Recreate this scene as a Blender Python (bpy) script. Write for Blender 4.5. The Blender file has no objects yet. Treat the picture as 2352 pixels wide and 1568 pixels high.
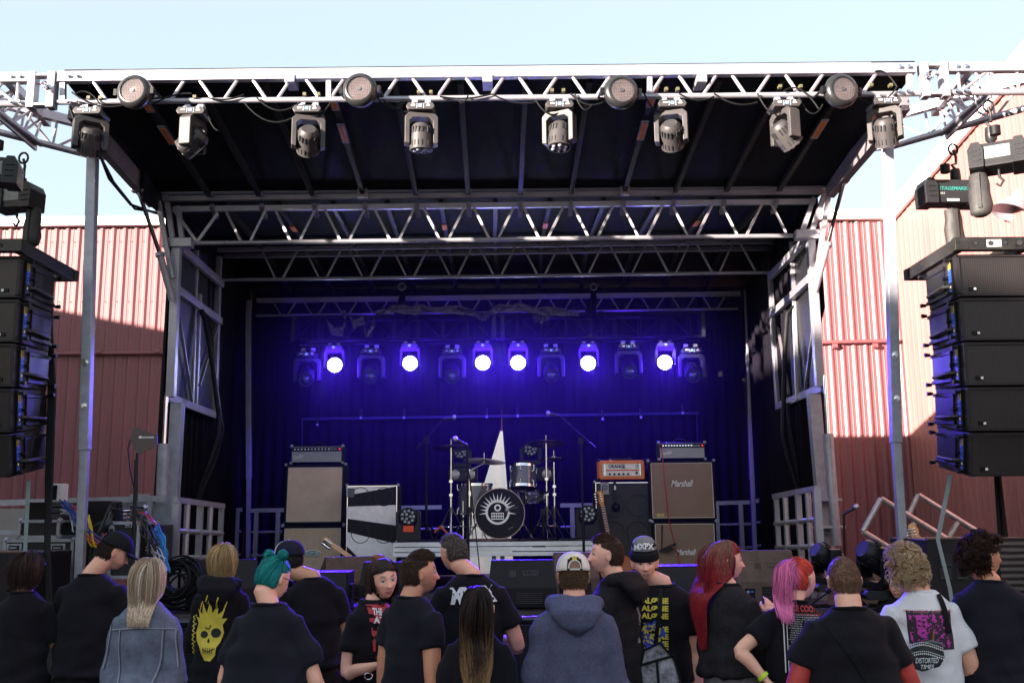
import bpy, bmesh, math, random
from mathutils import Vector, Matrix, Euler, noise
from mathutils.bvhtree import BVHTree
V = Vector
R = math.radians
SC = bpy.context.scene
# ---------------------------------------------------------------- camera
CAMZ = 1.9
cam = bpy.data.cameras.new('camera'); cam.lens = 35; cam.sensor_width = 36; cam.clip_end = 500; cam.clip_start = .05
camo = bpy.data.objects.new('camera', cam); SC.collection.objects.link(camo)
CR = Matrix.Rotation(R(90 + 10.07), 3, 'X') @ Matrix.Rotation(R(-.5), 3, 'Z')
camo.matrix_world = Matrix.Translation((0, 0, CAMZ)) @ CR.to_4x4()
SC.camera = camo
F = 35 / 36 * 2352
# ---------------------------------------------------------------- sky, sun, exposure
SUND = V((2.0, 1.6, -.40)).normalized()          # direction the sunlight travels
EL = math.asin(-SUND.z); AZ = math.atan2(-SUND.x, -SUND.y)
w = bpy.data.worlds.new('World'); SC.world = w; w.use_nodes = True
nt = w.node_tree; bg = nt.nodes['Background']
sky = nt.nodes.new('ShaderNodeTexSky'); sky.sky_type = 'NISHITA'; sky.sun_disc = False
sky.sun_elevation = EL; sky.sun_rotation = AZ
sky.air_density = 1.0; sky.dust_density = 1.2; sky.ozone_density = .8
hzm = nt.nodes.new('ShaderNodeMix'); hzm.data_type = 'RGBA'; hzm.inputs['Factor'].default_value = .82
hzm.inputs['B'].default_value = (.96, 1.13, 1.28, 1)      # thin bright haze over the whole sky
nt.links.new(sky.outputs[0], hzm.inputs['A']); nt.links.new(hzm.outputs['Result'], bg.inputs[0]); bg.inputs[1].default_value = .1
sl = bpy.data.lights.new('sun', 'SUN'); sl.energy = 4.6; sl.angle = R(.5); sl.color = (1, .87, .74)
so = bpy.data.objects.new('sun', sl); SC.collection.objects.link(so)
so.rotation_euler = SUND.to_track_quat('-Z', 'Y').to_euler(); so.location = (-15, -8, 12)
SC.view_settings.view_transform = 'Standard'; SC.view_settings.look = 'None'
SC.view_settings.gamma = 1; SC.view_settings.use_curve_mapping = False
SC.view_settings.exposure = 2.95
SC.cycles.use_denoising = True
SC.cycles.max_bounces = 6; SC.cycles.diffuse_bounces = 3; SC.cycles.glossy_bounces = 3
SC.cycles.volume_bounces = 0; SC.cycles.sample_clamp_indirect = 6
# ---------------------------------------------------------------- helpers
def at(u, v, Y):
    """point on the plane y=Y seen at (u,v) of a 2352x1568 frame"""
    d = CR @ V(((u - 1176) / F, -(v - 784) / F, -1))
    return V((0, 0, CAMZ)) + d * (Y / d.y)
def ppm(Y): return F / Y
MATS = {}
def mat(name, col=(.5, .5, .5), rough=.6, metal=0, var=.12, vs=6, bump=0, bs=40, emit=None, es=1, spec=None, coat=0, sheen=0, vcol=False, vstretch=None, alpha=None):
    if name in MATS: return MATS[name]
    m = bpy.data.materials.new(name); m.use_nodes = True; n = m.node_tree.nodes; l = m.node_tree.links
    b = n['Principled BSDF']; b.inputs['Roughness'].default_value = rough; b.inputs['Metallic'].default_value = metal
    if spec is not None: b.inputs['Specular IOR Level'].default_value = spec
    if coat: b.inputs['Coat Weight'].default_value = coat
    if sheen: b.inputs['Sheen Weight'].default_value = sheen
    tc = n.new('ShaderNodeTexCoord')
    mp = n.new('ShaderNodeMapping'); l.new(tc.outputs['Object'], mp.inputs[0])
    if vstretch: mp.inputs['Scale'].default_value = vstretch
    if vcol:
        at_ = n.new('ShaderNodeAttribute'); at_.attribute_name = 'Col'; src = at_.outputs['Color']
    else:
        rgb = n.new('ShaderNodeRGB'); rgb.outputs[0].default_value = (*col, 1); src = rgb.outputs[0]
    if var:
        ns = n.new('ShaderNodeTexNoise'); ns.inputs['Scale'].default_value = vs; ns.inputs['Detail'].default_value = 5
        ns.inputs['Roughness'].default_value = .65
        l.new(mp.outputs[0], ns.inputs['Vector'])
        mr = n.new('ShaderNodeMapRange'); mr.inputs[1].default_value = .3; mr.inputs[2].default_value = .7
        mr.inputs[3].default_value = 1 - var; mr.inputs[4].default_value = 1 + var
        l.new(ns.outputs[0], mr.inputs[0])
        vm = n.new('ShaderNodeVectorMath'); vm.operation = 'SCALE'
        l.new(src, vm.inputs[0]); l.new(mr.outputs[0], vm.inputs['Scale']); src = vm.outputs[0]
        mr2 = n.new('ShaderNodeMapRange'); mr2.inputs[3].default_value = max(.02, rough - .12); mr2.inputs[4].default_value = min(1, rough + .12)
        l.new(ns.outputs[0], mr2.inputs[0]); l.new(mr2.outputs[0], b.inputs['Roughness'])
    l.new(src, b.inputs['Base Color'])
    if bump:
        nb = n.new('ShaderNodeTexNoise'); nb.inputs['Scale'].default_value = bs; nb.inputs['Detail'].default_value = 4
        l.new(mp.outputs[0], nb.inputs['Vector'])
        bp = n.new('ShaderNodeBump'); bp.inputs['Strength'].default_value = bump; bp.inputs['Distance'].default_value = .01
        l.new(nb.outputs[0], bp.inputs['Height']); l.new(bp.outputs[0], b.inputs['Normal'])
    if emit:
        b.inputs['Emission Color'].default_value = (*emit, 1); b.inputs['Emission Strength'].default_value = es
    if alpha is not None: b.inputs['Alpha'].default_value = alpha
    MATS[name] = m; return m
def mat_grille(name, c1, c2, scale=60, metal=.3, rough=.45, rnd=0.0):
    """perforated or woven front: regular dark holes between lighter threads"""
    if name in MATS: return MATS[name]
    m = mat(name, c1, rough, metal, var=.15, vs=3); n = m.node_tree.nodes; l = m.node_tree.links; b = n['Principled BSDF']
    tc = n.new('ShaderNodeTexCoord'); vo = n.new('ShaderNodeTexVoronoi'); vo.inputs['Scale'].default_value = scale
    vo.inputs['Randomness'].default_value = rnd; mp = n.new('ShaderNodeMapping'); mp.inputs['Scale'].default_value = (1, .05, 1.15)
    l.new(tc.outputs['Object'], mp.inputs[0]); l.new(mp.outputs[0], vo.inputs['Vector'])
    cr = n.new('ShaderNodeMapRange'); cr.inputs[1].default_value = .28; cr.inputs[2].default_value = .42
    l.new(vo.outputs['Distance'], cr.inputs[0])
    mx = n.new('ShaderNodeMix'); mx.data_type = 'RGBA'; l.new(cr.outputs[0], mx.inputs['Factor'])
    mx.inputs['A'].default_value = (*c2, 1)
    src = b.inputs['Base Color'].links[0].from_socket; l.new(src, mx.inputs['B']); l.new(mx.outputs['Result'], b.inputs['Base Color'])
    return m
class MB:
    def __init__(s): s.v = []; s.f = []; s.m = []
    def add(s, vs, fs, mi=0):
        o = len(s.v); s.v += [V(p) for p in vs]; s.f += [[i + o for i in f] for f in fs]; s.m += [mi] * len(fs); return s
    def box(s, c, size, Rm=None, mi=0):
        c = V(c); hx, hy, hz = [q / 2 for q in size]
        vs = [V((x, y, z)) for x in (-hx, hx) for y in (-hy, hy) for z in (-hz, hz)]
        if Rm is not None: vs = [Rm @ p for p in vs]
        return s.add([c + p for p in vs], [(0, 1, 3, 2), (4, 6, 7, 5), (0, 4, 5, 1), (2, 3, 7, 6), (0, 2, 6, 4), (1, 5, 7, 3)], mi)
    def bar(s, a, b, w, h=None, mi=0, up=(0, 0, 1)):
        a = V(a); b = V(b); h = h or w; d = b - a; L = d.length
        if L < 1e-6: return s
        y = d.normalized(); x = y.cross(V(up))
        if x.length < 1e-3: x = y.cross(V((0, 1, 0)))
        x.normalize(); z = x.cross(y)
        Rm = Matrix((x, y, z)).transposed()
        return s.box((a + b) / 2, (w, L, h), Rm, mi)
    def tube(s, pts, r, n=8, mi=0, cap=True):
        pts = [V(p) for p in pts]; k = len(pts)
        rs = r if isinstance(r, (list, tuple)) else [r] * k
        vs = []; px = None
        for i, p in enumerate(pts):
            t = (pts[min(i + 1, k - 1)] - pts[max(i - 1, 0)]).normalized()
            if px is None:
                px = t.cross(V((0, 0, 1)));
                if px.length < 1e-2: px = t.cross(V((0, 1, 0)))
            else: px = px - t * px.dot(t)
            if px.length < 1e-6: px = t.cross(V((1, 0, 0)))
            px.normalize(); py = t.cross(px)
            rr = rs[i]; ra, rb = rr if isinstance(rr, tuple) else (rr, rr)
            for j in range(n):
                a = 2 * math.pi * j / n; vs.append(p + px * (ra * math.cos(a)) + py * (rb * math.sin(a)))
        fs = [(i * n + j, i * n + (j + 1) % n, (i + 1) * n + (j + 1) % n, (i + 1) * n + j) for i in range(k - 1) for j in range(n)]
        if cap: fs += [list(range(n))[::-1], list(range((k - 1) * n, k * n))]
        return s.add(vs, fs, mi)
    def loft(s, rings, n=20, mi=0):
        """rings: (centre, rx, ry) horizontal ellipses"""
        vs = []
        for c, rx, ry in rings:
            for j in range(n):
                a = 2 * math.pi * j / n; vs.append(V(c) + V((rx * math.cos(a), ry * math.sin(a), 0)))
        k = len(rings)
        fs = [(i * n + j, i * n + (j + 1) % n, (i + 1) * n + (j + 1) % n, (i + 1) * n + j) for i in range(k - 1) for j in range(n)]
        fs += [list(range(n))[::-1], list(range((k - 1) * n, k * n))]
        return s.add(vs, fs, mi)
    def lathe(s, prof, M=None, n=24, mi=0, mis=None):
        M = M or Matrix(); vs = []
        for r, z in prof:
            for j in range(n):
                a = 2 * math.pi * j / n; vs.append(M @ V((max(r, 1e-4) * math.cos(a), max(r, 1e-4) * math.sin(a), z)))
        o = len(s.v); s.v += vs
        for i in range(len(prof) - 1):
            for j in range(n):
                s.f.append([o + i * n + j, o + i * n + (j + 1) % n, o + (i + 1) * n + (j + 1) % n, o + (i + 1) * n + j])
                s.m.append(mis[i] if mis else mi)
        return s
    def prism(s, poly, d0, d1, M=None, mi=0):
        """polygon (x,z) extruded along y from d0 to d1"""
        M = M or Matrix(); n = len(poly)
        vs = [M @ V((x, d0, z)) for x, z in poly] + [M @ V((x, d1, z)) for x, z in poly]
        fs = [list(range(n)), list(range(n, 2 * n))[::-1]] + [[(j + 1) % n, j, n + j, n + (j + 1) % n] for j in range(n)]
        return s.add(vs, fs, mi)
    def ell(s, c, rad, Rm=None, n=16, k=10, mi=0):
        c = V(c); vs = []
        for i in range(k + 1):
            t = math.pi * i / k
            for j in range(n):
                a = 2 * math.pi * j / n
                p = V((rad[0] * math.sin(t) * math.cos(a), rad[1] * math.sin(t) * math.sin(a), rad[2] * math.cos(t)))
                if Rm is not None: p = Rm @ p
                vs.append(c + p)
        fs = [(i * n + j, (i + 1) * n + j, (i + 1) * n + (j + 1) % n, i * n + (j + 1) % n) for i in range(k) for j in range(n)]
        return s.add(vs, fs, mi)
    def mesh(s, name, inv=None):
        vs = [inv @ p for p in s.v] if inv is not None else s.v
        me = bpy.data.meshes.new(name); me.from_pydata([tuple(p) for p in vs], [], s.f); me.polygons.foreach_set('material_index', s.m)
        bm = bmesh.new(); bm.from_mesh(me); bmesh.ops.remove_doubles(bm, verts=bm.verts, dist=1e-5)
        bmesh.ops.recalc_face_normals(bm, faces=bm.faces); bm.to_mesh(me); bm.free(); me.update(); return me
    def islands(s):
        par = list(range(len(s.v)))
        def fd(a):
            while par[a] != a: par[a] = par[par[a]]; a = par[a]
            return a
        for f in s.f:
            for i in f[1:]: par[fd(i)] = fd(f[0])
        G = {}
        for f, m_ in zip(s.f, s.m): G.setdefault(fd(f[0]), []).append((f, m_))
        out = []
        for fl in G.values():
            q = MB(); mp = {}
            for f, m_ in fl:
                for i in f:
                    if i not in mp: mp[i] = len(q.v); q.v.append(s.v[i])
                q.f.append([mp[i] for i in f]); q.m.append(m_)
            out.append(q)
        return out
    def split(s, name, ms, parent=None, smooth=None, **k): return [q.build(name, ms, parent, smooth, **k) for q in s.islands()]
    def build(s, name, ms, parent=None, smooth=None, bevel=0, local=False, kind=None):
        inv = None
        if parent is not None and not local: inv = WM(parent).inverted()
        me = s.mesh(name, inv)
        for m in (ms if isinstance(ms, (list, tuple)) else [ms]): me.materials.append(m)
        if smooth is not None: shade(me, smooth)
        o = bpy.data.objects.new(name, me); SC.collection.objects.link(o)
        if parent is not None: o.parent = parent
        if bevel:
            b = o.modifiers.new('bevel', 'BEVEL'); b.width = bevel; b.segments = 2; b.limit_method = 'ANGLE'
        if kind: o['kind'] = kind
        return o
def shade(me, ang=35):
    me.polygons.foreach_set('use_smooth', [True] * len(me.polygons))
    if ang < 180:
        bm = bmesh.new(); bm.from_mesh(me); c = math.cos(R(ang))
        for e in bm.edges:
            e.smooth = len(e.link_faces) == 2 and e.link_faces[0].normal.dot(e.link_faces[1].normal) > c
        bm.to_mesh(me); bm.free()
def WM(o):
    M = o.matrix_basis.copy()
    while o.parent: o = o.parent; M = o.matrix_basis @ M
    return M
def thing(name, label, cat, loc=(0, 0, 0), rot=(0, 0, 0), group=None, scale=1):
    o = bpy.data.objects.new(name, None); SC.collection.objects.link(o); o.empty_display_size = .1
    o.location = loc; o.rotation_euler = rot; o.scale = (scale,) * 3
    o['label'] = label; o['category'] = cat
    if group: o['group'] = group
    return o
def tag(o, label, cat, group=None):
    o['label'] = label; o['category'] = cat
    if group: o['group'] = group
    return o
def kids(o): return [c for c in ALLCH.get(o.name, [])]
def dup(root, loc, rot=None, label=None, group=None, scale=None):
    def cp(o, par):
        c = o.copy(); SC.collection.objects.link(c); c.parent = par
        for ch in [x for x in bpy.data.objects if x.parent == o]: cp(ch, c)
        return c
    r = cp(root, None); r.location = loc
    if rot is not None: r.rotation_euler = rot
    if scale: r.scale = (scale,) * 3
    if label: r['label'] = label
    if group: r['group'] = group
    return r
TX = {}
def text_geo(s, w=None, h=None, ext=0, shear=0, bold=0):
    key = (s, ext, shear, bold)
    if key not in TX:
        cu = bpy.data.curves.new('t', 'FONT'); cu.body = s; cu.extrude = ext; cu.shear = shear; cu.offset = bold; cu.size = 1
        cu.align_x = 'CENTER'; cu.resolution_u = 3
        o = bpy.data.objects.new('t', cu); SC.collection.objects.link(o)
        me = bpy.data.meshes.new_from_object(o.evaluated_get(bpy.context.evaluated_depsgraph_get()))
        vs = [v.co.copy() for v in me.vertices]; fs = [list(p.vertices) for p in me.polygons]
        bpy.data.objects.remove(o); bpy.data.curves.remove(cu); bpy.data.meshes.remove(me); TX[key] = (vs, fs)
    vs, fs = TX[key]
    x0 = min(v.x for v in vs); x1 = max(v.x for v in vs); y0 = min(v.y for v in vs); y1 = max(v.y for v in vs)
    sx = (w / (x1 - x0)) if w else None; sy = (h / (y1 - y0)) if h else sx
    sx = sx or sy
    return [V(((v.x - (x0 + x1) / 2) * sx, (v.y - (y0 + y1) / 2) * sy, v.z)) for v in vs], fs
def text_on(mb, s, c, w=None, h=None, M3=None, d=.002, shear=0, mi=0, bold=0):
    """text facing -Y (towards the crowd) centred at c"""
    vs, fs = text_geo(s, w, h, 0, shear, bold)
    M3 = M3 or Matrix.Identity(3)
    vs = [V(c) + M3 @ V((v.x, -d, v.y)) for v in vs]
    return mb.add(vs, fs, mi)
def struct(o): o['kind'] = 'structure'; return o
rnd = random.Random(7)
# ---------------------------------------------------------------- shared materials
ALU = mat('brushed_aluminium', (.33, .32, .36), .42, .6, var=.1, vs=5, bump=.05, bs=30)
GALV = mat('galvanised_steel', (.28, .29, .34), .5, .5, var=.22, vs=9, bump=.05, bs=50)
WHM = mat('white_painted_metal', (.7, .7, .7), .45, 0, var=.08)
BLK = mat('black_plastic', (.0045, .0045, .006), .45, 0, spec=.18, var=.25, bump=.1, bs=200)
BLM = mat('black_metal', (.007, .007, .009), .4, .2, spec=.25, var=.25)
DKG = mat('dark_grey_plastic', (.04, .038, .04), .45, 0, spec=.3, var=.15, bump=.08, bs=150)
CHR = mat('chrome', (.75, .75, .78), .16, 1, var=.05)
RUB = mat('black_rubber', (.004, .004, .005), .6, 0, spec=.2, var=.2)
WHT = mat('white_print', (.75, .75, .78), .6, 0, var=.03)
TOLEX = mat('black_tolex', (.006, .006, .008), .6, 0, spec=.15, var=.2, bump=.4, bs=350)
WOOD = mat('maple_wood', (.55, .24, .06), .35, 0, var=.15, vs=12, vstretch=(1, 8, 8), coat=.4)
# ================================================================ ground, buildings
ASPH = mat('asphalt', (.05, .05, .055), .85, 0, var=.25, vs=4, bump=.5, bs=60)
g = MB(); g.add([(-200, -200, 0), (200, -200, 0), (200, 200, 0), (-200, 200, 0)], [(0, 1, 2, 3)])
struct(g.build('ground', ASPH))
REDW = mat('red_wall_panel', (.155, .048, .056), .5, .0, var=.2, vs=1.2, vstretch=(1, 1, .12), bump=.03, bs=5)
TRIM = mat('white_roof_trim', (.78, .78, .76), .4, 0, var=.04)
YW = 22.0
def ribbed(mb, o, dx, nrm, length, z0, z1f, per=.262, dep=1):
    """o start, dx unit along, nrm outward, z1f(s)->top height"""
    n = int(length / per); prof = [(0, 0), (.045, .038), (.082, .038), (.135, 0), (.18, 0), (.188, .009), (.20, .009), (.208, 0)]
    S = []
    for i in range(n):
        for a, b in prof: S.append((i * per + a, b))
    S.append((n * per, 0)); vs = []; k = len(S)
    for s_, d in S:
        p = V(o) + V(dx) * s_ + V(nrm) * (d * dep)
        vs.append((p.x, p.y, z0)); vs.append((p.x, p.y, z1f(s_)))
    mb.add(vs, [(2 * i, 2 * i + 2, 2 * i + 3, 2 * i + 1) for i in range(k - 1)])
ztop = at(240, 520, YW).z; XC = 8.75
b = thing('metal_building', 'red ribbed metal building with a white parapet behind the stage', 'building', (0, YW, 0))
m = MB(); ribbed(m, (-22, YW, 0), (1, 0, 0), (0, -1, 0), 22.6 + XC, 0, lambda s: ztop, dep=.8); m.build('wall', REDW, b)
m = MB(); m.box((-6.6, YW - .06, ztop + .07), (22 + XC + 2.2, .22, .17)); m.box((-6.6, YW + .1, ztop + .18), (30.9, .5, .05)); m.build('parapet', TRIM, b)
m = MB(); zp = at(250, 813, YW).z; m.tube([(-21.9, YW - .1, zp), (-3, YW - .1, zp + .0), (XC - .1, YW - .1, zp + .13)], .045, 10)
for x in (-9.2, -7.9, 7.2, 8.1): m.tube([(x - .05, YW - .1, zp + .02), (x + .05, YW - .1, zp + .02)], .06, 10)
m.build('conduit', REDW, b, 40)
m = MB(); 
for zz in (zp - 1.8, zp - .9, zp + 1.2, zp + 2.6):
    for i in range(int((22 + XC) / .262)): m.ell((-22 + i * .262 + .23, YW - .012, zz), (.012, .012, .012), n=6, k=4)
m.build('screw', REDW, b)
m = MB(); m.box((-10.9, YW - .08, 1.1), (1.55, .08, 2.2)); d = m.build('door', mat('beige_door', (.22, .2, .19), .5, var=.06), b)
m = MB(); m.box((-11.5, YW - .15, 1.05), (.12, .05, .05)); m.build('handle', CHR, d)
m = MB(); m.box((-7, YW + 9, ztop - .02), (30, 18, .1)); m.build('roof', TRIM, b)
# gable wing on the right
b = thing('gable_building', 'red metal wing on the right with a sloping white roof edge', 'building', (XC, 14, 0))
rise = .135
zt2 = lambda s: ztop + .0 + s * rise
m = MB(); ribbed(m, (XC, YW - .02, 0), (0, -1, 0), (-1, 0, 0), 18, 0, lambda s: ztop + s * rise if s < 14 else ztop + 14 * rise - (s - 14) * rise, dep=.35); m.build('wall', mat('sunlit_red_panel', (.24, .10, .095), .5, var=.15, vs=1.2, vstretch=(1, 1, .12)), b)  # same red as the back wall, paled to put sunlight into the colour
m = MB(); a = V((XC - .08, YW + .1, ztop + .08)); c = V((XC - .08, YW - 14, ztop + .08 + 14.1 * rise)); e = V((XC - .08, YW - 18.2, c.z - 4.2 * rise))
m.bar(a, c, .07, .42); m.bar(c, e, .07, .42); m.build('roof_edge', TRIM, b)
m = MB(); m.add([(XC, YW, ztop + .2), (XC, YW - 14, ztop + .2 + 14 * rise), (XC + 14, YW - 14, ztop + .2 + 14 * rise), (XC + 14, YW, ztop + .2)], [(0, 1, 2, 3)])
m.add([(XC, YW - 14, ztop + .2 + 14 * rise), (XC, YW - 18.2, ztop + .2 + 9.8 * rise), (XC + 14, YW - 18.2, ztop + .2 + 9.8 * rise), (XC + 14, YW - 14, ztop + .2 + 14 * rise)], [(0, 1, 2, 3)]); m.build('roof', TRIM, b)
L = thing('wall_lamp', 'grey cone shaped lamp on a gooseneck high on the right wall', 'lamp', tuple(at(2330, 470, 17.0)))
p = at(2325, 480, 16.5)
m = MB(); Mx = Matrix.Translation(p) @ Euler((R(0), R(25), 0)).to_matrix().to_4x4()
m.lathe([(.05, .42), (.06, .3), (.09, .22), (.34, -.08), (.32, -.08), (.05, .2)], Mx, 20); m.build('lamp_shade', GALV, L, 40)
m = MB(); q = Mx @ V((0, 0, .4)); m.tube([q, q + V((-.02, 0, .35)), q + V((.1, 0, .6)), q + V((.4, .1, .7)), q + V((.9, .2, .5)), q + V((1.6, .3, .3))], .025, 8); m.build('arm', GALV, L, 60)
# the building west of the yard, whose roof line shades stage and crowd
bo = thing('warehouse', 'red metal warehouse on the left side of the yard, outside the photograph', 'building', (-20, 0, 0))
SL = .19; XO = -21.0; ZO = at(117, 710, YW).z + SL * (at(117, 710, YW).x - XO)
SL2 = -SUND.z / SUND.x
ZO = at(117, 710, YW).z + SL2 * (at(117, 710, YW).x - XO)
m = MB(); ribbed(m, (XO, -30, 0), (0, 1, 0), (1, 0, 0), 51.9, 0, lambda s: ZO - .1, per=.262); m.build('wall', REDW, bo)
m = MB(); m.box((XO - .02, -4.1, ZO - .05), (.24, 52, .1)); m.box((XO - 6, -4, ZO - .1), (12, 52, .1)); m.build('roof', TRIM, bo)
# ================================================================ mobile stage
YF, Y2, Y3, YB = 8.56, 10.8, 12.9, 15.0
DZ = 1.1; YD = 9.0
st = thing('mobile_stage', 'large mobile concert stage with aluminium trusses and dark folding roof', 'stage', (0, 12, 0))
DECK = mat('stage_deck', (.016, .015, .017), .6, 0, spec=.2, var=.3, vs=3, bump=.2, bs=40)
ROOF = mat('roof_panel_black', (.005, .005, .008), .7, 0, spec=.08, var=.3, vs=2, bump=.25, bs=120)
SKIRT = mat('black_skirt_cloth', (.012, .011, .013), .9, 0, spec=.1, var=.3, vs=3, bump=.6, bs=18, vstretch=(6, 1, .7))
XL, XR = -3.85, 3.6
m = MB(); m.box(((XL + XR) / 2, (YD + 15.1) / 2, DZ - .05), (XR - XL + .1, 15.1 - YD, .1)); m.build('deck', DECK, st)
m = MB(); m.box(((XL + XR) / 2, YD - .022, DZ - .06), (XR - XL + .1, .04, .12)); m.build('deck_edge', mat('weathered_black_plank', (.04, .034, .034), .7, var=.4, vs=5, vstretch=(.6, 6, 6), bump=.3, bs=30), st)
m = MB(); n = 160
vs = []
for i in range(n + 1):
    x = XL + (XR - XL) * i / n; yy = YD + .03 + .025 * math.sin(i * .9) + .012 * math.sin(i * 2.3)
    vs += [(x, yy, 0.02), (x, yy, DZ - .12)]
m.add(vs, [(2 * i, 2 * i + 2, 2 * i + 3, 2 * i + 1) for i in range(n)]); m.build('skirt', SKIRT, st, 180)
# front roof panel (lifted flap)
fa, fb = at(150, 186, YF + .06), at(2100, 166, YF + .06)
ha, hb = at(352, 441, Y2 - .12), at(1907, 427, Y2 - .12)
m = MB(); up = V((0, -.35, 1)).normalized() * .10
q = [fa, fb, hb, ha]; m.add([*q, *[p + up for p in q]], [(0, 1, 2, 3), (7, 6, 5, 4), (0, 4, 5, 1), (1, 5, 6, 2), (2, 6, 7, 3), (3, 7, 4, 0)]); m.build('roof_panel', ROOF, st)
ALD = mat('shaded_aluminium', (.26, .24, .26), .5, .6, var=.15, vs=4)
RIB = mat('roof_rib_dark', (.02, .018, .02), .5, .2, spec=.2, var=.2)
LBL = mat('orange_label', (.85, .22, .04), .5, 0, var=.05)
LBT = mat('label_text', (.12, .03, .02), .6)
ribs = [480, 595, 717, 834, 955, 1075, 1195, 1312, 1434, 1551, 1668, 1789]
for i, u in enumerate(ribs):
    k = (u - 352) / (1907 - 352)
    A = ha.lerp(hb, k) - V((0, 0, .03)); B = fa.lerp(fb, k) - V((0, 0, .03)) + V((0, .03, -.0))
    m = MB(); m.bar(A, B, .05, .07); rb = m.build('roof_rib', RIB, st)
    if i in (0, 3, 8, 11):
        d = (B - A); x = V((1, 0, 0)); y = d.normalized(); z = x.cross(y); M3 = Matrix((x, z, -y)).transposed()
        for t, tx in ((.62, '600 lbs / 272 kg'), (.9, '1000 lbs / 454 kg')):
            c = A + d * t - V((0, 0, .045))
            lb = MB(); lb.bar(c - y * .17, c + y * .17, .075, .012); lo = lb.build('load_label', GALV, rb)
            lb = MB(); lb.bar(c - y * .14 - V((0, .0, .008)), c + y * .14 - V((0, 0, .008)), .05, .004); lb.build('label_plate', LBL, rb)
            tv, tf = text_geo(tx, .26, .026)
            zz = V((0, -.3, -1)).normalized(); m2 = MB(); m2.add([c + y * (-p.x) + x * (p.y) + V((0, 0, -.0125)) for p in tv], tf); m2.build('label_text', LBT, rb)
# side beams of the flap
for s_, (a_, b_) in ((-1, ((168, 250, YF + .2), (352, 458, Y2 - .1))), (1, ((2078, 232, YF + .2), (1905, 436, Y2 - .1)))):
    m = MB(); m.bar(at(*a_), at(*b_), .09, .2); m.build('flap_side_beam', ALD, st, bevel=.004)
def truss(name, top, bot, nodes_t, nodes_b, ct=.09, cb=.026, rw=.017, mt=ALU, par=st, boxtop=True, square=False, depth=0):
    (t0, t1), (b0, b1) = top, bot
    m = MB()
    if boxtop: m.bar(t0, t1, ct * .75, ct)
    else: m.tube([t0, t1], cb, 12)
    m.tube([b0, b1], cb, 12)
    def onl(a, b, f): return a.lerp(b, f)
    n = len(nodes_b)
    pts = []
    for i in range(max(len(nodes_t), n)):
        if i < len(nodes_t): pts.append((onl(t0, t1, nodes_t[i]), 1))
        if i < n: pts.append((onl(b0, b1, nodes_b[i]), 0))
    off = (t1 - t0).normalized() * .045
    for (p, k), (q, k2) in zip(pts, pts[1:]):
        e = off if (q - p).dot(off) > 0 else -off
        if square: m.bar(p + e, q - e, rw * 1.7, rw * 1.5)
        else: m.tube([p + e, q - e], rw, 8)
    return m.build(name, mt, par, 40)
def nodes(us, a, b): return [(u - a) / (b - a) for u in us]
tb = (at(135, 179, YF), at(2100, 158.5, YF)); bb = (at(131, 235, YF), at(2112, 215.5, YF))
tn = [197 + 122.2 * i for i in range(16)]; bn = [258 + 122.2 * i for i in range(15)]
truss('front_truss', tb, bb, nodes(tn, 135, 2100), nodes(bn, 131, 2112), ct=.095)
m = MB()
for u, v0, v1 in ((755, 187, 225), (1492, 178, 216), (145, 192, 232), (2088, 172, 212)):
    m.bar(at(u, v0, YF), at(u, v1, YF), .045)
for u in (670, 1120, 1608): m.box(at(u, 190, YF + .05), (.09, .2, .07))
m.split('truss_bracket', ALU, st)
m = MB(); m.bar(at(232, 166.5, YF - .01), at(2000, 147.5, YF - .01), .02, .03); m.build('roof_front_lip', ALU, st)
# hinge channels
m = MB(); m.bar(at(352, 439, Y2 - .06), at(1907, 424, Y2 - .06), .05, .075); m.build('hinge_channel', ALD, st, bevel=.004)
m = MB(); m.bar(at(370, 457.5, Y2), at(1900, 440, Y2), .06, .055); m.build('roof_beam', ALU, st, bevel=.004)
m = MB()
for u in ribs:
    k = (u - 352) / (1907 - 352); p = at(352, 439, Y2 - .09).lerp(at(1907, 424, Y2 - .09), k)
    m.box(p - V((0, .0, .01)), (.075, .03, .1)); q = p + V((0, .12, -.14)); m.bar(q, q + V((0, .2, -.08)), .05)
for u in (834, 1434):
    k = (u - 352) / (1907 - 352); p = at(352, 439, Y2 - .1).lerp(at(1907, 424, Y2 - .1), k); m.box(p - V((0, .03, .05)), (.11, .06, .12))
m.split('hinge_bracket', ALD, st, bevel=.003)
t2b = [450 + 114 * i for i in range(13)]; t2t = [507 + 114 * i for i in range(12)]
truss('roof_truss', (at(398, 481, Y2 + .1), at(1872, 463, Y2 + .1)), (at(412, 559, Y2 + .05), at(1852, 541, Y2 + .05)), nodes([393 + 57] if 0 else t2t, 398, 1872), nodes(t2b[1:], 412, 1852), ct=.06, cb=.026, rw=.017, square=True)
m = MB(); m.bar(at(400, 484, Y2 + .1), at(452, 554, Y2 + .05), .03); m.bar(at(452, 556, Y2 + .05), at(500, 490, Y2 + .1), .03)
m.split('truss_end_brace', ALU, st)
truss('roof_truss', (at(497, 574, Y3), at(1775, 555, Y3)), (at(502, 643, Y3), at(1790, 625, Y3)), nodes([592 + 100 * i for i in range(12)], 497, 1775), nodes([641 + 100.3 * i for i in range(12)], 502, 1790), ct=.055, cb=.024, rw=.016, square=True)
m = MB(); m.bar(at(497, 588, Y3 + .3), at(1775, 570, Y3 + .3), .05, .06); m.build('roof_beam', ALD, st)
truss('rear_truss', (at(590, 691, 14.35), at(1700, 675, 14.35)), (at(588, 725, 14.35), at(1695, 709, 14.35)), nodes([618 + 70.5 * i for i in range(16)], 590, 1700), nodes([653 + 70.5 * i for i in range(15)], 588, 1695), ct=.07, cb=.02, rw=.013, mt=ALD)
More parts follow.
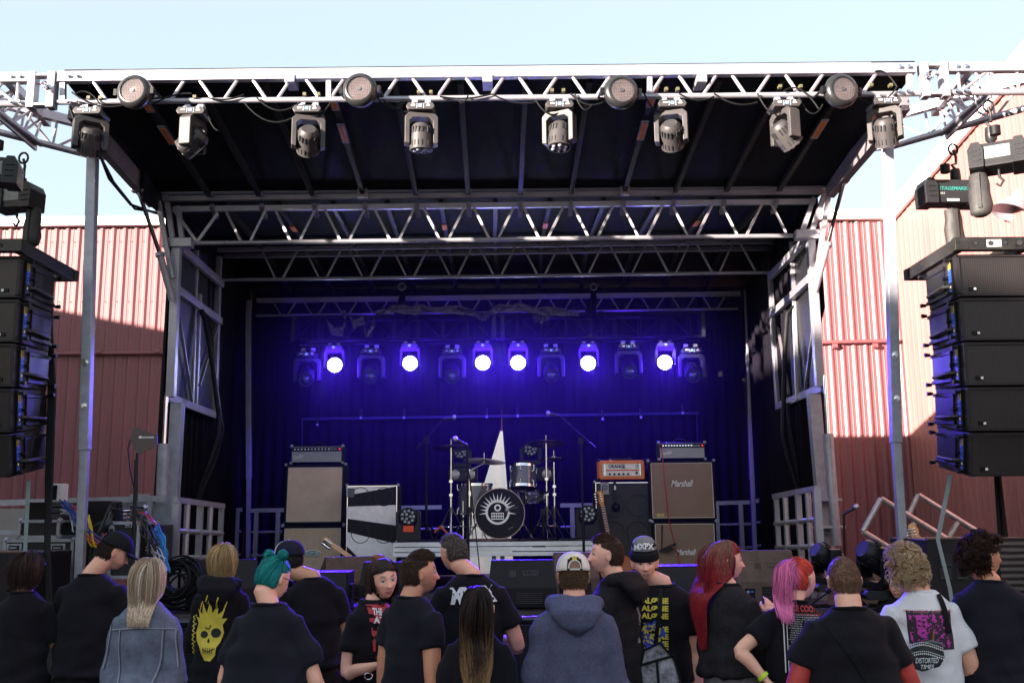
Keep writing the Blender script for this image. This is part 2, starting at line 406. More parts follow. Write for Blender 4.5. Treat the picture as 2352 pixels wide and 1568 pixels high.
# fixed centre roof and rear roof
def slab(name, q, th, mt):
    m = MB(); up = V((0, 0, th)); m.add([*q, *[p + up for p in q]], [(0, 1, 2, 3), (7, 6, 5, 4), (0, 4, 5, 1), (1, 5, 6, 2), (2, 6, 7, 3), (3, 7, 4, 0)]); return m.build(name, mt, st)
c0, c1 = at(385, 462, Y2 + .05), at(1890, 444, Y2 + .05); c2, c3 = at(1778, 545, Y3), at(494, 563, Y3)
slab('roof_panel', [c0, c1, c2, c3], .08, ROOF)
c4, c5 = at(1705, 668, YB), at(585, 684, YB)
slab('roof_panel', [c3 + V((0, .01, 0)), c2 + V((0, .01, 0)), c4, c5], .08, ROOF)
for i in range(1, 12):
    k = i / 12; m = MB(); m.bar(c0.lerp(c1, k) - V((0, -.1, .03)), c3.lerp(c2, k) - V((0, 0, .03)), .05, .06); m.build('roof_rib', RIB, st)
    m = MB(); m.bar(c3.lerp(c2, k) - V((0, -.1, .03)), c5.lerp(c4, k) - V((0, 0, .03)), .05, .06); rb = m.build('roof_rib', RIB, st)
    if i in (2, 10, 5, 7):
        A = c0.lerp(c1, k); B = c3.lerp(c2, k); c = A.lerp(B, .5) - V((0, 0, .07)); y = (B - A).normalized()
        m = MB(); m.bar(c - y * .12, c + y * .12, .06, .01); m.build('load_label', LBL, st)
# columns and side frames
for sx, U in ((-1, dict(fp=((397, 417), 566, (384, 401), 912), mp=(452, 575, 440, 932), rp=(503, 590, 492, 955), r1=((416, 570), (510, 653)), r2=((411, 668), (506, 738)), rb=((384, 912), (500, 956)),
                       col=((409, 925), (396, 1150)), sd=((416, 566), (505, 590), (500, 956), (395, 912)))),
              (1, dict(fp=((1853, 1869), 545, (1876, 1891), 888), mp=(1818, 555, 1832, 918), rp=(1770, 640, 1788, 930), r1=((1852, 550), (1768, 637)), r2=((1860, 640), (1774, 722)), rb=((1891, 890), (1786, 933)),
                       col=((1868, 905), (1889, 1150)), sd=((1855, 545), (1772, 570), (1786, 933), (1880, 890))))):
    (a0, a1), y0, (b0_, b1_), y1 = U['fp']
    top = at((a0 + a1) / 2, y0, Y2); bo_ = at((b0_ + b1_) / 2, y1, Y2)
    m = MB(); m.bar(top, bo_, .09, .09, up=(0, 1, 0))
    u0, v0, u1, v1 = U['mp']; m.bar(at(u0, v0, 11.8), at(u1, v1, 11.8), .05, .05, up=(0, 1, 0)); m.bar(at(u0 + 8, v0 + 100, 11.9), at(u1 + 10, v1, 11.9), .04, .05, up=(0, 1, 0))
    u0, v0, u1, v1 = U['rp']; m.bar(at(u0, v0, Y3), at(u1, v1, Y3), .07, .08, up=(0, 1, 0))
    m.split('side_frame_post', ALU, st, bevel=.005)
    m = MB()
    for k in ('r1', 'r2', 'rb'):
        (p0, p1) = U[k]; m.bar(at(*p0, Y2 + .05), at(*p1, Y3), .06, .09)
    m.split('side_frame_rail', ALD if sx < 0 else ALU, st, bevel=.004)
    m = MB(); p = lambda u, v, Y: at(u, v, Y)
    if sx < 0: m.bar(at(413, 735, 10.95), at(441, 920, 11.7), .03); m.bar(at(500, 745, 12.85), at(458, 885, 11.9), .03)
    else: m.bar(at(1872, 720, 10.95), at(1848, 905, 11.6), .03); m.bar(at(1784, 735, 12.85), at(1812, 905, 12), .03)
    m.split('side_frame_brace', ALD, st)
    (q0, q1, q2, q3) = U['sd']; ox = V((sx * .06, 0, 0)); m = MB(); Q = [at(*q0, Y2) + ox, at(*q1, Y3) + ox, at(*q2, Y3) + ox, at(*q3, Y2) + ox]
    m.add([*Q, *[z + ox * .3 for z in Q]], [(0, 1, 2, 3), (7, 6, 5, 4), (0, 4, 5, 1), (1, 5, 6, 2), (2, 6, 7, 3), (3, 7, 4, 0)]); m.build('side_panel', mat('side_panel_black', (.008, .008, .011), .5, .1, spec=.3, var=.4, vs=25, bump=.5, bs=60), st)
    (c_0, c_1) = U['col']; m = MB(); pa = at(*c_0, Y2 + .15); pb = at(*c_1, Y2 + .15); pc = pb + (pb - pa).normalized() * 1.05
    pc.z = DZ - .0
    m.bar(pa, pc, .13, .12, up=(0, 1, 0)); m.build('column', GALV, st, bevel=.006)
    m = MB(); m.box(at(409 if sx < 0 else 1860, 559 if sx < 0 else 540, Y2 - .02), (.33 if sx < 0 else .33, .12, .11)); m.build('corner_clamp', ALU, st, bevel=.01)
    # upper diagonal bits above the side frame
    m = MB()
    A = (363, 463), (396, 640); B = (385, 466), (398, 560)
    if sx > 0: A = (1903, 447), (1874, 640); B = (1893, 447), (1862, 540)
    m.bar(at(*A[0], Y2 - .12), at(*A[1], Y2 - .12), .05, .05, up=(0, 1, 0)); m.bar(at(*B[0], Y2), at(*B[1], Y2), .05, .06, up=(0, 1, 0))
    m.bar(at(B[0][0] + sx * -24, B[0][1] + 8, Y2 + .1), at(B[1][0] + sx * -22, B[1][1], Y2 + .1), .05, .06, up=(0, 1, 0))
    m.split('flap_strut', ALU, st)
    m = MB(); C = ((316, 433), (367, 583), (396, 690)) if sx < 0 else ((1940, 411), (1901, 560), (1872, 668))
    m.tube([at(*C[0], Y2 - .5), at(*C[1], Y2 - .25)], .022, 12); m.build('hydraulic_rod', mat('dark_rod', (.08, .08, .09), .25, .8), st, 40)
    m = MB(); m.tube([at(*C[1], Y2 - .25), at(*C[2], Y2 - .12)], .038, 14); m.tube([at(C[1][0], C[1][1] - 2, Y2 - .25), at(C[1][0] - sx * 1, C[1][1] + 6, Y2 - .25)], .05, 14); m.build('hydraulic_cylinder', GALV, st, 40)
    m = MB(); m.box(at(C[0][0] - 2, C[0][1] - 12, Y2 - .5), (.1, .1, .2)); m.build('strut_bracket', GALV, st, bevel=.01)
    m = MB(); C = ((382, 911), (377, 1019), (371, 1165)) if sx < 0 else ((1895, 861), (1902, 996), (1921, 1252))
    m.tube([at(*C[0], Y2 - .1), at(*C[1], Y2 - .1)], .024, 12); m.build('hydraulic_rod', CHR, st, 40)
    m = MB(); m.tube([at(*C[1], Y2 - .1), at(*C[2], Y2 - .1)], .062 if sx < 0 else .055, 16); m.build('hydraulic_cylinder', GALV, st, 40)
    # rear column
    C = ((571, 690), (572, 1100)) if sx < 0 else ((1715, 665), (1728, 1100)); m = MB(); pa = at(*C[0], 14.45); pb = at(*C[1], 14.45); pc = pb + (pb - pa).normalized() * .95; pc.z = DZ
    m.bar(pa, pb, .075, .075, up=(0, 1, 0)); m.bar(pb - (pb - pa).normalized() * .1, pc, .06, .06, up=(0, 1, 0)); m.build('rear_column', ALU, st, bevel=.004)
# base plates right/left
m = MB(); m.prism([(0, 0), (.19, 0), (.19, .9), (.02, .95), (0, .9)], -.05, .05, Matrix.Translation(at(1880, 1330, Y2 + .1))); m.box(at(1895, 1148, Y2), (.3, .25, .03)); m.box(at(1897, 1210, Y2), (.34, .28, .03)); m.build('column_base', GALV, st, bevel=.006)
m = MB(); P = [(350, 1158), (395, 1150), (398, 1300), (372, 1235), (330, 1190), (222, 1166), (222, 1162), (296, 1145), (300, 1134), (340, 1134), (350, 1146)]
Q = [at(u, v, Y2 - .3) for u, v in P]; m.add([*Q, *[q + V((0, .05, 0)) for q in Q]], [list(range(11)), list(range(11, 22))[::-1]] + [[i, (i + 1) % 11, 11 + (i + 1) % 11, 11 + i] for i in range(11)]); m.build('chassis_plate', GALV, st)
m = MB(); m.bar(at(-20, 1155, Y2 - .4), at(383, 1144, Y2 - .4), .05, .06); m.bar(at(-20, 1222, Y2 - .4), at(60, 1222, Y2 - .4), .04, .04); m.bar(at(345, 1150, Y2 - .4), at(343, 1240, Y2 - .4), .05, .05); m.split('side_rail', GALV, st)
# outrigger posts
for sx, T in ((-1, ((214, 345, 45), (195, 1034), (183, 1320))), (1, ((2038, 328, 40), (2058, 1017), (2074, 1280)))):
    m = MB(); a_ = at(T[0][0], T[0][1], YF + .25); b_ = at(*T[1], YF + .25); c_ = at(*T[2], YF + .25); d_ = c_ + (c_ - b_) * 1.2; d_.z = 0.02
    m.bar(a_, b_, .088, .088, up=(0, 1, 0)); o = m.build('outrigger_post', GALV, st, bevel=.006)
    m = MB(); m.bar(b_ - (b_ - a_).normalized() * .02, d_, .072, .072, up=(0, 1, 0)); m.build('outrigger_leg', GALV, st, bevel=.006)
    m = MB()
    for t, r_ in ((.72, .022), (.86, .018)):
        p = a_.lerp(b_, t) - V((0, .048, 0)); m.lathe([(r_ * 1.6, 0), (r_ * 1.6, .006), (r_, .006), (r_, .03), (.001, .03)], Matrix.Translation(p) @ Matrix.Rotation(R(90), 4, 'X'), 12)
    m.split('bolt', CHR, st, 40)
# guard rails on deck
def rail(pts_top, zb, mt=ALU, posts=(), mids=(), w=.05):
    m = MB()
    for a_, b_ in zip(pts_top, pts_top[1:]): m.bar(a_, b_, w, w * 1.1)
    for p, r_ in posts:
        q = V(p); q.z = zb; (m.tube([p, q], r_, 10) if r_ > 0 else m.bar(p, q, -r_ * 2, -r_ * 2, up=(0, 1, 0)))
    for a_, b_, r_ in mids: m.tube([a_, b_], r_, 10)
    return m
a_, b_ = at(402, 1147, 9.9), at(512, 1162, 11.3)
m = rail([a_, b_], DZ, posts=[(a_.lerp(b_, t), r_) for t, r_ in ((.04, -.035), (.24, .032), (.5, -.028), (.72, .032), (.97, -.025))], mids=[(a_.lerp(b_, .05) - V((0, 0, .3)), b_ - V((0, 0, .3)), .028), (a_.lerp(b_, .05) - V((0, 0, .56)), b_ - V((0, 0, .56)), .028)]); m.build('guard_rail', ALU, st, 40)
a_, b_ = at(1877, 1121, 9.9), at(1778, 1140, 11.3)
m = rail([a_, b_], DZ, posts=[(a_.lerp(b_, t), r_) for t, r_ in ((.02, -.035), (.2, .032), (.42, -.028), (.72, .032), (.95, -.025))], mids=[(a_.lerp(b_, .05) - V((0, 0, .3)), b_ - V((0, 0, .3)), .028), (a_.lerp(b_, .05) - V((0, 0, .56)), b_ - V((0, 0, .56)), .028)]); m.build('guard_rail', ALU, st, 40)
for u0, u1, v0, v1, ps in ((575, 1014, 1172, 1164, (590, 640, 800)), (1287, 1368, 1160, 1159, (1314,)), (1600, 1722, 1156, 1153, (1645, 1700)), (1735, 1785, 1150, 1142, (1752,)), (498, 556, 1172, 1170, (545,))):
    a_, b_ = at(u0, v0, 14.2), at(u1, v1, 14.2)
    m = rail([a_, b_], DZ, posts=[(a_.lerp(b_, (u - u0) / (u1 - u0)), -.03) for u in ps], mids=[(a_ - V((0, 0, .3)), b_ - V((0, 0, .3)), .02), (a_ - V((0, 0, .62)), b_ - V((0, 0, .62)), .02)]); m.build('guard_rail', ALU, st, 40)
for sx in (-1, 1):  # black panels added to keep stray sun streaks out of the stage
    x_ = -3.95 if sx < 0 else 3.50; y_ = 10.2 if sx < 0 else 10.95; z_ = 5.3 if sx < 0 else 4.2
    m = MB(); P = [(y_, z_ if sx > 0 else 5.3), (10.95, z_), (11.3, 3.9), (14.9, 3.9), (14.9, 5.5), (10.95, 5.8), (y_, 5.72)]; k = len(P)
    m.add([(x_, y, z) for y, z in P] + [(x_ + .02, y, z) for y, z in P], [list(range(k)), list(range(k, 2 * k))[::-1]] + [[j, (j + 1) % k, k + (j + 1) % k, k + j] for j in range(k)]); m.build('added_sun_blocker', ROOF, st)
# ---------------------------------------------------------------- curtains
CUR = mat('black_drape', (.006, .0048, .008), .9, 0, spec=.06, var=.25, vs=3, vstretch=(5, 1, .3), bump=.5, bs=12)
def curtain(mb, a, b, z0, z1, amp=.035, per=.16, n=None, z0f=None, z1f=None, seed=0, xf=None):
    a = V(a); b = V(b); L = (b - a).length; n = n or int(L / .025); d = (b - a).normalized(); nn = V((-d.y, d.x, 0)); vs = []; k = 9
    for i in range(n + 1):
        s_ = L * i / n; f = math.sin(s_ / per * 6.28 + seed) + .5 * math.sin(s_ / per * 2.7 + seed * 2 + 1) + .4 * noise.noise(V((s_ * 6, seed, 0)))
        for j in range(k):
            t = j / (k - 1); zz = z1f(s_ / L) if z1f else z1; z = z0 + (zz - z0) * t; am = amp * (1 - .45 * t) * (1 + .3 * noise.noise(V((s_ * 3, z * 1.5, seed))))
            p = a + d * s_ + nn * (f * am)
            if xf: p = p + d * xf(s_ / L, t)
            vs.append((p.x, p.y, z))
    mb.add(vs, [(i * k + j, (i + 1) * k + j, (i + 1) * k + j + 1, i * k + j + 1) for i in range(n) for j in range(k - 1)])
YC = 14.62; zt = at(1140, 662, YC).z
ax = at(1153, 971, YC); gl = at(1103, 1160, YC); gr = at(1166, 1160, YC)
tg = (ax.z - DZ) / (zt - DZ)
def xfl(s_, t):   # inner edge of the left panel swept back below the apex
    return -max(0, (tg - t)) / tg * (ax.x - gl.x) * 2.1 * max(0, (s_ - .8)) / .2
dr = thing('stage_backdrop', 'black drape hung behind the drums with a narrow gap showing daylight', 'curtain', (0, YC, DZ))
m = MB(); curtain(m, (-3.9, YC, 0), (ax.x + .01, YC, 0), DZ + .01, zt, xf=xfl, amp=.022); m.build('curtain_panel', CUR, dr, 180)
m = MB(); curtain(m, (ax.x + .0, YC + .02, 0), (3.75, YC + .02, 0), DZ + .01, zt, seed=2, amp=.022, xf=lambda s_, t: max(0, tg - t) / tg * .16 * max(0, .15 - s_) / .15); m.build('curtain_panel', CUR, dr, 180)
m = MB(); m.bar(at(692, 962, YC - .06), at(1605, 948, YC - .06),   .006, .035); m.bar(at(694, 962, YC - .06), at(694, 1050, YC - .06), .05, .006); m.bar(at(1600, 948, YC - .06), at(1603, 1040, YC - .06), .04, .006); m.build('seam_tape', mat('grey_blue_seam', (.012, .014, .024), .8, var=.5, vs=14), dr)
for u, v in ((729, 967), (829, 951), (928, 951), (1118, 949), (1189, 947), (1384, 954), (1472, 950), (1568, 940)):
    m = MB(); p = at(u, v, YC - .09); m.box(p + V((0, 0, .03)), (.03, .05, .1)); m.box(p - V((0, 0, .05)), (.03, .02, .03), mi=1); m.build('clip', [BLK, GALV], dr)
TRP = mat('cream_tarp', (.92, .92, .84), .7, 0, var=.08, vs=3, bump=.8, bs=7)
m = MB(); curtain(m, (-1.8, 17.0, 0), (1.8, 17.0, 0), .8, 3.6, amp=.02, per=.25)
for p_ in m.v: p_.y += (p_.z - .8) * .95
tr = thing('cargo_trailer', 'cream covered trailer parked behind the drape, seen through its gap', 'trailer', (0, 20, 0))
m.build('tarpaulin', TRP, tr, 180); m = MB(); m.box((0, 20.3, 2.05), (3.5, 1.0, 2.6)); m.box((0, 19.5, .7), (3, 2.2, .2), mi=1); m.build('body', [TRP, BLM], tr)
m = MB()
for x in (-1.2, 1.2): m.lathe([(.01, -.1), (.38, -.1), (.38, .1), (.01, .1)], Matrix.Translation((x, 19.5, .4)) @ Matrix.Rotation(R(90), 4, 'Y'), 20)
m.build('wheel', RUB, tr)
for sx, lab in ((-1, 'black side drape hanging along the left side of the stage'), (1, 'black side drape hanging along the right side of the stage')):
    m = MB(); x0 = at(508 if sx < 0 else 1768, 900, 12.9).x; x1 = x0 * 1.0
    curtain(m, (x0 + sx * .12, 11.0, 0), (x0 + sx * .12, YC - .05, 0), DZ + .01, 5.35, amp=.04, per=.22, seed=sx, z1f=lambda t: 5.52 - .25 * t)
    tag(m.build('side_curtain', CUR, None, 180), lab, 'curtain')
# ================================================================ stage lighting
BLUE = (.07, .012, 1.0)
LENS = mat('lamp_glass', (.35, .38, .42), .12, .2, var=.3, vs=60, bump=.3, bs=90, coat=1)
LEDON = mat('lit_lens', (1, 1, 1), .3, emit=(.8, .9, 1), es=10)
SCR = mat('lcd_screen', (.2, .4, .7), .3, emit=(.15, .3, .5), es=.12)
FIX = mat('fixture_grey', (.042, .038, .040), .45, .1, spec=.3, var=.15, vs=9, bump=.06, bs=200)
FIXD = mat('fixture_black', (.009, .009, .013), .4, .1, spec=.3, var=.2)
VENTM = mat('vent_slot', (.008, .008, .01), .8)
def mover(name, label, p, yaw=0, tilt=0, sc=1.0, mt=FIX, group=None, lit=False, cat='stage light', lens_mt=None, spot=False, twist=0, up=1):
    """moving head hanging (up=1) with its clamps at p, or standing (up=-1). tilt: degrees from straight down towards the crowd"""
    t = thing(name, label, cat, tuple(p), (0 if up > 0 else R(180), 0, 0), group, sc)
    m = MB(); m.prism([(-.13, -.015), (-.11, .02), (.11, .02), (.13, -.015), (.11, -.045), (-.11, -.045)], -.11, .11); m.build('base', mt, t, local=True, bevel=.005)
    m = MB(); m.box((0, -.114, -.012), (.03, .006, .026)); m.build('screen', SCR, t, local=True)
    m = MB(); m.box((-.065, -.1135, -.008), (.035, .004, .012)); m.box((.07, -.1135, -.014), (.035, .004, .008)); m.box((.07, -.1135, .004), (.016, .004, .014))
    for z in (-.03, -.015, 0): m.box((-.03, -.1135, z), (.006, .004, .006)); m.box((.03, -.1135, z), (.006, .004, .006))
    m.build('marking', WHT, t, local=True)
    if up > 0:
        for x in (-.06, .06):
            m = MB(); m.box((x, 0, .05), (.05, .04, .06)); m.ell((x, -.06, .035), (.028, .02, .012)); m.build('clamp', [GALV], t, 40, local=True)
    ry = Matrix.Rotation(R(yaw), 4, 'Z')
    m = MB(); w, d = (.15, .055) if not spot else (.17, .06); h0, h1 = -.05, -.34
    m.prism([(-w, -.09), (-w + .04, h0), (w - .04, h0), (w, -.09), (w, h1), (w - .045, h1 - .01), (w - .045, -.13), (w - .08, -.1), (-w + .08, -.1), (-w + .045, -.13), (-w + .045, h1 - .01), (-w, h1)], -d, d, ry)
    m.build('yoke', mt, t, local=True, bevel=.006)
    c = ry @ V((0, 0, -.275 if not spot else -.27))
    # head axis: lens towards +z' ; pointing direction
    Hm = Matrix.Translation(c) @ ry @ Matrix.Rotation(R(180 - tilt), 4, 'X') @ Matrix.Rotation(R(twist), 4, 'Z')
    m = MB(); r_ = .1 if not spot else .095; L_ = .118 if not spot else .16
    m.lathe([(.001, -L_ - .01), (r_ * .62, -L_ - .01), (r_ * .86, -L_ + .015), (r_ * .92, -L_ + .05), (r_, .0), (r_ * 1.02, L_ - .02), (r_ * 1.05, L_), (r_ * .93, L_ + .004), (r_ * .92, L_ - .012)], Hm, 24)
    hm_ = m; m = MB()
    for k in range(20):
        a = k * math.pi / 10
        if k % 5 == 4: continue
        q = Hm @ Matrix.Rotation(a, 4, 'Z'); m2 = MB(); m2.box((r_ * .955, 0, -L_ + .06), (.014, .014, .055)); m.add([q @ v for v in m2.v], m2.f)
        m2 = MB(); m2.box((r_ * 1.0, 0, L_ - .05), (.012, .008, .05)); m.add([q @ v for v in m2.v], m2.f)
    for rr in (.2, .4, .6): m.lathe([(r_ * rr, -L_ - .012), (r_ * rr + .004, -L_ - .012)], Hm, 16)
    hm_.add(m.v, m.f, 1); hd = hm_.build('lamp_head', [mt, VENTM], t, 40, local=True)
    m = MB()
    if lit: m.lathe([(.001, L_ + .001), (r_ * .93, L_ + .001)], Hm, 24); m.build('lens', LEDON, hd, local=True)
    elif spot:
        m.lathe([(.001, L_ + .03), (r_ * .3, L_ + .025), (r_ * .55, L_ + .005), (r_ * .6, L_ - .01), (r_ * .92, L_ - .01)], Hm, 24); m.build('lens', mat('dark_lens', (.06, .08, .11), .1, .2, var=.5, vs=40, coat=1), hd, 60, local=True)
    else:
        m.lathe([(.001, L_ - .008), (r_ * .92, L_ - .01)], Hm, 24, mi=1)
        for k in range(7):
            a = k * math.pi / 3; rr = 0 if k == 6 else r_ * .58
            m.ell(Hm @ V((rr * math.cos(a), rr * math.sin(a), L_ - .006)), (.024, .024, .024), n=10, k=6)
        m.build('lens', [LENS, FIXD], hd, 60, local=True)
    return t
G1 = 'moving head lights clamped under the front truss'
YL = YF + .02
mv = [(211, 262, 32, -28, 20, 'leftmost in the row, its yoke turned in the sun'),
      (446, 262, 78, -55, 0, 'second from the left, edge-on, pointing down right'),
      (710, 258, 12, -58, 0, 'third from the left, its grille end facing out'),
      (968, 252, 8, -4, 0, 'hanging straight down left of the centre gap'),
      (1284, 248, -24, 8, 0, 'hanging nearly straight down right of the centre gap'),
      (1540, 246, -14, -55, 0, 'with round grille outward, right of the third blinder'),
      (1800, 245, -68, -45, 0, 'edge-on, pointing down left, before the fourth blinder'),
      (2029, 240, -26, -30, 0, 'rightmost in the row at the truss end')]
for u, v, yw, tl, tw, lb in mv:
    mover('moving_head_light', 'grey moving head light ' + lb, at(u, v - 1, YL - .02), yw, tl, 1.0, FIX, G1, twist=tw)
# blinders
RIM = mat('satin_black_rim', (.02, .02, .022), .3, .3, var=.1)
GLS = mat('ribbed_glass', (.17, .125, .12), .15, .3, var=.4, vs=5, coat=1)
def blinder(u, v, yaw, label):
    p = at(u, v, YF - .22); t = thing('blinder_light', label, 'stage light', tuple(p), (0, 0, R(yaw)), 'round blinder lights on the front truss')
    Mx = Matrix.Rotation(R(90), 4, 'X')
    m = MB(); m.lathe([(.001, -.12), (.09, -.115), (.145, -.05), (.155, 0), (.15, .03), (.118, .055), (.11, .055), (.108, .04)], Mx, 36); m.build('housing', RIM, t, 60, local=True)
    m = MB(); m.lathe([(.001, .035), (.06, .043), (.108, .04)], Mx, 28); ln = m.build('lens', GLS, t, 60, local=True)
    m = MB()
    for i in range(-7, 8):
        x = i * .0145; h = math.sqrt(max(0, .105 ** 2 - x * x)); m.bar((x, -.047, -h), (x, -.047, h), .0016); m.bar((-h, -.047, x), (h, -.047, x), .0016)
    m.lathe([(.001, .05), (.018, .05), (.018, .04)], Mx, 12)
    m.build('wire_guard', mat('wire_guard', (.07, .07, .08), .4, .6), ln, local=True)
    m = MB(); m.box((-.17, .0, 0), (.03, .05, .06)); m.box((.17, 0, 0), (.03, .05, .06)); m.tube([(-.18, .0, 0), (-.18, .14, .0), (0, .2, .02), (.18, .14, 0), (.18, 0, 0)], .012, 8); m.build('bracket', BLM, t, 40, local=True)
for a in ((309, 212, -6, 'round black rimmed blinder nearest the left end of the front truss'), (827, 208, -4, 'round black rimmed blinder on the truss between the third and fourth moving heads'),
          (1426, 212, 5, 'round black rimmed blinder on the truss between the fifth and sixth moving heads'), (1932, 209, 8, 'round black rimmed blinder nearest the right end of the front truss')): blinder(*a)
# small yellow safety clamps on the truss tube
for u, v in ((205, 228), (232, 227), (448, 226), (700, 219), (732, 218), (962, 214), (990, 213), (1268, 211), (1294, 210), (1530, 208), (1556, 207), (1791, 202), (1838, 201), (2000, 198), (2045, 198)):
    pass
m = MB(); cl = thing('truss_cable', 'black power cables looped along the front truss between the lights', 'cable', tuple(at(1200, 220, YF)))
def sagc(m, a, b, sag, r=.008, n=10, jit=.0):
    a = V(a); b = V(b); pts = []
    for i in range(n + 1):
        t = i / n; p = a.lerp(b, t); p.z -= sag * 4 * t * (1 - t); p += V((rnd.uniform(-jit, jit), rnd.uniform(-jit, jit), rnd.uniform(-jit, jit))); pts.append(p)
    m.tube(pts, r, 6); return m
for a_, b_, s_ in (((165, 212), (330, 222), .12), ((230, 240), (175, 215), -.06), ((350, 240), (440, 215), -.03), ((560, 235), (700, 250), .16), ((480, 225), (560, 218), .03), ((590, 225), (690, 235), .1), ((700, 250), (760, 235), .1),
                   ((858, 212), (930, 235), .1), ((880, 230), (960, 255), .05), ((1010, 222), (1130, 216), .03), ((1130, 216), (1230, 235), .04), ((1230, 230), (1290, 255), .08), ((1310, 215), (1400, 225), .09), ((1320, 215), (1360, 240), .1),
                   ((1480, 215), (1530, 245), .1), ((1560, 215), (1640, 222), .05), ((1640, 215), (1740, 235), .06), ((1740, 215), (1800, 245), .12), ((1800, 210), (1880, 250), -.1), ((1835, 225), (1890, 240), .12), ((1960, 215), (2060, 200), .13), ((2060, 200), (2010, 165), -.06), ((470, 240), (500, 300), .05), ((1050, 225), (1075, 220), .06)):
    sagc(m, at(*a_, YF - .05), at(*b_, YF - .05), s_)
m.split('cable', RUB, cl, 60)
m = MB()
for u, v in ((205, 226), (232, 226), (448, 224), (700, 218), (732, 218), (962, 213), (990, 213), (1268, 209), (1294, 209), (1530, 206), (1556, 206), (1791, 200), (1838, 200), (2000, 197), (2045, 197)):
    m.box(at(u, v, YF - .03), (.03, .05, .028)); 
m.split('cable_clip', mat('yellow_black_clip', (.07, .065, .03), .5, var=.9, vs=90), cl)
m = MB()
for pts in (((228, 355, YF), (262, 420, 9.5), (310, 480, 10.3), (362, 488, 10.8)), ((230, 357, YF), (250, 410, 9.4), (300, 470, 10.2), (362, 491, 10.8)), ((225, 350, YF), (180, 300, YF), (160, 245, YF))):
    P = [at(*p) for p in pts]; m.tube(P, .014, 6)
tag(m.build('hanging_cable', RUB, None, 60), 'black cables drooping from the left end of the front truss to the stage roof', 'cable')
# ---------------------------------------------------------------- hanging black truss with cloth
YT = 13.9
ht = thing('black_truss', 'black box truss hanging deep in the stage and carrying the blue lamps', 'truss', tuple(at(1145, 750, YT)))
m = MB(); A0, A1, B0, B1 = at(674, 728, YT), at(1615, 717, YT), at(674, 783, YT), at(1615, 772, YT)
for dy in (0, .3):
    D = V((0, dy, 0)); m.tube([A0 + D, A1 + D], .022, 8); m.tube([B0 + D, B1 + D], .022, 8)
m.split('chord', BLM, ht, 40)
for i in range(17):
    k = i / 16.5; m = MB(); a_, b_ = A0.lerp(A1, k), B0.lerp(B1, k); m.tube([a_, b_], .011, 6); m.tube([a_ + V((0, .3, 0)), b_ + V((0, .3, 0))], .011, 6)
    if i < 16:
        c_, d_ = (A0.lerp(A1, k), B0.lerp(B1, k + 1 / 16.5)) if i % 2 else (B0.lerp(B1, k), A0.lerp(A1, k + 1 / 16.5)); m.tube([c_, d_], .009, 6)
    m.split('lacing', BLM, ht, 40)
m = MB()
for k in (0, .49, .51, 1): m.box(A0.lerp(A1, k).lerp(B0.lerp(B1, k), .5) + V((0, .15, 0)), (.05, .34, .37))
m.split('end_plate', FIXD, ht)
for u in (924, 1363):
    m = MB(); a_ = at(u, 668, YT + .1); b_ = at(u, 722, YT + .1); m.tube([a_, a_ + V((0, 0, -.12)), b_ + V((-.05, 0, 0))], [.03, .05, .08], 8); m.tube([b_ + V((.1, -.1, .02)), b_ + V((.1, -.1, -.35))], .03, 6); m.build('sling', CUR, ht, 60)
    m = MB(); m.tube([a_ + V((0, 0, .05 + 0.05 * math.cos(t * .8)) ) + V((.05 * math.sin(t * .8), -.05, 0)) for t in range(9)], .012, 6); m.build('shackle', GALV, ht, 60)
CLO = mat('pale_crumpled_cloth', (.16, .14, .17), .8, 0, var=.2, vs=6, bump=1.0, bs=14)
m = MB()
def drape(m, pts, w=.12, seed=0, d=.1):
    P = [at(u, v, YT - .06) for u, v in pts]; n = 44; k = 9; vs = []
    for i in range(n + 1):
        t = i / n * (len(P) - 1); j = min(int(t), len(P) - 2); p = P[j].lerp(P[j + 1], t - j)
        ww = w * (.6 + .7 * abs(noise.noise(V((i * .16, seed, 1))))) * min(1, 6 * min(i, n - i) / n + .15)
        for q in range(k):
            s_ = q / (k - 1) - .5; vs.append(p + V((.02 * noise.noise(V((i * .5, q * 2, seed))), -.08 + d * noise.noise(V((i * .22, q * 1.1, seed + 3))), ww * s_ * 2 + .02 * math.sin(q * 3 + i * .25))))
    m.add(vs, [(i * k + q, (i + 1) * k + q, (i + 1) * k + q + 1, i * k + q + 1) for i in range(n) for q in range(k - 1)])
drape(m, [(862, 722), (905, 714), (960, 712), (1050, 715), (1105, 724)], .07, 1)
drape(m, [(1110, 724), (1150, 711), (1190, 708), (1240, 718), (1330, 722)], .07, 2)
drape(m, [(752, 738), (768, 765), (790, 762), (796, 730), (788, 718)], .07, 3)
drape(m, [(806, 728), (815, 750), (838, 736), (842, 775), (862, 745), (858, 728)], .06, 4)
drape(m, [(1095, 728), (1110, 733), (1125, 728)], .04, 5); drape(m, [(1225, 732), (1245, 738), (1262, 732)], .05, 6)
tag(m.build('draped_cloth', CLO, None, 180), 'pale crumpled cloth bundled along the top of the black hanging truss', 'cloth')
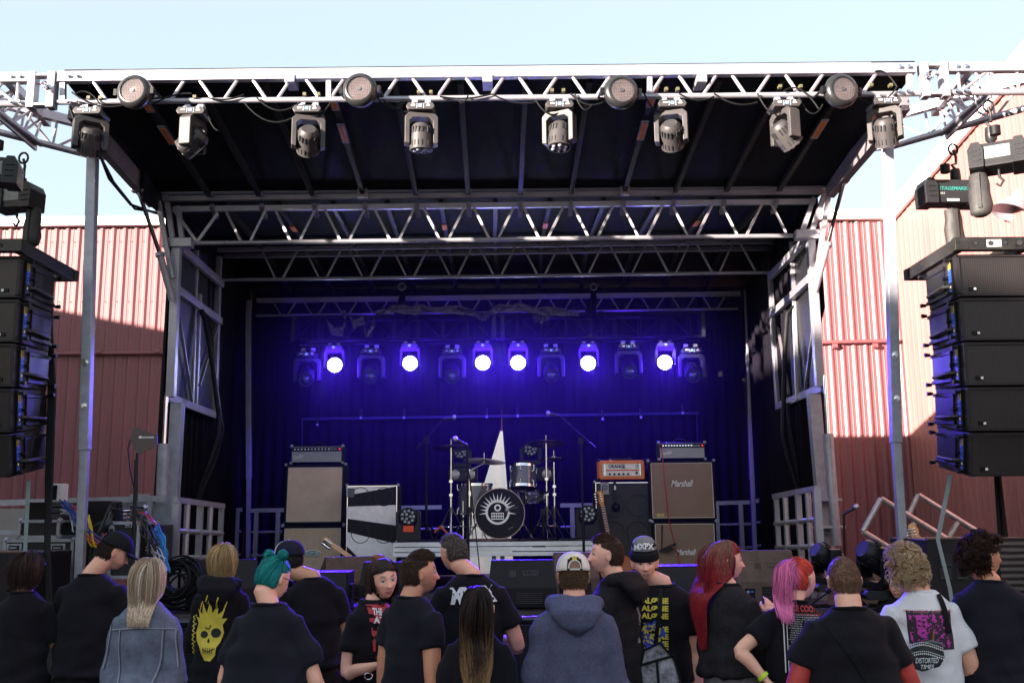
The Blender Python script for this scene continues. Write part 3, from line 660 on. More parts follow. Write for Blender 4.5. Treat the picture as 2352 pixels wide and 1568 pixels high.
# ---------------------------------------------------------------- lamps on it
G2 = 'blue lamps shining from the hanging truss'; G3 = 'unlit spot lights between the blue lamps'
lp = [(769, 838), (942, 834), (1109, 833), (1190, 833), (1351, 834), (1527, 832)]
ORD = ['first', 'second', 'third', 'fourth', 'fifth', 'sixth']
for i, (u, v) in enumerate(lp):
    t = thing('wash_light', f'{ORD[i]} shining blue lamp from the left under the black hanging truss', 'stage light', tuple(at(u, v - 37, YT)), group=G2)
    p = at(u, v, YT - .12); q = at(u, v - 38, YT)
    m = MB(); m.prism([(-.12, -.01), (-.1, .03), (.1, .03), (.12, -.01), (.1, -.04), (-.1, -.04)], -.1, .1, Matrix.Translation(q)); m.build('base', FIX, t)
    m = MB(); m.box(q + V((0, -.104, 0)), (.035, .006, .03)); m.build('screen', SCR, t)
    m = MB(); m.ell(q + V((-.06, -.05, .055)), (.028, .02, .012)); m.ell(q + V((.06, -.05, .055)), (.028, .02, .012)); m.build('clamp', WHM, t, 40)
    m = MB(); m.prism([(-.14, -.05), (-.12, -.02), (.12, -.02), (.14, -.05), (.14, -.27), (.11, -.27), (.11, -.07), (-.11, -.07), (-.11, -.27), (-.14, -.27)], -.05, .05, Matrix.Translation(q)); m.build('yoke', FIX, t)
    Mx = Matrix.Translation(p) @ Matrix.Rotation(R(96), 4, 'X')
    m = MB(); m.lathe([(.001, -.2), (.07, -.19), (.095, -.1), (.1, 0), (.105, .01), (.098, .0)], Mx, 24); hd = m.build('lamp_head', FIXD, t, 60)
    m = MB(); m.lathe([(.001, .004), (.096, .004)], Mx, 28)
    for k in range(12):
        a = k * math.pi / 6; m.ell(Mx @ V((.082 * math.cos(a), .082 * math.sin(a), .004)), (.022, .022, .012), n=8, k=5)
    m.build('lens', LEDON, hd)
    li = bpy.data.lights.new('wash_beam', 'SPOT'); li.energy = 210; li.color = BLUE; li.spot_size = R(54); li.spot_blend = .7; li.shadow_soft_size = .09
    lo = bpy.data.objects.new('wash_beam', li); SC.collection.objects.link(lo); lo.parent = t
    tgt = V((p.x * .4, 4.6, 1.4)); d = (tgt - p); lo.location = p + V((0, -.06, -.01)) - V(t.location); lo.rotation_euler = d.to_track_quat('-Z', 'Y').to_euler()
    li = bpy.data.lights.new('wash_spill', 'SPOT'); li.spot_size = R(165); li.spot_blend = .4; li.energy = 62; li.color = BLUE; li.shadow_soft_size = .1
    lo = bpy.data.objects.new('wash_spill', li); SC.collection.objects.link(lo); lo.parent = t; lo.location = p + V((0, -.05, .0)) - V(t.location); lo.rotation_euler = (R(84), 0, 0)
for i, (u, v) in enumerate([(703, 864), (849, 857), (1034, 857), (1260, 855), (1437, 847), (1581, 855)]):
    where = ['left of the first blue lamp', 'between the first and second blue lamps', 'between the second and third blue lamps', 'between the fourth and fifth blue lamps', 'between the fifth and sixth blue lamps', 'right of the sixth blue lamp'][i]
    mover('spot_light', 'dark unlit moving spot ' + where, at(u + 5, v - 50, YT + .02), 0, 62, 1.12, FIXD, G3, spot=True)
# stage haze lit by the lamps
hz = MB(); hz.box((-.12, 12.3, 2.98), (6.6, 4.4, 3.75)); hm = bpy.data.materials.new('stage_haze'); hm.use_nodes = True; n = hm.node_tree; n.nodes.remove(n.nodes['Principled BSDF'])
pv = n.nodes.new('ShaderNodeVolumePrincipled'); pv.inputs['Color'].default_value = (.9, .9, 1, 1); pv.inputs['Density'].default_value = .0014; pv.inputs['Anisotropy'].default_value = .72
n.links.new(pv.outputs[0], n.nodes['Material Output'].inputs['Volume'])
ho = hz.build('stage_haze', hm, kind='stuff')
# ================================================================ wing trusses, hoists, speaker arrays
def mir(u): return 2352 - u
for sx in (-1, 1):
    side = 'left' if sx < 0 else 'right'
    t = thing('wing_truss', f'bright aluminium truss arms reaching out from the {side} end of the stage roof', 'truss', tuple(at(100 if sx < 0 else 2230, 210, YF)))
    E = at(131, 180, YF) if sx < 0 else at(2112, 158, YF); E2 = at(131, 238, YF) if sx < 0 else at(2112, 214, YF)
    far = 2.6; O = E + V((sx * far, 0, .0)); O2 = E2 + V((sx * far, 0, 0)); h = V((sx * .25, 0, 0))
    m = MB(); m.bar(E + h, O, .08, .085); m.tube([E2 + h, O2], .03, 12); m.build('front_chord', ALU, t, 40)
    m = MB()
    for k in range(9):
        a_ = E + h + V((sx * (.1 + k * .27), 0, -.03)); b_ = V((a_.x, a_.y, E2.z))
        m.tube([a_, b_], .015, 8)
        if k % 2 == 0: m.tube([b_, a_ + V((sx * .27, 0, 0))], .015, 8)
        else: m.tube([a_, b_ + V((sx * .27, 0, 0))], .015, 8)
    m.split('lacing', ALU, t, 40)
    m = MB()
    for dx in (.04, .22):
        m.box((E + E2) / 2 + V((sx * dx, 0, 0)), (.07, .1, abs(E.z - E2.z) + .1))
    m.box(E + V((sx * .13, 0, .02)), (.22, .09, .025)); m.box(E2 + V((sx * .13, 0, -.02)), (.22, .09, .025)); m.box(E + V((sx * .13, 0, -.05)), (.2, .04, .02))
    m.build('hinge_block', ALU, t, bevel=.006)
    m = MB(); m.lathe([(.03, -.06), (.03, 0), (.042, 0), (.042, -.01)], Matrix.Translation((E + E2) / 2 + V((sx * .05, -.09, -.0))) @ Matrix.Rotation(R(-90), 4, 'X'), 14)
    for p in (E, E2):
        for dx in (-.12, -.2, .32, .4): m.tube([p + V((sx * dx, -.04, 0)), p + V((sx * dx, -.065, 0))], .016, 8)
    m.build('bolt', CHR, t, 40)
    # perpendicular arm
    xa = E.x + sx * .62; J = V((xa + sx * .02, 9.65, E2.z + .04)); top = .27
    m = MB(); m.tube([V((xa, YF, E2.z)), J], .03, 12); m.bar(V((xa, YF, E.z)) + V((sx * -.16, 0, 0)), J + V((sx * -.0, .1, top)), .07, .08); m.bar(V((xa + sx * .0, YF, E2.z)), J + V((sx * .05, 0, -.02)), .025, .1)
    m.build('cross_chord', ALU, t, 40)
    m = MB()
    for k in range(5):
        p = V((xa, YF, E2.z)).lerp(J, k / 4.6); q = V((xa - sx * .14, YF, E.z)).lerp(J + V((0, .1, top)), k / 4.6); m.tube([p, q], .014, 8)
        if k < 4: m.tube([p, V((xa - sx * .14, YF, E.z)).lerp(J + V((0, .1, top)), (k + 1) / 4.6)], .014, 8)
    m.split('cross_lacing', ALU, t, 40)
    # diagonal arm
    P0 = V((J.x - sx * .42, 10.05, J.z)); P1 = V((J.x + sx * 1.6, 7.9, J.z)); up = V((0, .05, top)); P2 = V((J.x - sx * .95, 10.3, J.z + .0))
    m = MB(); m.tube([P0, P1], .034, 12); m.bar(P2 + up, P1 + up, .075, .09); m.tube([P0, P2 + V((0, 0, .03))], .02, 8); m.build('diagonal_chord', ALU, t, 40)
    m = MB()
    for k in range(9):
        a_ = P0.lerp(P1, k / 9 + .05); m.tube([a_, a_ + up], .014, 8); m.tube([a_, P0.lerp(P1, k / 9 + .15) + up] if k % 2 else [a_ + up, P0.lerp(P1, k / 9 + .15)], .014, 8)
    m.split('diagonal_lacing', ALU, t, 40)
# ---------------------------------------------------------------- hoists
def chain(m, a, b, r=.011, stp=.035):
    a = V(a); b = V(b); L = (b - a).length; n = int(L / stp); d = (b - a).normalized()
    for i in range(n):
        p = a + d * (i + .5) * stp; x = V((1, 0, 0)) if i % 2 else V((0, 1, 0))
        m.tube([p + d * (.62 * stp * math.sin(t * .785)) + x * (.011 * math.cos(t * .785)) for t in range(9)], .004, 5, cap=False)
HB = mat('hoist_black', (.014, .014, .016), .45, .1, spec=.3, var=.15, bump=.1, bs=200)
BAG = mat('black_chain_bag', (.02, .019, .019), .65, 0, var=.2, vs=8, bump=.5, bs=22)
def hoist(p_top, p_body, rz, label, name_plate=False, bag=(.1, 0, -.35), bs=1.0, L=.5, tiltx=0):
    t = thing('chain_hoist', label, 'hoist', tuple(p_body), (R(tiltx), 0, R(rz)))
    Rm = Euler((R(tiltx), 0, R(rz))).to_matrix()
    T = V(p_top); B = V(p_body)
    m = MB(); m.tube([T + V((.045 * math.cos(a * .6), 0, -.05 + .055 * math.sin(a * .6))) for a in range(-4, 10)], .011, 8); m.build('shackle', BLM, t, 60)
    m = MB(); m.tube([T + V((0, 0, -.06)), T + V((.02, 0, -.13)), T + V((.015, 0, -.2)), T + V((-.03, 0, -.21)), T + V((0, 0, -.25))], .014, 8); m.lathe([(.02, .05), (.045, .04), (.05, -.02), (.05, -.08), (.03, -.1), (.02, -.15), (.001, -.15)], Matrix.Translation(T + V((0, 0, -.3))), 16); m.build('hook_block', HB, t, 50)
    m = MB(); chain(m, T + V((0, 0, -.44)), B + V((0, 0, .14))); m.build('chain', GALV, t, 60)
    m = MB(); m.tube([(B + V((0, 0, .22))), B + V((0, 0, .3))], .045, 14); m.build('chain_guide', RUB, t, 40)
    m = MB(); m.prism([(-L / 2 + .06, -.11), (L / 2 - .06, -.11), (L / 2 - .06, .1), (L / 2 - .1, .12), (-L / 2 + .1, .12), (-L / 2 + .06, .1)], -.1, .1); m.build('body', HB, t, local=True, bevel=.01)
    for s_ in (-1, 1):
        m = MB(); m.prism([(-.06, -.12), (.06, -.12), (.065, .06), (.03, .13), (-.03, .13), (-.065, .06)], -.125, .115, Matrix.Translation((s_ * (L / 2 - .05), 0, 0)))
        for z in (-.05, 0, .05): m.box((s_ * (L / 2 - .05), -.128, z), (.08, .01, .014))
        m.build('end_cover', HB, t, local=True, bevel=.008)
    if name_plate:
        m = MB(); text_on(m, 'STAGEMAKER', (.02, -.1, .03), w=.3, h=.035, shear=.2, bold=.02); m.build('marking', mat('teal_print', (.015, .16, .14), .5), t, local=True)
        m = MB(); text_on(m, 'SR5', (-.1, -.1, -.02), h=.02, w=.05, shear=.2); m.box((.0, -.101, -.085), (.12, .003, .025)); m.build('sticker', mat('grey_sticker', (.3, .3, .3), .5, var=.4, vs=60), t, local=True)
    else:
        m = MB(); m.box((0, -.101, .02), (.2, .004, .12)); m.build('side_plate', mat('grey_hoist_plate', (.16, .17, .17), .5, var=.3, vs=12), t, local=True)
    m = MB(); m.tube([(0, 0, -.1), (0, 0, -.18), (.03, 0, -.22), (.0, 0, -.27), (-.03, 0, -.24)], .012, 8); m.build('lower_hook', HB, t, 60, local=True)
    if bag:
        c = V(bag); w_ = .1 * bs; m = MB(); rings = []
        for z, k, o_ in ((.2, .8, 0), (.19, .85, 0), (.1, .9, .01), (0, 1, 0), (-.12, 1.05, .01), (-.2, .95, 0), (-.225, .6, 0)):
            rings.append((c + V((o_, 0, z * bs * 1.1)), w_ * k * 1.05, w_ * k * .8))
        m.loft(rings, 14); m.bar(c + V((0, -w_ * .84, .2 * bs)), c + V((0, -w_ * .9, -.2 * bs)), .03, .008); m.bar(c + V((0, 0, .2 * bs)), V((c.x * .8, 0, -.1)), .02, .01)
        m.build('chain_bag', BAG, t, 60, local=True)
    return t
zt_ = at(2184, 326, 9.6).z
hoist(at(2188, 332, 9.3), at(2176, 447, 9.2), 3, 'black chain hoist with teal lettering and a black bag under it, on the right', True, bag=(.03, 0, -.34), bs=.85, L=.52)
hoist(at(2268, 232, 8.62), at(2292, 365, 8.3), -28, 'scuffed black chain hoist near the right edge with a grey bag beside it', False, bag=(-.17, .0, -.32), bs=.85, L=.44, tiltx=-12)
hoist(at(55, 352, 9.3), at(42, 458, 9.2), -10, 'black chain hoist left of the stage, its bag hanging to the right', False, bag=(.17, 0, -.28), bs=.8, L=.4)
hoist(at(-30, 250, 8.62), at(-10, 398, 8.3), 14, 'black chain hoist cut by the left edge of the picture', False, bag=None, L=.38)
# ---------------------------------------------------------------- line arrays
GRL = mat_grille('black_speaker_grille', (.026, .021, .021), (.002, .002, .002), 55, .3, .4)
CAB = mat('speaker_cabinet', (.012, .010, .012), .5, 0, spec=.3, var=.2, vs=10, bump=.15, bs=200)
YA = 8.0; PX = F / YA
for sx in (-1, 1):
    xi = at(45 if sx < 0 else 2200, 630, YA).x; W = 1.12; D = .58
    zt_ = at(45 if sx < 0 else 2200, 587 if sx > 0 else 590, YA).z
    side = 'left' if sx < 0 else 'right'
    t = thing('speaker_array', f'tall hanging column of five black loudspeakers on the {side} of the stage', 'speaker array', (xi + sx * W / 2, YA, zt_ + .1))
    # rigging frame
    m = MB(); zf = zt_ + .08; X0 = xi - sx * .02; 
    m.box((X0 + sx * W / 2, YA - .05, zf), (W + .04, .07, .11)); m.box((X0 + sx * W / 2, YA + .98, zf), (W + .04, .07, .1))
    for xx in (X0 + sx * .03, X0 + sx * W * .5, X0 + sx * (W - .03)): m.box((xx, YA + .46, zf), (.07, 1.06, .11))
    m.build('rigging_frame', mat('scratched_black_steel', (.014, .013, .012), .4, .3, var=.7, vs=18), t, bevel=.006)
    m = MB()
    for k in range(5): m.tube([(X0 + sx * (.15 + k * .12), YA - .095, zf), (X0 + sx * (.15 + k * .12), YA - .085, zf)], .014 + .008 * (k % 2), 12)
    m.box((X0 + sx * .3, YA - .087, zf), (.12, .004, .06), mi=1)
    m.split('frame_hole', [VENTM, mat('worn_white_label', (.5, .5, .48), .6, var=.6, vs=70)], t)
    pitches = [0, 1.5, 3.5, 6.5, 10]; z = zt_; y = YA
    for i, a in enumerate(pitches):
        Rm = Matrix.Rotation(R(a), 4, 'X'); zc = z - .165
        T = Matrix.Translation((xi, y, zc)) @ Rm
        bx = lambda m, c, s, mi=0: m.box(T @ V((sx * c[0], c[1], c[2])), s, Rm.to_3x3(), mi)
        m = MB(); bx(m, (W / 2, D / 2 + .03, 0), (W, D, .352)); c_ = m.build('cabinet', CAB, t, bevel=.012)
        c_['label'] = f"{['top', 'second', 'middle', 'fourth', 'lowest'][i]} loudspeaker of the column"
        m = MB(); bx(m, (W / 2, .026, 0), (W - .06, .012, .31)); m.build('grille', GRL, c_)
        m = MB(); bx(m, (W / 2, .02, .165), (W, .03, .02)); bx(m, (W / 2, .02, -.165), (W, .03, .02)); bx(m, (.012, .02, 0), (.024, .03, .33)); m.build('grille_frame', CAB, c_)
        m = MB(); bx(m, (.12, .012, -.115), (.06, .006, .03), 0); bx(m, (.135, .008, -.115), (.02, .004, .02), 1); m.build('badge', [BLK, WHM], c_)
        # inner side: plate, decals, handle
        m = MB(); bx(m, (-.006, .42, 0), (.014, .36, .25)); bx(m, (-.012, .42, .115), (.02, .4, .03)); bx(m, (-.012, .42, -.115), (.02, .4, .03)); bx(m, (-.012, .1, 0), (.02, .05, .33)); m.build('side_plate', BLM, c_, bevel=.004)
        m = MB(); bx(m, (-.024, .1, .01), (.004, .045, .11), 0); bx(m, (-.024, .1, .1), (.004, .045, .06), 2)
        for q in range(6): bx(m, (-.027, .088 + .024 * (q % 2), .04 - .028 * (q // 2)), (.003, .01, .01), 1); bx(m, (-.027, .088 + .024 * (q % 2), .12 - .018 * (q // 2)), (.003, .014, .012), 1)
        bx(m, (-.024, .1, -.115), (.004, .04, .018), 0); bx(m, (-.024, .1, -.08), (.004, .012, .02), 3)
        m.build('side_decal', [mat('blue_decal', (.02, .09, .5), .5), VENTM, mat('yellow_decal', (.5, .38, .06), .5), WHT], c_)
        m = MB(); P = [T @ V((sx * q[0], q[1], q[2])) for q in ((-.005, .17, -.06), (-.05, .19, -.06), (-.05, .5, -.075), (-.005, .52, -.075))]; m.tube(P, .016, 8); m.build('handle', DKG, c_, 50)
        m = MB()
        for q in ((-.03, .07, .14), (-.03, .07, -.14), (-.03, .6, .13), (-.03, .6, -.13), (-.03, .13, .0)): p = T @ V((sx * q[0], q[1], q[2])); m.tube([p, p - V((sx * .045, 0, 0))], [.014, .02], 8)
        m.split('rigging_pin', BLM, c_, 40)
        z -= .335 * math.cos(R(a)) + (.034 if i < 4 else 0); y += .335 * math.sin(R(a)) * .9 if i > 0 else 0.004
    # strap and cable bundle
    p0 = V((xi + sx * -.0, YA + .35, z + .02))
    if sx > 0: m = MB(); m.bar(at(2183, 1090, 8.3), at(2154, 1238, 8.1), .035, .004, up=(0, 1, 0)); m.bar(at(2154, 1238, 8.1), at(2182, 1352, 7.9), .03, .004, up=(0, 1, 0)); m.bar(at(2182, 1352, 7.9), at(2232, 1700, 7.4), .03, .004, up=(0, 1, 0))
    else: m = MB(); m.bar(at(66, 1105, 8.3), at(57, 1275, 8.1), .032, .004, up=(0, 1, 0)); m.bar(at(57, 1275, 8.1), at(40, 1500, 7.9), .03, .004, up=(0, 1, 0))
    tag(m.build('ratchet_strap', mat('grey_green_strap', (.13, .17, .17), .7, var=.15), None), f'thin grey green strap tied to the bottom of the {side} speaker column', 'strap')
for u0, lab, pts in ((1, 'black cables falling beside the left speaker column', [(108, 610, 8.7), (110, 760, 8.7), (115, 900, 8.65), (108, 1100, 8.6), (104, 1250, 8.5), (110, 1450, 8.4)]),
                     (2, 'black cable bundle behind the right speaker column', [(2285, 560, 8.9), (2287, 1100, 8.9), (2300, 1240, 8.9), (2300, 1300, 8.9)])):
    m = MB()
    for k in range(4):
        m.tube([at(u + k * 3.2 + 2 * math.sin(i * 2 + k), v, Y) for i, (u, v, Y) in enumerate(pts)], .016 if u0 == 1 else .022, 7)
    tag(m.build('cable_bundle', RUB, None, 60), lab, 'cable')
for sx, lab, ps in ((-1, 'sleeved black cable snakes hanging inside the left side frame', ([(462, 712, 11.8), (472, 735, 11.8), (490, 850, 11.8), (500, 935, 11.8), (510, 985, 11.9), (495, 1050, 11.9), (470, 1110, 11.8), (452, 1150, 11.7)], [(470, 725, 11.9), (483, 740, 11.9), (492, 860, 11.9), (503, 945, 11.8), (500, 1000, 11.8), (478, 1070, 11.7), (462, 1110, 11.7), (450, 1150, 11.7)])),
                    (1, 'sleeved black cable snakes hanging inside the right side frame', ([(1822, 703, 11.8), (1808, 720, 11.8), (1803, 800, 11.8), (1800, 925, 11.8), (1798, 1000, 11.8), (1812, 1060, 11.8), (1833, 1125, 11.8)], [(1810, 925, 11.9), (1818, 1000, 11.9), (1830, 1070, 11.9), (1836, 1125, 11.9)]))):
    m = MB()
    for p_ in ps:
        P = [at(*q) for q in p_]; S = []
        for i in range(len(P) - 1):
            for k in range(4): S.append(P[i].lerp(P[i + 1], k / 4))
        S.append(P[-1]); m.tube(S, [.028 + .004 * (i % 2) for i in range(len(S))], 8)
    tag(m.build('cable_snake', RUB, None, 60), lab, 'cable')
# ================================================================ backline on the stage
CLOTH = mat_grille('wheat_grille_cloth', (.74, .54, .44), (.31, .22, .18), 95, 0, .8)
CLOTH2 = mat('tan_grille_cloth', (.54, .39, .30), .85, 0, var=.12, vs=30, bump=.4, bs=300)
CLOTH3 = mat_grille('brown_grille_cloth', (.27, .18, .14), (.12, .08, .062), 160, 0, .85)
SILV = mat_grille('silver_grille_cloth', (.42, .42, .46), (.16, .16, .19), 160, 0, .8)
PIPE = mat('cream_piping', (.5, .47, .42), .6, 0, var=.1)
AMPW = mat('white_faceplate', (.72, .7, .68), .4, 0, var=.03)
ORG = mat('orange_tolex', (.72, .18, .025), .5, 0, var=.08, bump=.3, bs=300)
def cabinet(name, label, u0, u1, v0, v1, Y, depth=.36, front=CLOTH, top_in=0, cat='speaker cabinet', rimw=.03, pip=PIPE, body=TOLEX, corner=GALV):
    a = at(u0, v1, Y); c = at(u1, v0, Y); x0, x1 = a.x, c.x; z0, z1 = a.z, c.z
    t = thing(name, label, cat, ((x0 + x1) / 2, Y, z0))
    m = MB(); yt = top_in   # front leans back towards the top
    vs = [(x0, Y, z0), (x1, Y, z0), (x1, Y + yt, z1), (x0, Y + yt, z1), (x0, Y + depth, z0), (x1, Y + depth, z0), (x1, Y + depth, z1), (x0, Y + depth, z1)]
    m.add(vs, [(0, 1, 2, 3), (5, 4, 7, 6), (0, 4, 5, 1), (1, 5, 6, 2), (2, 6, 7, 3), (3, 7, 4, 0)]); m.build('body', body, t, bevel=.012)
    r = rimw; f = lambda X, Z, d: (X, Y + yt * (Z - z0) / (z1 - z0) - d, Z)
    m = MB(); q = [f(x0 + r, z0 + r, .002), f(x1 - r, z0 + r, .002), f(x1 - r, z1 - r, .002), f(x0 + r, z1 - r, .002)]; m.add([*q, *[V(p) + V((0, .01, 0)) for p in q]], [(0, 1, 2, 3), (7, 6, 5, 4), (0, 4, 5, 1), (1, 5, 6, 2), (2, 6, 7, 3), (3, 7, 4, 0)]); g_ = m.build('grille', front, t)
    if pip:
        m = MB(); q = [f(x0 + r, z0 + r, .004), f(x1 - r, z0 + r, .004), f(x1 - r, z1 - r, .004), f(x0 + r, z1 - r, .004)]; q.append(q[0])
        for p0, p1 in zip(q, q[1:]): m.bar(p0, p1, .008, .008)
        m.build('piping', pip, t)
    m = MB()
    for X in (x0, x1):
        for Z in (z0, z1): m.box(V(f(X, Z, -.018)), (.034, .045, .034))
    m.split('corner', corner, t, bevel=.008)
    return t, (x0, x1, z0, z1), f
def knobs(t, pts, Y, r=.012, mt=None):
    m = MB()
    for p in pts: m.lathe([(r, 0), (r * .9, .018), (.001, .018)], Matrix.Translation(p) @ Matrix.Rotation(R(90), 4, 'X'), 12)
    m.split('knob', mt or BLK, t, smooth=40)
YA1, YA2 = 12.55, 12.0
t, b_, f = cabinet('speaker_cabinet', 'lower tan fronted cabinet with oval badge at the left of the stage', 644, 789, 1206, 1339, YA1, front=CLOTH2, rimw=.035)
m = MB(); c = at(718, 1269.5, YA1 - .02); m.lathe([(.001, .008), (.1, .008), (.105, 0)], Matrix.Translation(c) @ Matrix.Rotation(R(90), 4, 'X') @ Matrix.Diagonal((1, .36, 1, 1)), 28, mi=1); m.lathe([(.001, .011), (.092, .011)], Matrix.Translation(c) @ Matrix.Rotation(R(90), 4, 'X') @ Matrix.Diagonal((1, .30, 1, 1)), 28, mi=0)
text_on(m, 'KUSTOM', c + V((0, -.012, 0)), w=.145, h=.032, mi=1, bold=.02); m.build('badge', [mat('teal_badge', (.02, .1, .13), .4), WHT], t)
t, b_, f = cabinet('speaker_cabinet', 'upper wheat coloured cabinet with slanted front under the left silver amplifier', 650, 792, 1065, 1205, YA1, front=CLOTH, top_in=.05, rimw=.04)
def fender(label, u0, u1, v0, v1, Y, lt, side='left'):
    t, (x0, x1, z0, z1), f = cabinet('guitar_amplifier', label, u0, u1, v0, v1, Y, .25, SILV, cat='amplifier', rimw=.012, pip=None)
    h = z1 - z0; m = MB(); m.box(((x0 + x1) / 2, Y - .004, z1 - h * .2), (x1 - x0 - .03, .012, h * .24)); p_ = m.build('control_panel', BLK, t)
    n = 11; knobs(t, [V((x0 + .05 + (x1 - x0 - .22) * i / (n - 1), Y - .01, z1 - h * .2)) for i in range(n)], Y, .011, WHM if side == 'left' else CHR)
    m = MB(); text_on(m, 'Fender', (x0 + (x1 - x0) * (.15 if side == 'left' else .17), Y - .006, z0 + h * .38), w=.14, h=.05, shear=.35, bold=.01, M3=Matrix.Rotation(R(-12), 3, 'Y'))
    text_on(m, lt, (x1 - .11, Y - .014, z1 - h * .2), w=.09, h=.022, shear=.3)
    m.build('marking', WHM, t); m = MB(); m.ell((x1 - .035, Y - .014, z1 - h * .2), (.008, .006, .008), n=8, k=6); m.build('pilot_lamp', mat('red_pilot', (.5, .02, .02), .3, emit=(1, .03, .02), es=.5), t)
    m = MB(); xm = (x0 + x1) / 2; m.tube([(xm - .09, Y + .1, z1), (xm - .07, Y + .1, z1 + .035), (xm, Y + .1, z1 + .045), (xm + .07, Y + .1, z1 + .035), (xm + .09, Y + .1, z1)], .009, 8); m.build('handle', RUB, t, 60)
fender('black amplifier head with silver grille on the tall wheat coloured cabinet', 668, 787, 1023, 1063, YA1 + .08, 'Super Sonic')
# striped cabinet
t, (x0, x1, z0, z1), f = cabinet('speaker_cabinet', 'tall cabinet with wide white and black diagonal stripes', 792, 914, 1113, 1339, 12.2, .4, BLK, rimw=.012, pip=CHR)
m = MB(); P = lambda u, v: at(u, v, 12.19)
for q in ([(796, 1117), (909, 1117), (796, 1137)], [(796, 1163), (909, 1159), (909, 1206), (796, 1190)], [(796, 1221), (909, 1248), (909, 1336), (880, 1336), (796, 1253)]):
    V_ = [P(*p) for p in q]; k = len(V_); m.add([*V_, *[v + V((0, .008, 0)) for v in V_]], [list(range(k)), list(range(k, 2 * k))[::-1]])
m.build('white_stripe', mat('scuffed_white_cloth', (.82, .78, .84), .7, 0, var=.12, vs=14, bump=.2, bs=200), t)
m = MB(); m.box(at(806, 1131, 12.18), (.085, .004, .11)); m.build('tape_patch', mat('dark_tape', (.05, .055, .07), .4), t)
m = MB()
for v in (1140, 1225):
    for u in (828, 882): m.lathe([(.105, 0), (.11, .002), (.115, 0)], Matrix.Translation(at(u, v, 12.19)) @ Matrix.Rotation(R(90), 4, 'X'), 28)
m.build('driver_ring', mat('faint_ring', (.012, .011, .015), .6), t)
# right stack
t, b_, f = cabinet('speaker_cabinet', 'lower brown fronted cabinet with white script behind the red cable', 1503, 1645, 1196, 1340, YA2, front=CLOTH3, rimw=.032)
m = MB(); text_on(m, 'Marshall', at(1576, 1267, YA2 - .012), w=.235, h=.068, shear=.35, bold=.016); m.build('script_logo', WHM, t)
m = MB(); m.bar(at(1521, 1205, YA2 - .015), at(1520, 1262, YA2 - .05), .012, .01); m.bar(at(1520, 1262, YA2 - .05), at(1545, 1260, YA2 - .09), .05, .03); m.bar(at(1515, 1265, YA2 - .05), at(1553, 1248, YA2 - .1), .03, .03); m.build('clip_microphone', BLM, t)
t, b_, f = cabinet('speaker_cabinet', 'upper brown fronted cabinet with white script and slanted upper half', 1494, 1641, 1056, 1195, YA2, front=CLOTH3, top_in=.04, rimw=.032)
m = MB(); text_on(m, 'Marshall', at(1567, 1109.5, YA2 + .005), w=.265, h=.078, shear=.35, bold=.016); m.build('script_logo', WHM, t)
m = MB(); m.box(at(1517, 1182, YA2 - .004), (.085, .006, .03)); text_on(m, 'JCM 800', at(1517, 1182, YA2 - .009), w=.07, h=.018, mi=1); m.build('badge', [mat('gold_plate', (.5, .36, .12), .35, .5), BLK], t)
fender('black amplifier head with silver grille on the right brown stack', 1514, 1619, 1015, 1054, YA2 + .08, 'Bassman', 'right')
m = MB(); P_ = [(1520, 1020), (1521, 1040), (1527, 1110), (1537, 1200), (1552, 1258), (1563, 1300), (1566, 1340)]
m.tube([at(u, v, YA2 - .06 - .002 * i) for i, (u, v) in enumerate(P_)], .006, 6); tag(m.build('instrument_cable', mat('red_cable', (.4, .01, .015), .4), None, 60), 'thin red cable hanging down the front of the right brown stack', 'cable')
t, (x0, x1, z0, z1), f = cabinet('speaker_cabinet', 'tall black bass cabinet with silver edging under the orange amplifier', 1371, 1497, 1105, 1340, 12.1, .4, mat_grille('black_bass_grille', (.010, .009, .014), (.004, .004, .005), 70, 0, .6), rimw=.012, pip=CHR)
m = MB()
for v in (1160, 1222, 1290):
    for u in (1410, 1465): m.lathe([(.125, 0), (.13, .002), (.135, 0)], Matrix.Translation(at(u, v, 12.09)) @ Matrix.Rotation(R(90), 4, 'X'), 28)
m.build('driver_ring', MATS['faint_ring'], t)
m = MB(); c = at(1389, 1121, 12.085); m.box(c, (.1, .004, .14)); m.lathe([(.025, 0), (.033, 0), (.033, .004), (.025, .004)], Matrix.Translation(c + V((0, -.003, .01))) @ Matrix.Rotation(R(90), 4, 'X'), 18, mi=1); m.box(c + V((-.029, -.004, -.03)), (.008, .004, .07), mi=1); text_on(m, 'a', c + V((0, -.004, .01)), h=.03, mi=1); m.build('badge', [mat('grey_badge', (.25, .25, .28), .5), BLK], t)
m = MB(); p = at(1412, 1106, 12.08); m.box(p + V((0, 0, -.1)), (.03, .012, .2)); m.box(p + V((0, -.01, -.2)), (.04, .03, .06)); m.ell(p + V((.005, -.03, -.3)), (.05, .05, .05)); m.box(p + V((0, -.008, -.07)), (.022, .012, .05), mi=1); m.build('clip_microphone', [BLM, WHM], t)
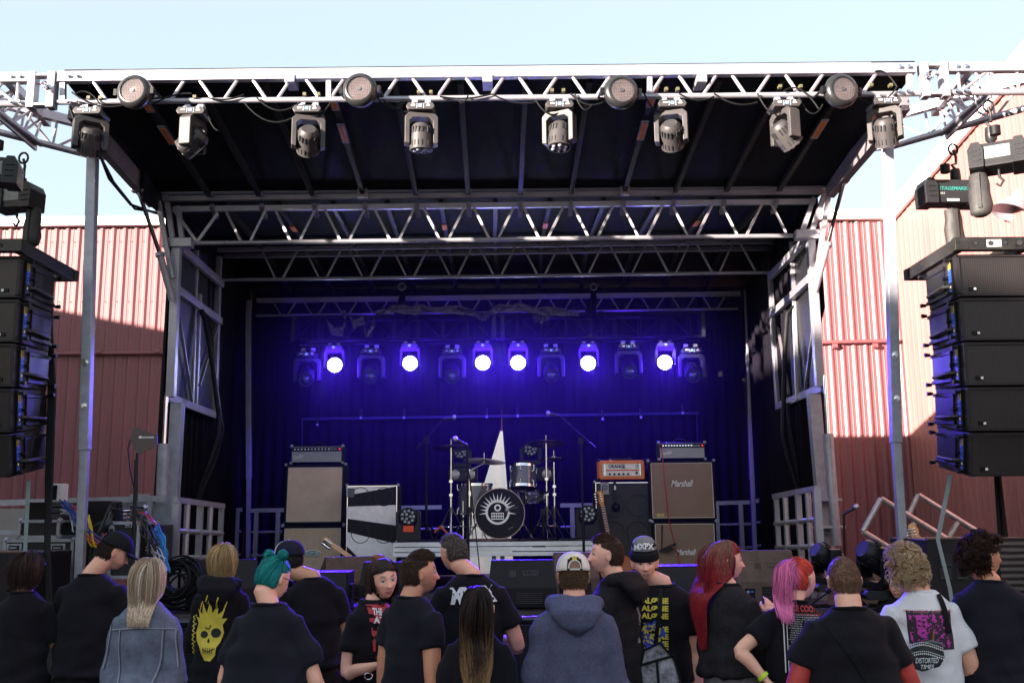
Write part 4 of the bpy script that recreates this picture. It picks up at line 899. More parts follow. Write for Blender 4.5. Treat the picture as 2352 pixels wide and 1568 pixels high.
# orange amp
Y = 12.1; t, (x0, x1, z0, z1), f = cabinet('guitar_amplifier', 'orange amplifier head with white faceplate on the tall black cabinet', 1376, 1480, 1056, 1101, Y, .28, AMPW, cat='amplifier', body=ORG, pip=mat('gold_piping', (.5, .3, .1), .4), rimw=.04, corner=BLK)
h = z1 - z0; xm = (x0 + x1) / 2; m = MB(); text_on(m, 'ORANGE', (xm - .06, Y - .004, z0 + h * .68), w=.2, h=.042, bold=.035); text_on(m, 'OVERDRIVE', (xm + .04, Y - .004, z0 + h * .57), w=.07, h=.008)
m.box((x1 - .085, Y - .003, z0 + h * .7), (.045, .004, .05)); m.box((x1 - .085, Y - .005, z0 + h * .7), (.038, .004, .043), mi=1); m.ell((x1 - .085, Y - .006, z0 + h * .7), (.012, .002, .014), n=10, k=6); m.build('marking', [BLK, AMPW], t)
m = MB(); m.box((xm + .01, Y - .004, z0 + h * .48), (.4, .005, .014)); m.build('red_line', mat('red_stripe', (.6, .05, .02), .5), t)
m = MB(); m.box((x0 + .07, Y - .02, z0 + h * .5), (.008, .03, h * .62)); m.box((x1 - .06, Y - .02, z0 + h * .5), (.008, .03, h * .62)); m.split('guard_bar', CHR, t)
knobs(t, [V((x0 + .13 + .055 * i, Y - .006, z0 + h * .28)) for i in range(5)] + [V((x1 - .1, Y - .006, z0 + h * .34))], Y, .014)
m = MB(); m.tube([(xm - .14, Y + .14, z1 + .012), (xm - .1, Y + .14, z1 + .025), (xm + .1, Y + .14, z1 + .025), (xm + .14, Y + .14, z1 + .012)], .01, 8); m.build('handle', BLK, t, 60)
# bass and guitar
def neck(name, label, head, body, Yh, Yb, hs=1.0, mt=WOOD, nut=.03, neckm=None, bass=True):
    a = at(*head, Yh); b = at(*body, Yb); d = (b - a).normalized(); x = V((0, -1, 0)).cross(d).normalized()
    t = thing(name, label, 'guitar', tuple(b)); M3 = Matrix((x, V((0, 1, 0)), -d)).transposed()
    M4 = Matrix.Translation(a) @ M3.to_4x4()
    m = MB(); m.prism([(-.028 * hs, -.2 * hs), (-.045 * hs, -.12 * hs), (-.035 * hs, .0), (-.05 * hs, .03 * hs), (-.02 * hs, .06 * hs), (.02 * hs, .05 * hs), (.045 * hs, .0), (.03 * hs, -.12 * hs), (.022 * hs, -.2 * hs)], -.01, .01, M4); m.build('headstock', mt, t, bevel=.004)
    m = MB(); a2 = a + d * .19 * hs; L = (b - a2).length; m.bar(a2, b, .045, .022, up=(0, 1, 0)); nk = m.build('neck', neckm or mt, t, bevel=.004)
    m = MB(); m.bar(a2 - V((0, .014, 0)), b - V((0, .014, 0)), .042, .006, up=(0, 1, 0)); m.build('fretboard', mat('rosewood', (.09, .03, .02), .5, var=.2) if bass else mt, nk)
    m = MB()
    for i in range(4 if bass else 6):
        p = a + d * (-.005 + i * (.045 if bass else .03)) * hs + x * .0; m.tube([p - V((0, .016, 0)) - x * .012, p + x * -.07 * hs], .006, 6); m.ell(p - x * .08 * hs, (.016, .008, .016), n=8, k=6); m.ell(p - V((0, .014, 0)), (.012, .006, .012), n=8, k=6)
    m.build('tuning_peg', CHR, t, 60)
    m = MB()
    for i in range(12):
        p = a2.lerp(b, i / 14 + .03) - V((0, .018, 0)); m.bar(p - x * .02, p + x * .02, .003, .003)
    m.build('fret', CHR, nk)
    c = b + d * .34; m = MB(); pl = []
    for i in range(28):
        an = i * math.pi / 14; r_ = .17 + .035 * math.cos(2 * an) + .02 * math.cos(3 * an); pl.append((r_ * math.cos(an) * .95, r_ * math.sin(an) * 1.2))
    m.prism(pl, -.02, .02, Matrix.Translation(c) @ M3.to_4x4()); m.build('body', mat('sunburst_body', (.3, .08, .02), .25, var=.2, coat=.6), t, bevel=.01)
    m = MB(); e = V((c.x, c.y + .1, DZ)); m.tube([c + V((0, .03, .05)), e + V((-.15, -.15, 0))], .01, 6); m.tube([c + V((0, .03, .05)), e + V((.15, -.15, 0))], .01, 6); m.tube([c + V((0, .03, .05)), e + V((0, .2, 0))], .01, 6); m.build('stand', BLM, t)
neck('bass_guitar', 'bass guitar with dark fretboard leaning on the tall black cabinet', (1379, 1134), (1399, 1238), 11.9, 11.6, .8, mt=mat('amber_maple', (.6, .26, .05), .3, var=.1, coat=.5))
neck('electric_guitar', 'electric guitar with a tilted orange neck before the tan cabinet', (748, 1238), (806, 1280), 11.0, 10.8, .7, bass=False)
neck('bass_guitar', 'yellow headed guitar standing left of the leaning ladder truss', (2062, 1250), (2075, 1340), 9.9, 9.9, .75, mt=MATS['amber_maple'])
neck('electric_guitar', 'cream headed guitar with maple neck seen behind the right post', (2098, 1215), (2134, 1340), 10.1, 10.0, 1.0, mt=mat('pale_maple', (.62, .42, .2), .35, var=.1), neckm=MATS['amber_maple'], bass=False)
# ---------------------------------------------------------------- drum riser and drums
YR = 11.75; rz = at(1142, 1243, YR).z; t = thing('drum_riser', 'low drum riser with a silver ribbed edge on short legs', 'riser', tuple(at(1142, 1330, YR)))
xa, xb = at(903, 1243, YR).x, at(1384, 1243, YR).x
m = MB(); m.box(((xa + xb) / 2, YR + 1.2, rz - .06), (xb - xa - .02, 2.36, .1)); m.build('platform', DECK, t)
m = MB(); zf = rz - .085
for dz, hh, yy in ((.058, .05, -.005), (.0, .05, .0), (-.057, .045, -.005)): m.box(((xa + xb) / 2, YR + yy, zf + dz), (xb - xa, .03, hh))
m.box((xa + .01, YR + 1.2, zf), (.03, 2.4, .16)); m.build('frame', mat('scuffed_silver', (.68, .69, .74), .5, .3, var=.25, vs=8, vstretch=(.3, 1, 1)), t, bevel=.003)
for x in (xa + .1, (xa + xb) / 2 - .05, (xa + xb) / 2 + .05, xb - .1):
    m = MB(); m.tube([(x, YR + .15, rz - .16), (x, YR + .15, DZ)], .025, 10); m.build('leg', GALV, t, 40)
m = MB(); m.box((at(1238, 1254, YR).x, YR - .016, at(1238, 1253, YR).z), (.15, .006, .025)); m.build('latch', BLM, t)
YK = 12.15; DR = mat('grey_drum_shell', (.10, .10, .125), .3, .2, var=.06, coat=.6); HOOP = CHR; HEADM = mat('black_drum_head', (.006, .006, .011), .45, 0, var=.1, spec=.2)
def drum(name, label, c, r, h, rot=(0, 0, 0), batter=None, lugs=6, hoopm=CHR, cat='drum'):
    t = thing(name, label, cat, tuple(c), rot)
    m = MB(); m.lathe([(r, -h / 2), (r, h / 2)], None, 36); m.build('shell', DR, t, 60, local=True)
    for z in (-h / 2, h / 2):
        m = MB(); s = 1 if z > 0 else -1; m.lathe([(r + .004, z - s * .02), (r + .012, z - s * .02), (r + .012, z + s * .012), (r + .002, z + s * .012)], None, 36); m.build('hoop', hoopm, t, 60, local=True)
        m = MB(); m.lathe([(.001, z + s * .003), (r + .003, z + s * .003)], None, 36); m.build('drum_head', batter if (batter and s > 0) else HEADM, t, local=True)
    for k in range(lugs):
        a = k * 2 * math.pi / lugs + .3; m = MB()
        for s in (-1, 1):
            m.tube([((r + .015) * math.cos(a), (r + .015) * math.sin(a), s * h / 2), ((r + .015) * math.cos(a), (r + .015) * math.sin(a), s * (h / 2 - .06))], .004, 6); m.ell((r * math.cos(a), r * math.sin(a), s * (h / 2 - .07)), (.018, .018, .018), n=10, k=6)
        m.split('lug', CHR, t, 60, local=True)
    return t
bc = at(1148, 1178.5, YK); rb = .292
t = drum('bass_drum', 'grey bass drum with a white spiky emblem on its black front head', bc + V((0, .22, 0)), rb, .44, (R(90), 0, 0), lugs=8, hoopm=mat('wood_hoop', (.42, .33, .24), .35, var=.1))
# spiky emblem: plain generic stand-in
m = MB(); ec = at(1143, 1176, YK - .015)
def disc(m, c, r0, r1, n=40, a0=0, a1=2 * math.pi, y=0, mi=0, sy=1):
    vs = []
    for i in range(n + 1):
        a = a0 + (a1 - a0) * i / n
        for r in (r0, r1): vs.append((c[0] + r * math.cos(a), c[1] + y, c[2] + r * math.sin(a) * sy))
    m.add(vs, [(2 * i, 2 * i + 2, 2 * i + 3, 2 * i + 1) for i in range(n)], mi)
disc(m, ec, .118, .146, y=0, sy=1.0)
for k in range(15):
    a = R(-8 + k * 196 / 14); L = .215 - .02 * (k % 2); p = lambda r, da: (ec.x + r * math.cos(a + da), ec.y - .001, ec.z + r * math.sin(a + da) + .01)
    m.add([p(.12, -.11), p(L + .015, 0), p(.12, .11)], [(0, 1, 2)])
for k in range(6): m.box((ec.x - .07 + k * .028, ec.y - .002, ec.z - .045), (.009, .002, .075))
for k in range(3): m.box((ec.x, ec.y - .003, ec.z - .08 + k * .035), (.15, .002, .012))
disc(m, (ec.x, ec.y, ec.z + .055), .022, .042, y=-.002); m.build('emblem', mat('white_emblem', (.92, .9, .94), .6, var=.03), t)
m = MB(); text_on(m, 'EVANS', at(1173, 1212, YK - .016), w=.06, h=.016, M3=Matrix.Rotation(R(-28), 3, 'Y')); m.build('marking', mat('grey_print', (.3, .3, .34), .5), t)
m = MB(); disc(m, at(1184, 1168, YK - .014), .0, .055, y=0); m.build('port_hole', VENTM, t)
m = MB()
for s in (-1, 1): m.tube([bc + V((s * .27, .1, -.1)), bc + V((s * .4, -.1, -.31)), ], .011, 8)
m.split('spur', CHR, t, smooth=60)
drum('floor_tom', 'grey floor tom standing left of the bass drum', at(1091, 1146, YK + .35), .21, .36, (0, 0, 0), lugs=6)
drum('rack_tom', 'grey rack tom tilted above the right side of the bass drum', at(1202, 1096, YK + .25), .157, .26, (R(-12), R(2), 0), lugs=6)
drum('snare_drum', 'small chrome snare drum half hidden behind the bass drum on the right', at(1222, 1140, YK + .7), .17, .12, (R(6), 0, 0), lugs=8)
m = MB(); dl = at(1202, 1088, YK + .09); disc(m, dl, .008, .017, y=0); tag(m.build('shell_badge', WHM, None), 'round white badge on the rack tom shell', 'badge')
bpy.data.objects.remove(bpy.data.objects['shell_badge'])
CYM = mat('dark_cymbal', (.10, .07, .06), .3, .9, var=.25, vs=20, vstretch=(1, 1, 1)); CYB = mat('bronze_cymbal', (.42, .33, .3), .3, .9, var=.15)
def stand(m, c, top, zb, legs=True, r=.012):
    m.tube([(c.x, c.y, zb + .18), (c.x, c.y, top)], r, 8); m.tube([(c.x, c.y, zb + .1), (c.x, c.y, zb + .55)], r * 1.5, 8)
    for z in (zb + .55, (zb + top) / 2 + .15): m.box((c.x, c.y, z), (.04, .03, .03))
    if legs:
        for k in range(3):
            a = k * 2.094 + .5; e = V((c.x + .24 * math.cos(a), c.y + .24 * math.sin(a), zb + .01)); m.tube([(c.x, c.y, zb + .42), e], .008, 6); m.tube([(c.x, c.y, zb + .16), V((c.x, c.y, zb + .42)).lerp(e, .6)], .006, 6)
def cymbal(u, v, wpx, Y, tilt, mt, label, base_u=None, name='cymbal', hat=False, roll=0):
    c = at(u, v, Y); r = wpx / 2 / ppm(Y); t = thing(name, label, 'cymbal', (c.x, c.y, rz))
    M = Matrix.Translation(c) @ Euler((R(tilt), R(roll), 0)).to_matrix().to_4x4()
    m = MB(); m.lathe([(.005, .03), (r * .1, .026), (r * .17, .012), (r * .5, .005), (r, -.008), (r, -.0105), (r * .17, .009), (.005, .026)], M, 40)
    if hat: m.lathe([(.005, -.05), (r * .17, -.035), (r, -.014), (r, -.017), (r * .15, -.04)], M, 40)
    m.build('plate', mt, t, 60)
    bc_ = at(base_u or u, v, Y); m = MB(); m.tube([c - V((0, 0, .02)), c + V((0, 0, .1))], .005, 6)
    if base_u: m.tube([c - V((0, 0, .03)), V((bc_.x, bc_.y, c.z - .12))], .009, 8)
    stand(m, bc_, c.z - (.1 if base_u else 0), rz); m.build('stand', CHR, t, 60); return t
cymbal(1036, 1027, 86, YK + .2, -6, CYM, 'dark cymbal highest on the left over the floor tom')
cymbal(1112, 1058, 97, YK + .1, -5, CYB, 'pale cymbal tilted before the daylight gap, left of centre', base_u=1078, roll=4)
cymbal(1254, 1018, 86, YK + .2, -8, CYM, 'dark cymbal highest on the right above the rack tom')
cymbal(1272, 1052, 62, YK + .4, -4, CYM, 'pair of small hi-hat cymbals at the far right of the kit', hat=True)
m = MB(); c = at(1092, 1195, YK + .3)
for u in (1064, 1108, 1085): q = at(u, 1150, YK + .2); m.tube([q, V((q.x, q.y, rz + .02))], .009, 6)
tm = m.build('tom_leg', CHR, [o for o in bpy.data.objects if o.name.startswith('floor_tom')][0], 60)
# pedals and odds on the riser
t = thing('hi_hat_pedal', 'orange edged pedal frame folded on the riser left of the kit', 'pedal', tuple(at(1010, 1225, YK)))
m = MB(); m.bar(at(998, 1222, YK), at(1014, 1206, YK), .02); m.bar(at(1014, 1210, YK), at(1030, 1226, YK), .02); m.build('frame', mat('orange_metal', (.5, .06, .02), .4), t)
t = thing('drum_throne', 'round black drum stool behind the kit', 'stool', tuple(at(1170, 1240, YK + 1)))
m = MB(); c = at(1165, 1170, YK + 1.1); m.lathe([(.001, .05), (.15, .05), (.17, .02), (.17, -.03), (.001, -.04)], Matrix.Translation(c), 24); m.build('seat', RUB, t, 60)
m = MB(); stand(m, c, c.z, rz); m.build('stand', CHR, t, 60)
# microphones
def mic(m_, p, d, L=.16, big=False):
    p = V(p); d = V(d).normalized(); m_.tube([p, p + d * L * .7], [.012, .016], 10, mi=0); m_.ell(p + d * L * .85, (.025, .025, .03), n=12, k=8, mi=1)
def micstand(name, label, Y, base, top, boom=None, micd=(0, -1, .1), zb=DZ, r=.011, tri=True):
    b = at(*base, Y); b.z = zb; tp = at(*top, Y); t = thing(name, label, 'microphone stand', tuple(b))
    m = MB(); m.tube([V((b.x, b.y, zb + .05)), tp], r, 8); m.tube([V((b.x, b.y, zb + .1)), b.lerp(tp, .5)], r * 1.5, 8)
    if tri:
        for k in range(3):
            a = k * 2.094 + .9; m.tube([(b.x, b.y, zb + .22), (b.x + .3 * math.cos(a), b.y + .3 * math.sin(a), zb + .01)], .009, 6)
    m.build('pole', BLM, t, 60)
    m = MB()
    if boom:
        q0, q1 = at(*boom[0], Y - .05), at(*boom[1], Y - .15); m.tube([q0, q1], .008, 8); m.tube([q0, q0.lerp(q1, .15)], .014, 8); m.box(tp, (.05, .05, .07)); m.build('boom', BLM, t, 60); e = q1
    else: e = tp
    m = MB(); mic(m, e, micd); m.build('microphone', [mat('mic_body', (.05, .05, .06), .3, .4), mat('mic_grille', (.4, .4, .45), .3, .8)], t, 60)
    return t
micstand('microphone_stand', 'boom microphone stand reaching right over the left side of the riser', 12.3, (979, 1240), (980, 1010), ((958, 1030), (1020, 962)), (1, -.4, .1), zb=rz)
micstand('microphone_stand', 'boom microphone stand reaching left, right of the drum kit', 11.5, (1343, 1330), (1334, 1012), ((1367, 1028), (1284, 954)), (-1, -.4, .15))
micstand('microphone_stand', 'straight vocal microphone stand at the front centre of the stage', 10.0, (1076, 1340), (1073, 1022), None, (-1, -.3, .5), tri=True)
micstand('microphone_stand', 'short microphone stand on the right beside the hydraulic cylinder', 9.3, (1940, 1350), (1938, 1180), None, (.6, -.5, .4))
micstand('microphone_stand', 'microphone stand with a short grey bar, left among the cable racks', 9.3, (303, 1350), (302, 1162), None, (1, -.1, -.1))
micstand('microphone_stand', 'small black boom arm crossing in front of the bass drum', 11.9, (1249, 1240), (1247, 1175), ((1262, 1127), (1190, 1166)), (-1, -.1, -.2), zb=rz)
m = MB(); m.tube([at(1070, 1025, 9.98), at(1085, 1150, 9.9), at(1100, 1290, 9.9), at(1103, 1330, 9.8)], .006, 6); tag(m.build('microphone_cable', RUB, None, 60), 'thin black cable falling from the front vocal microphone', 'cable')
# lights on and around the riser
def washhead(u, v, Y, label, r=.1, n7=True):
    c = at(u, v, Y); t = thing('wash_light', label, 'stage light', tuple(c), group='unlit round lights behind the drums')
    Mx = Matrix.Translation(c) @ Matrix.Rotation(R(95), 4, 'X')
    m = MB(); m.lathe([(.001, -.18), (.08, -.17), (r, -.05), (r * 1.05, .02), (r * .92, .025), (r * .9, .01), (.001, .008)], Mx, 28); m.build('lamp_head', FIXD, t, 60)
    m = MB()
    for k in range(12):
        a, rr = (k * 2 * math.pi / 9, r * .66) if k < 9 else (k * 2.094, r * .28)
        m.ell(Mx @ V((rr * math.cos(a), rr * math.sin(a), .012)), (.021, .021, .021), n=10, k=6)
    m.build('lens', LENS, t, 60)
    m = MB(); m.bar(c + V((-r - .02, .05, -.16)), c + V((-r - .02, .05, .02)), .04, .05); m.bar(c + V((r + .02, .05, -.16)), c + V((r + .02, .05, .02)), .04, .05); m.bar(c + V((-r - .03, .05, -.17)), c + V((r + .03, .05, -.17)), .05, .05); m.build('yoke', FIXD, t)
    return t, c
for u, v, lb in ((1058, 1037, 'round unlit lamp behind the left cymbals'), (1219, 1031, 'round unlit lamp behind the right cymbals')):
    t, c = washhead(u, v, 13.2, lb); m = MB(); m.tube([c + V((0, .05, -.18)), V((c.x, c.y + .05, DZ + .02))], .022, 8); m.build('pole', BLM, t, 60)
for u, v, lb in ((1063, 1089, 'black double lamp box behind the floor tom'), (1238, 1088, 'black double lamp box behind the rack tom')):
    c = at(u, v, 13.0); t = thing('double_blinder', lb, 'stage light', tuple(c))
    m = MB(); m.box(c + V((0, .06, 0)), (.38, .12, .18)); m.build('housing', FIXD, t, bevel=.01); m = MB()
    for s in (-1, 1): m.lathe([(.001, .01), (.04, .014), (.062, .0)], Matrix.Translation(c + V((s * .1, -.003, 0))) @ Matrix.Rotation(R(90), 4, 'X'), 24)
    m.split('lens', mat('pale_lens', (.5, .48, .52), .25, .2, var=.25, vs=40), t, smooth=60)
for u, v, lb, o in ((937, 1186, 'floor standing moving light on the left end of the riser', True), (1350, 1180, 'floor standing moving light on the right end of the riser', False)):
    t, c = washhead(u, v, 11.9, lb, .105); t['group'] = 'moving lights on the riser ends'; t.name = 'moving_head_light'
    m = MB(); m.prism([(-.14, -.28), (.14, -.28), (.14, .06), (.1, .07), (.1, -.06), (.07, -.12), (-.07, -.12), (-.1, -.06), (-.1, .07), (-.14, .06)], .0, .14, Matrix.Translation(c)); m.build('yoke', FIXD, t, bevel=.008)
    m = MB(); m.prism([(-.15, -.37), (.15, -.37), (.15, -.31), (.12, -.285), (-.12, -.285), (-.15, -.31)], -.06, .2, Matrix.Translation(c)); m.build('base', FIX, t, bevel=.008)
    m = MB(); m.box(c + V((-.07, -.062, -.33)), (.07, .004, .02)); m.box(c + V((.08, -.062, -.33)), (.05, .004, .02)); m.build('marking', WHT, t)
    if o: m = MB(); m.box(c + V((.01, -.02, -.14)), (.12, .04, .07)); m.build('orange_cover', mat('orange_cover', (.75, .07, .01), .5), t)
# ---------------------------------------------------------------- monitors and fills along the front edge
WDG = mat('black_painted_wood', (.010, .009, .012), .5, 0, spec=.2, var=.25, vs=12, bump=.2, bs=120)
BRN = mat('worn_brown_black', (.085, .05, .04), .65, 0, var=.35, vs=9, bump=.2, bs=60)
GR2 = mat_grille('fine_black_grille', (.022, .02, .023), (.004, .004, .005), 90, .3, .45)
def wedge(u0, u1, v0, v1, Y, label, yaw=0, mt=WDG, top=.42, txt=None, back=False, d=.5, jack=False):
    a = at(u0, v1, Y); c = at(u1, v0, Y); W = (c.x - a.x); H = c.z - DZ - .01
    t = thing('stage_monitor', label, 'stage monitor', ((a.x + c.x) / 2, Y + d / 2, DZ + .01), (0, 0, R(yaw)), 'wedge monitors along the stage front')
    M = Matrix.Rotation(R(90), 4, 'Z')
    # profile in (y,z), the back with its slanted panel towards the crowd
    pr = [(-d / 2, 0), (-d / 2, H * .42), (-d / 2 + .1, H), (-d / 2 + .16, H), (d / 2, .12), (d / 2 - .02, 0)]
    m = MB(); vs = [V((s * W / 2 * (.9 if z > H * .5 else 1), y, z)) for s in (-1, 1) for y, z in pr]; k = len(pr)
    m.add(vs, [list(range(k)), list(range(k, 2 * k))[::-1]] + [[j, (j + 1) % k, k + (j + 1) % k, k + j] for j in range(k)]); m.build('cabinet', mt, t, local=True, bevel=.01)
    m = MB(); m.box((W * .1, -d / 2 - .006, H * .2), (W * .4, .012, H * .26)); 
    for q in range(6): m.box((W * .1, -d / 2 - .014, H * (.1 + .04 * q)), (W * .38, .006, .006), mi=1)
    m.build('heat_sink', [BLM, FIX], t, local=True)
    m = MB(); m.box((-W * .3, -d / 2 - .005, H * .2), (W * .16, .012, H * .2)); m.ell((-W * .33, -d / 2 - .012, H * .23), (.014, .006, .014), mi=1); m.box((-W * .27, -d / 2 - .012, H * .24), (.03, .006, .014), mi=2); m.build('input_panel', [BLK, GALV, MATS['blue_decal']], t, local=True)
    if txt:
        s0 = V((0, -d / 2, H * .42)); s1 = V((0, -d / 2 + .1, H)); up = (s1 - s0).normalized(); nn = V((0, -up.z, up.y)); M3 = Matrix((V((1, 0, 0)), -nn, up)).transposed()
        m = MB(); c_ = (s0 + s1) / 2 + nn * .003
        for q, l in enumerate(txt): text_on(m, l, c_ + V((W * .12, 0, 0)) + up * (.02 - q * .03), h=.02, w=W * .22, M3=M3)
        for q in range(5): m.add([c_ + V((-W * .18 + q * .012, -.002, 0)) + up * z for z in (-.03, .03)] + [c_ + V((-W * .18 + q * .012 + .004, -.002, 0)) + up * z for z in (.03, -.03)], [(0, 1, 2, 3)])
        m.build('marking', mat('dark_logo_print', (.01, .01, .01), .7) if mt is BRN else mat('dim_logo_print', (.06, .055, .06), .5), t, local=True)
    return t
wedge(424, 586, 1284, 1384, 9.35, 'large dark wedge monitor on the left beside coiled cables', 0)
wedge(722, 848, 1278, 1345, 10.4, 'wedge monitor turned to show its worn brown side, below the tilted guitar neck', 24, BRN)
wedge(826, 936, 1290, 1358, 9.9, 'wedge monitor behind the woman with long brown hair', -4)
wedge(1120, 1279, 1285, 1374, 9.2, 'black wedge monitor at the front centre with a faint logo', 0, txt=['LYON', 'SOUND'])
wedge(1265, 1372, 1268, 1330, 10.4, 'wedge monitor behind the man with the cream cap', 6, BRN, txt=['Meyer', 'Sound'])
wedge(1694, 1832, 1263, 1374, 9.35, 'brown fronted wedge monitor behind the red haired woman', 0, BRN, txt=['Meyer', 'Sound'])
def fill(u0, u1, v0, v1, Y, label):
    a = at(u0, v1, Y); c = at(u1, v0, Y); t = thing('front_fill_speaker', label, 'loudspeaker', ((a.x + c.x) / 2, Y, DZ), group='low honeycomb fronted speakers on the stage lip')
    z0 = DZ + .005; m = MB(); m.box(((a.x + c.x) / 2, Y + .18, (z0 + c.z) / 2), (c.x - a.x, .34, c.z - z0)); m.build('cabinet', WDG, t, bevel=.008)
    m = MB(); m.box(((a.x + c.x) / 2, Y, (z0 + c.z) / 2), (c.x - a.x - .03, .012, c.z - z0 - .03)); m.build('grille', GR2, t)
    m = MB(); m.box((c.x + .01, Y + .15, (z0 + c.z) / 2), (.03, .14, .12)); m.build('side_bracket', BLM, t)
fill(692, 800, 1313, 1388, 9.06, 'low honeycomb fronted speaker on the stage lip, left of centre'); fill(1502, 1617, 1299, 1386, 9.1, 'low honeycomb fronted speaker on the stage lip below the right brown stack')
# subwoofers at both ends
for nm, u0, u1, v0, v1, Y, lb in (('r', 2139, 2420, 1235, 1389, 8.3, 'big black subwoofer with two side handles and zigzag grille on the right'), ('r2', 2250, 2480, 1396, 1560, 8.2, 'lower black subwoofer under the big one at the right edge'), ('l', -160, 68, 1268, 1400, 8.3, 'big dark subwoofer cut by the left edge of the picture'), ('l2', -160, 40, 1405, 1560, 8.2, 'lower dark subwoofer at the left edge behind the boy')):
    a = at(u0, v1, Y); c = at(u1, v0, Y); t = thing('subwoofer', lb, 'loudspeaker', ((a.x + c.x) / 2, Y, a.z))
    m = MB(); m.box(((a.x + c.x) / 2, Y + .4, (a.z + c.z) / 2), (c.x - a.x, .8, c.z - a.z)); m.build('cabinet', WDG, t, bevel=.01)
    if nm[0] == 'r':
        gx = at(2296 if nm == 'r' else 2275, 1300, Y).x; m = MB(); n = 18; k = 90; vs = []
        for i in range(n + 1):
            z = a.z + .03 + (c.z - a.z - .06) * i / n
            for j in range(k + 1): vs.append((gx + (c.x - gx) * j / k, Y - .006 - .006 * (i % 2), z + .009 * (j % 2)))
        m.add(vs, [(i * (k + 1) + j, i * (k + 1) + j + 1, (i + 1) * (k + 1) + j + 1, (i + 1) * (k + 1) + j) for i in range(n) for j in range(k)]); m.build('grille', mat('zigzag_steel_grille', (.04, .038, .04), .35, .5), t)
        if nm == 'r':
            for u in (2172, 2210):
                for v in (1288, 1318): m = MB(); p = at(u, v, Y - .004); m.box(p, (.1, .012, .1)); m.box(p + V((0, -.008, -.03)), (.08, .012, .012), mi=1); m.build('handle_pocket', [VENTM, DKG], t, bevel=.004)
    m = MB(); m.box(((a.x + c.x) / 2, Y + .02, c.z + .004), (c.x - a.x - .02, .05, .012)); m.build('top_edge', BRN, t)
# platform carrying them
for sx, lb in ((-1, 'black platform beside the left end of the stage'), (1, 'black platform beside the right end of the stage')):
    m = MB(); x0, x1 = (XR + .1, XR + 3.2) if sx > 0 else (XL - 3.2, XL - .1)
    m.box(((x0 + x1) / 2, 10.55, DZ - .06), (x1 - x0, 4.3, .1)); t = thing('side_platform', lb, 'platform', ((x0 + x1) / 2, 10, 0)); m.build('deck', DECK, t)
    m = MB(); m.box(((x0 + x1) / 2, 8.46, .53), (x1 - x0, .02, 1.02)); m.build('skirt', SKIRT, t)
m = MB()
# floor moving heads on the right, box
mover('moving_head_light', 'black moving head on the floor, tilted left, beside the short microphone stand', at(1902, 1352, 8.95), 70, 120, 1.0, FIXD, 'moving heads standing on the right side', up=-1)
mover('moving_head_light', 'black moving head on the floor before the cardboard box, lens turned left', at(2017, 1368, 8.75), 70, 120, 1.18, FIXD, 'moving heads standing on the right side', up=-1)
a = at(1978, 1350, 9.3); c = at(2032, 1310, 9.3); m = MB(); m.box(((a.x + c.x) / 2, 9.45, (DZ + c.z) / 2), (c.x - a.x, .3, c.z - DZ - .005)); t = thing('cardboard_box', 'tan cardboard box between the two floor lights', 'box', ((a.x + c.x) / 2, 9.4, DZ)); m.build('carton', mat('cardboard', (.35, .22, .16), .8, var=.1), t, bevel=.003)
m = MB(); m.box(((a.x + c.x) / 2, 9.45, c.z + .002), (.05, .3, .004)); m.build('tape', mat('white_tape', (.5, .47, .42), .5), t)
# ladder trusses leaning on the right
t = thing('ladder_truss', 'silver tube truss frame lying tilted behind the right post', 'truss', tuple(at(2120, 1350, 9.8)))
m = MB(); Ya, Yb_ = 9.7, 10.15
def tb_(u0, v0, u1, v1, Y0, Y1=None, r=.028): m.tube([at(u0, v0, Y0), at(u1, v1, Y1 or Y0)], r, 10)
tb_(2024, 1145, 1982, 1220, Ya); tb_(2024, 1145, 2180, 1240, Ya, Ya); tb_(1982, 1220, 2170, 1336, Ya, Ya); tb_(2109, 1136, 2086, 1186, Yb_); tb_(2109, 1136, 2300, 1254, Yb_); tb_(2086, 1186, 2190, 1246, Yb_); tb_(2200, 1199, 2168, 1254, Yb_); tb_(2146, 1296, 2118, 1350, Ya, Ya, .032); tb_(2090, 1222, 2150, 1264, Yb_); tb_(2105, 1192, 2080, 1240, Yb_)
m.build('frame', mat('scuffed_tube', (.42, .38, .4), .4, .6, var=.25, vs=12), t, 50)
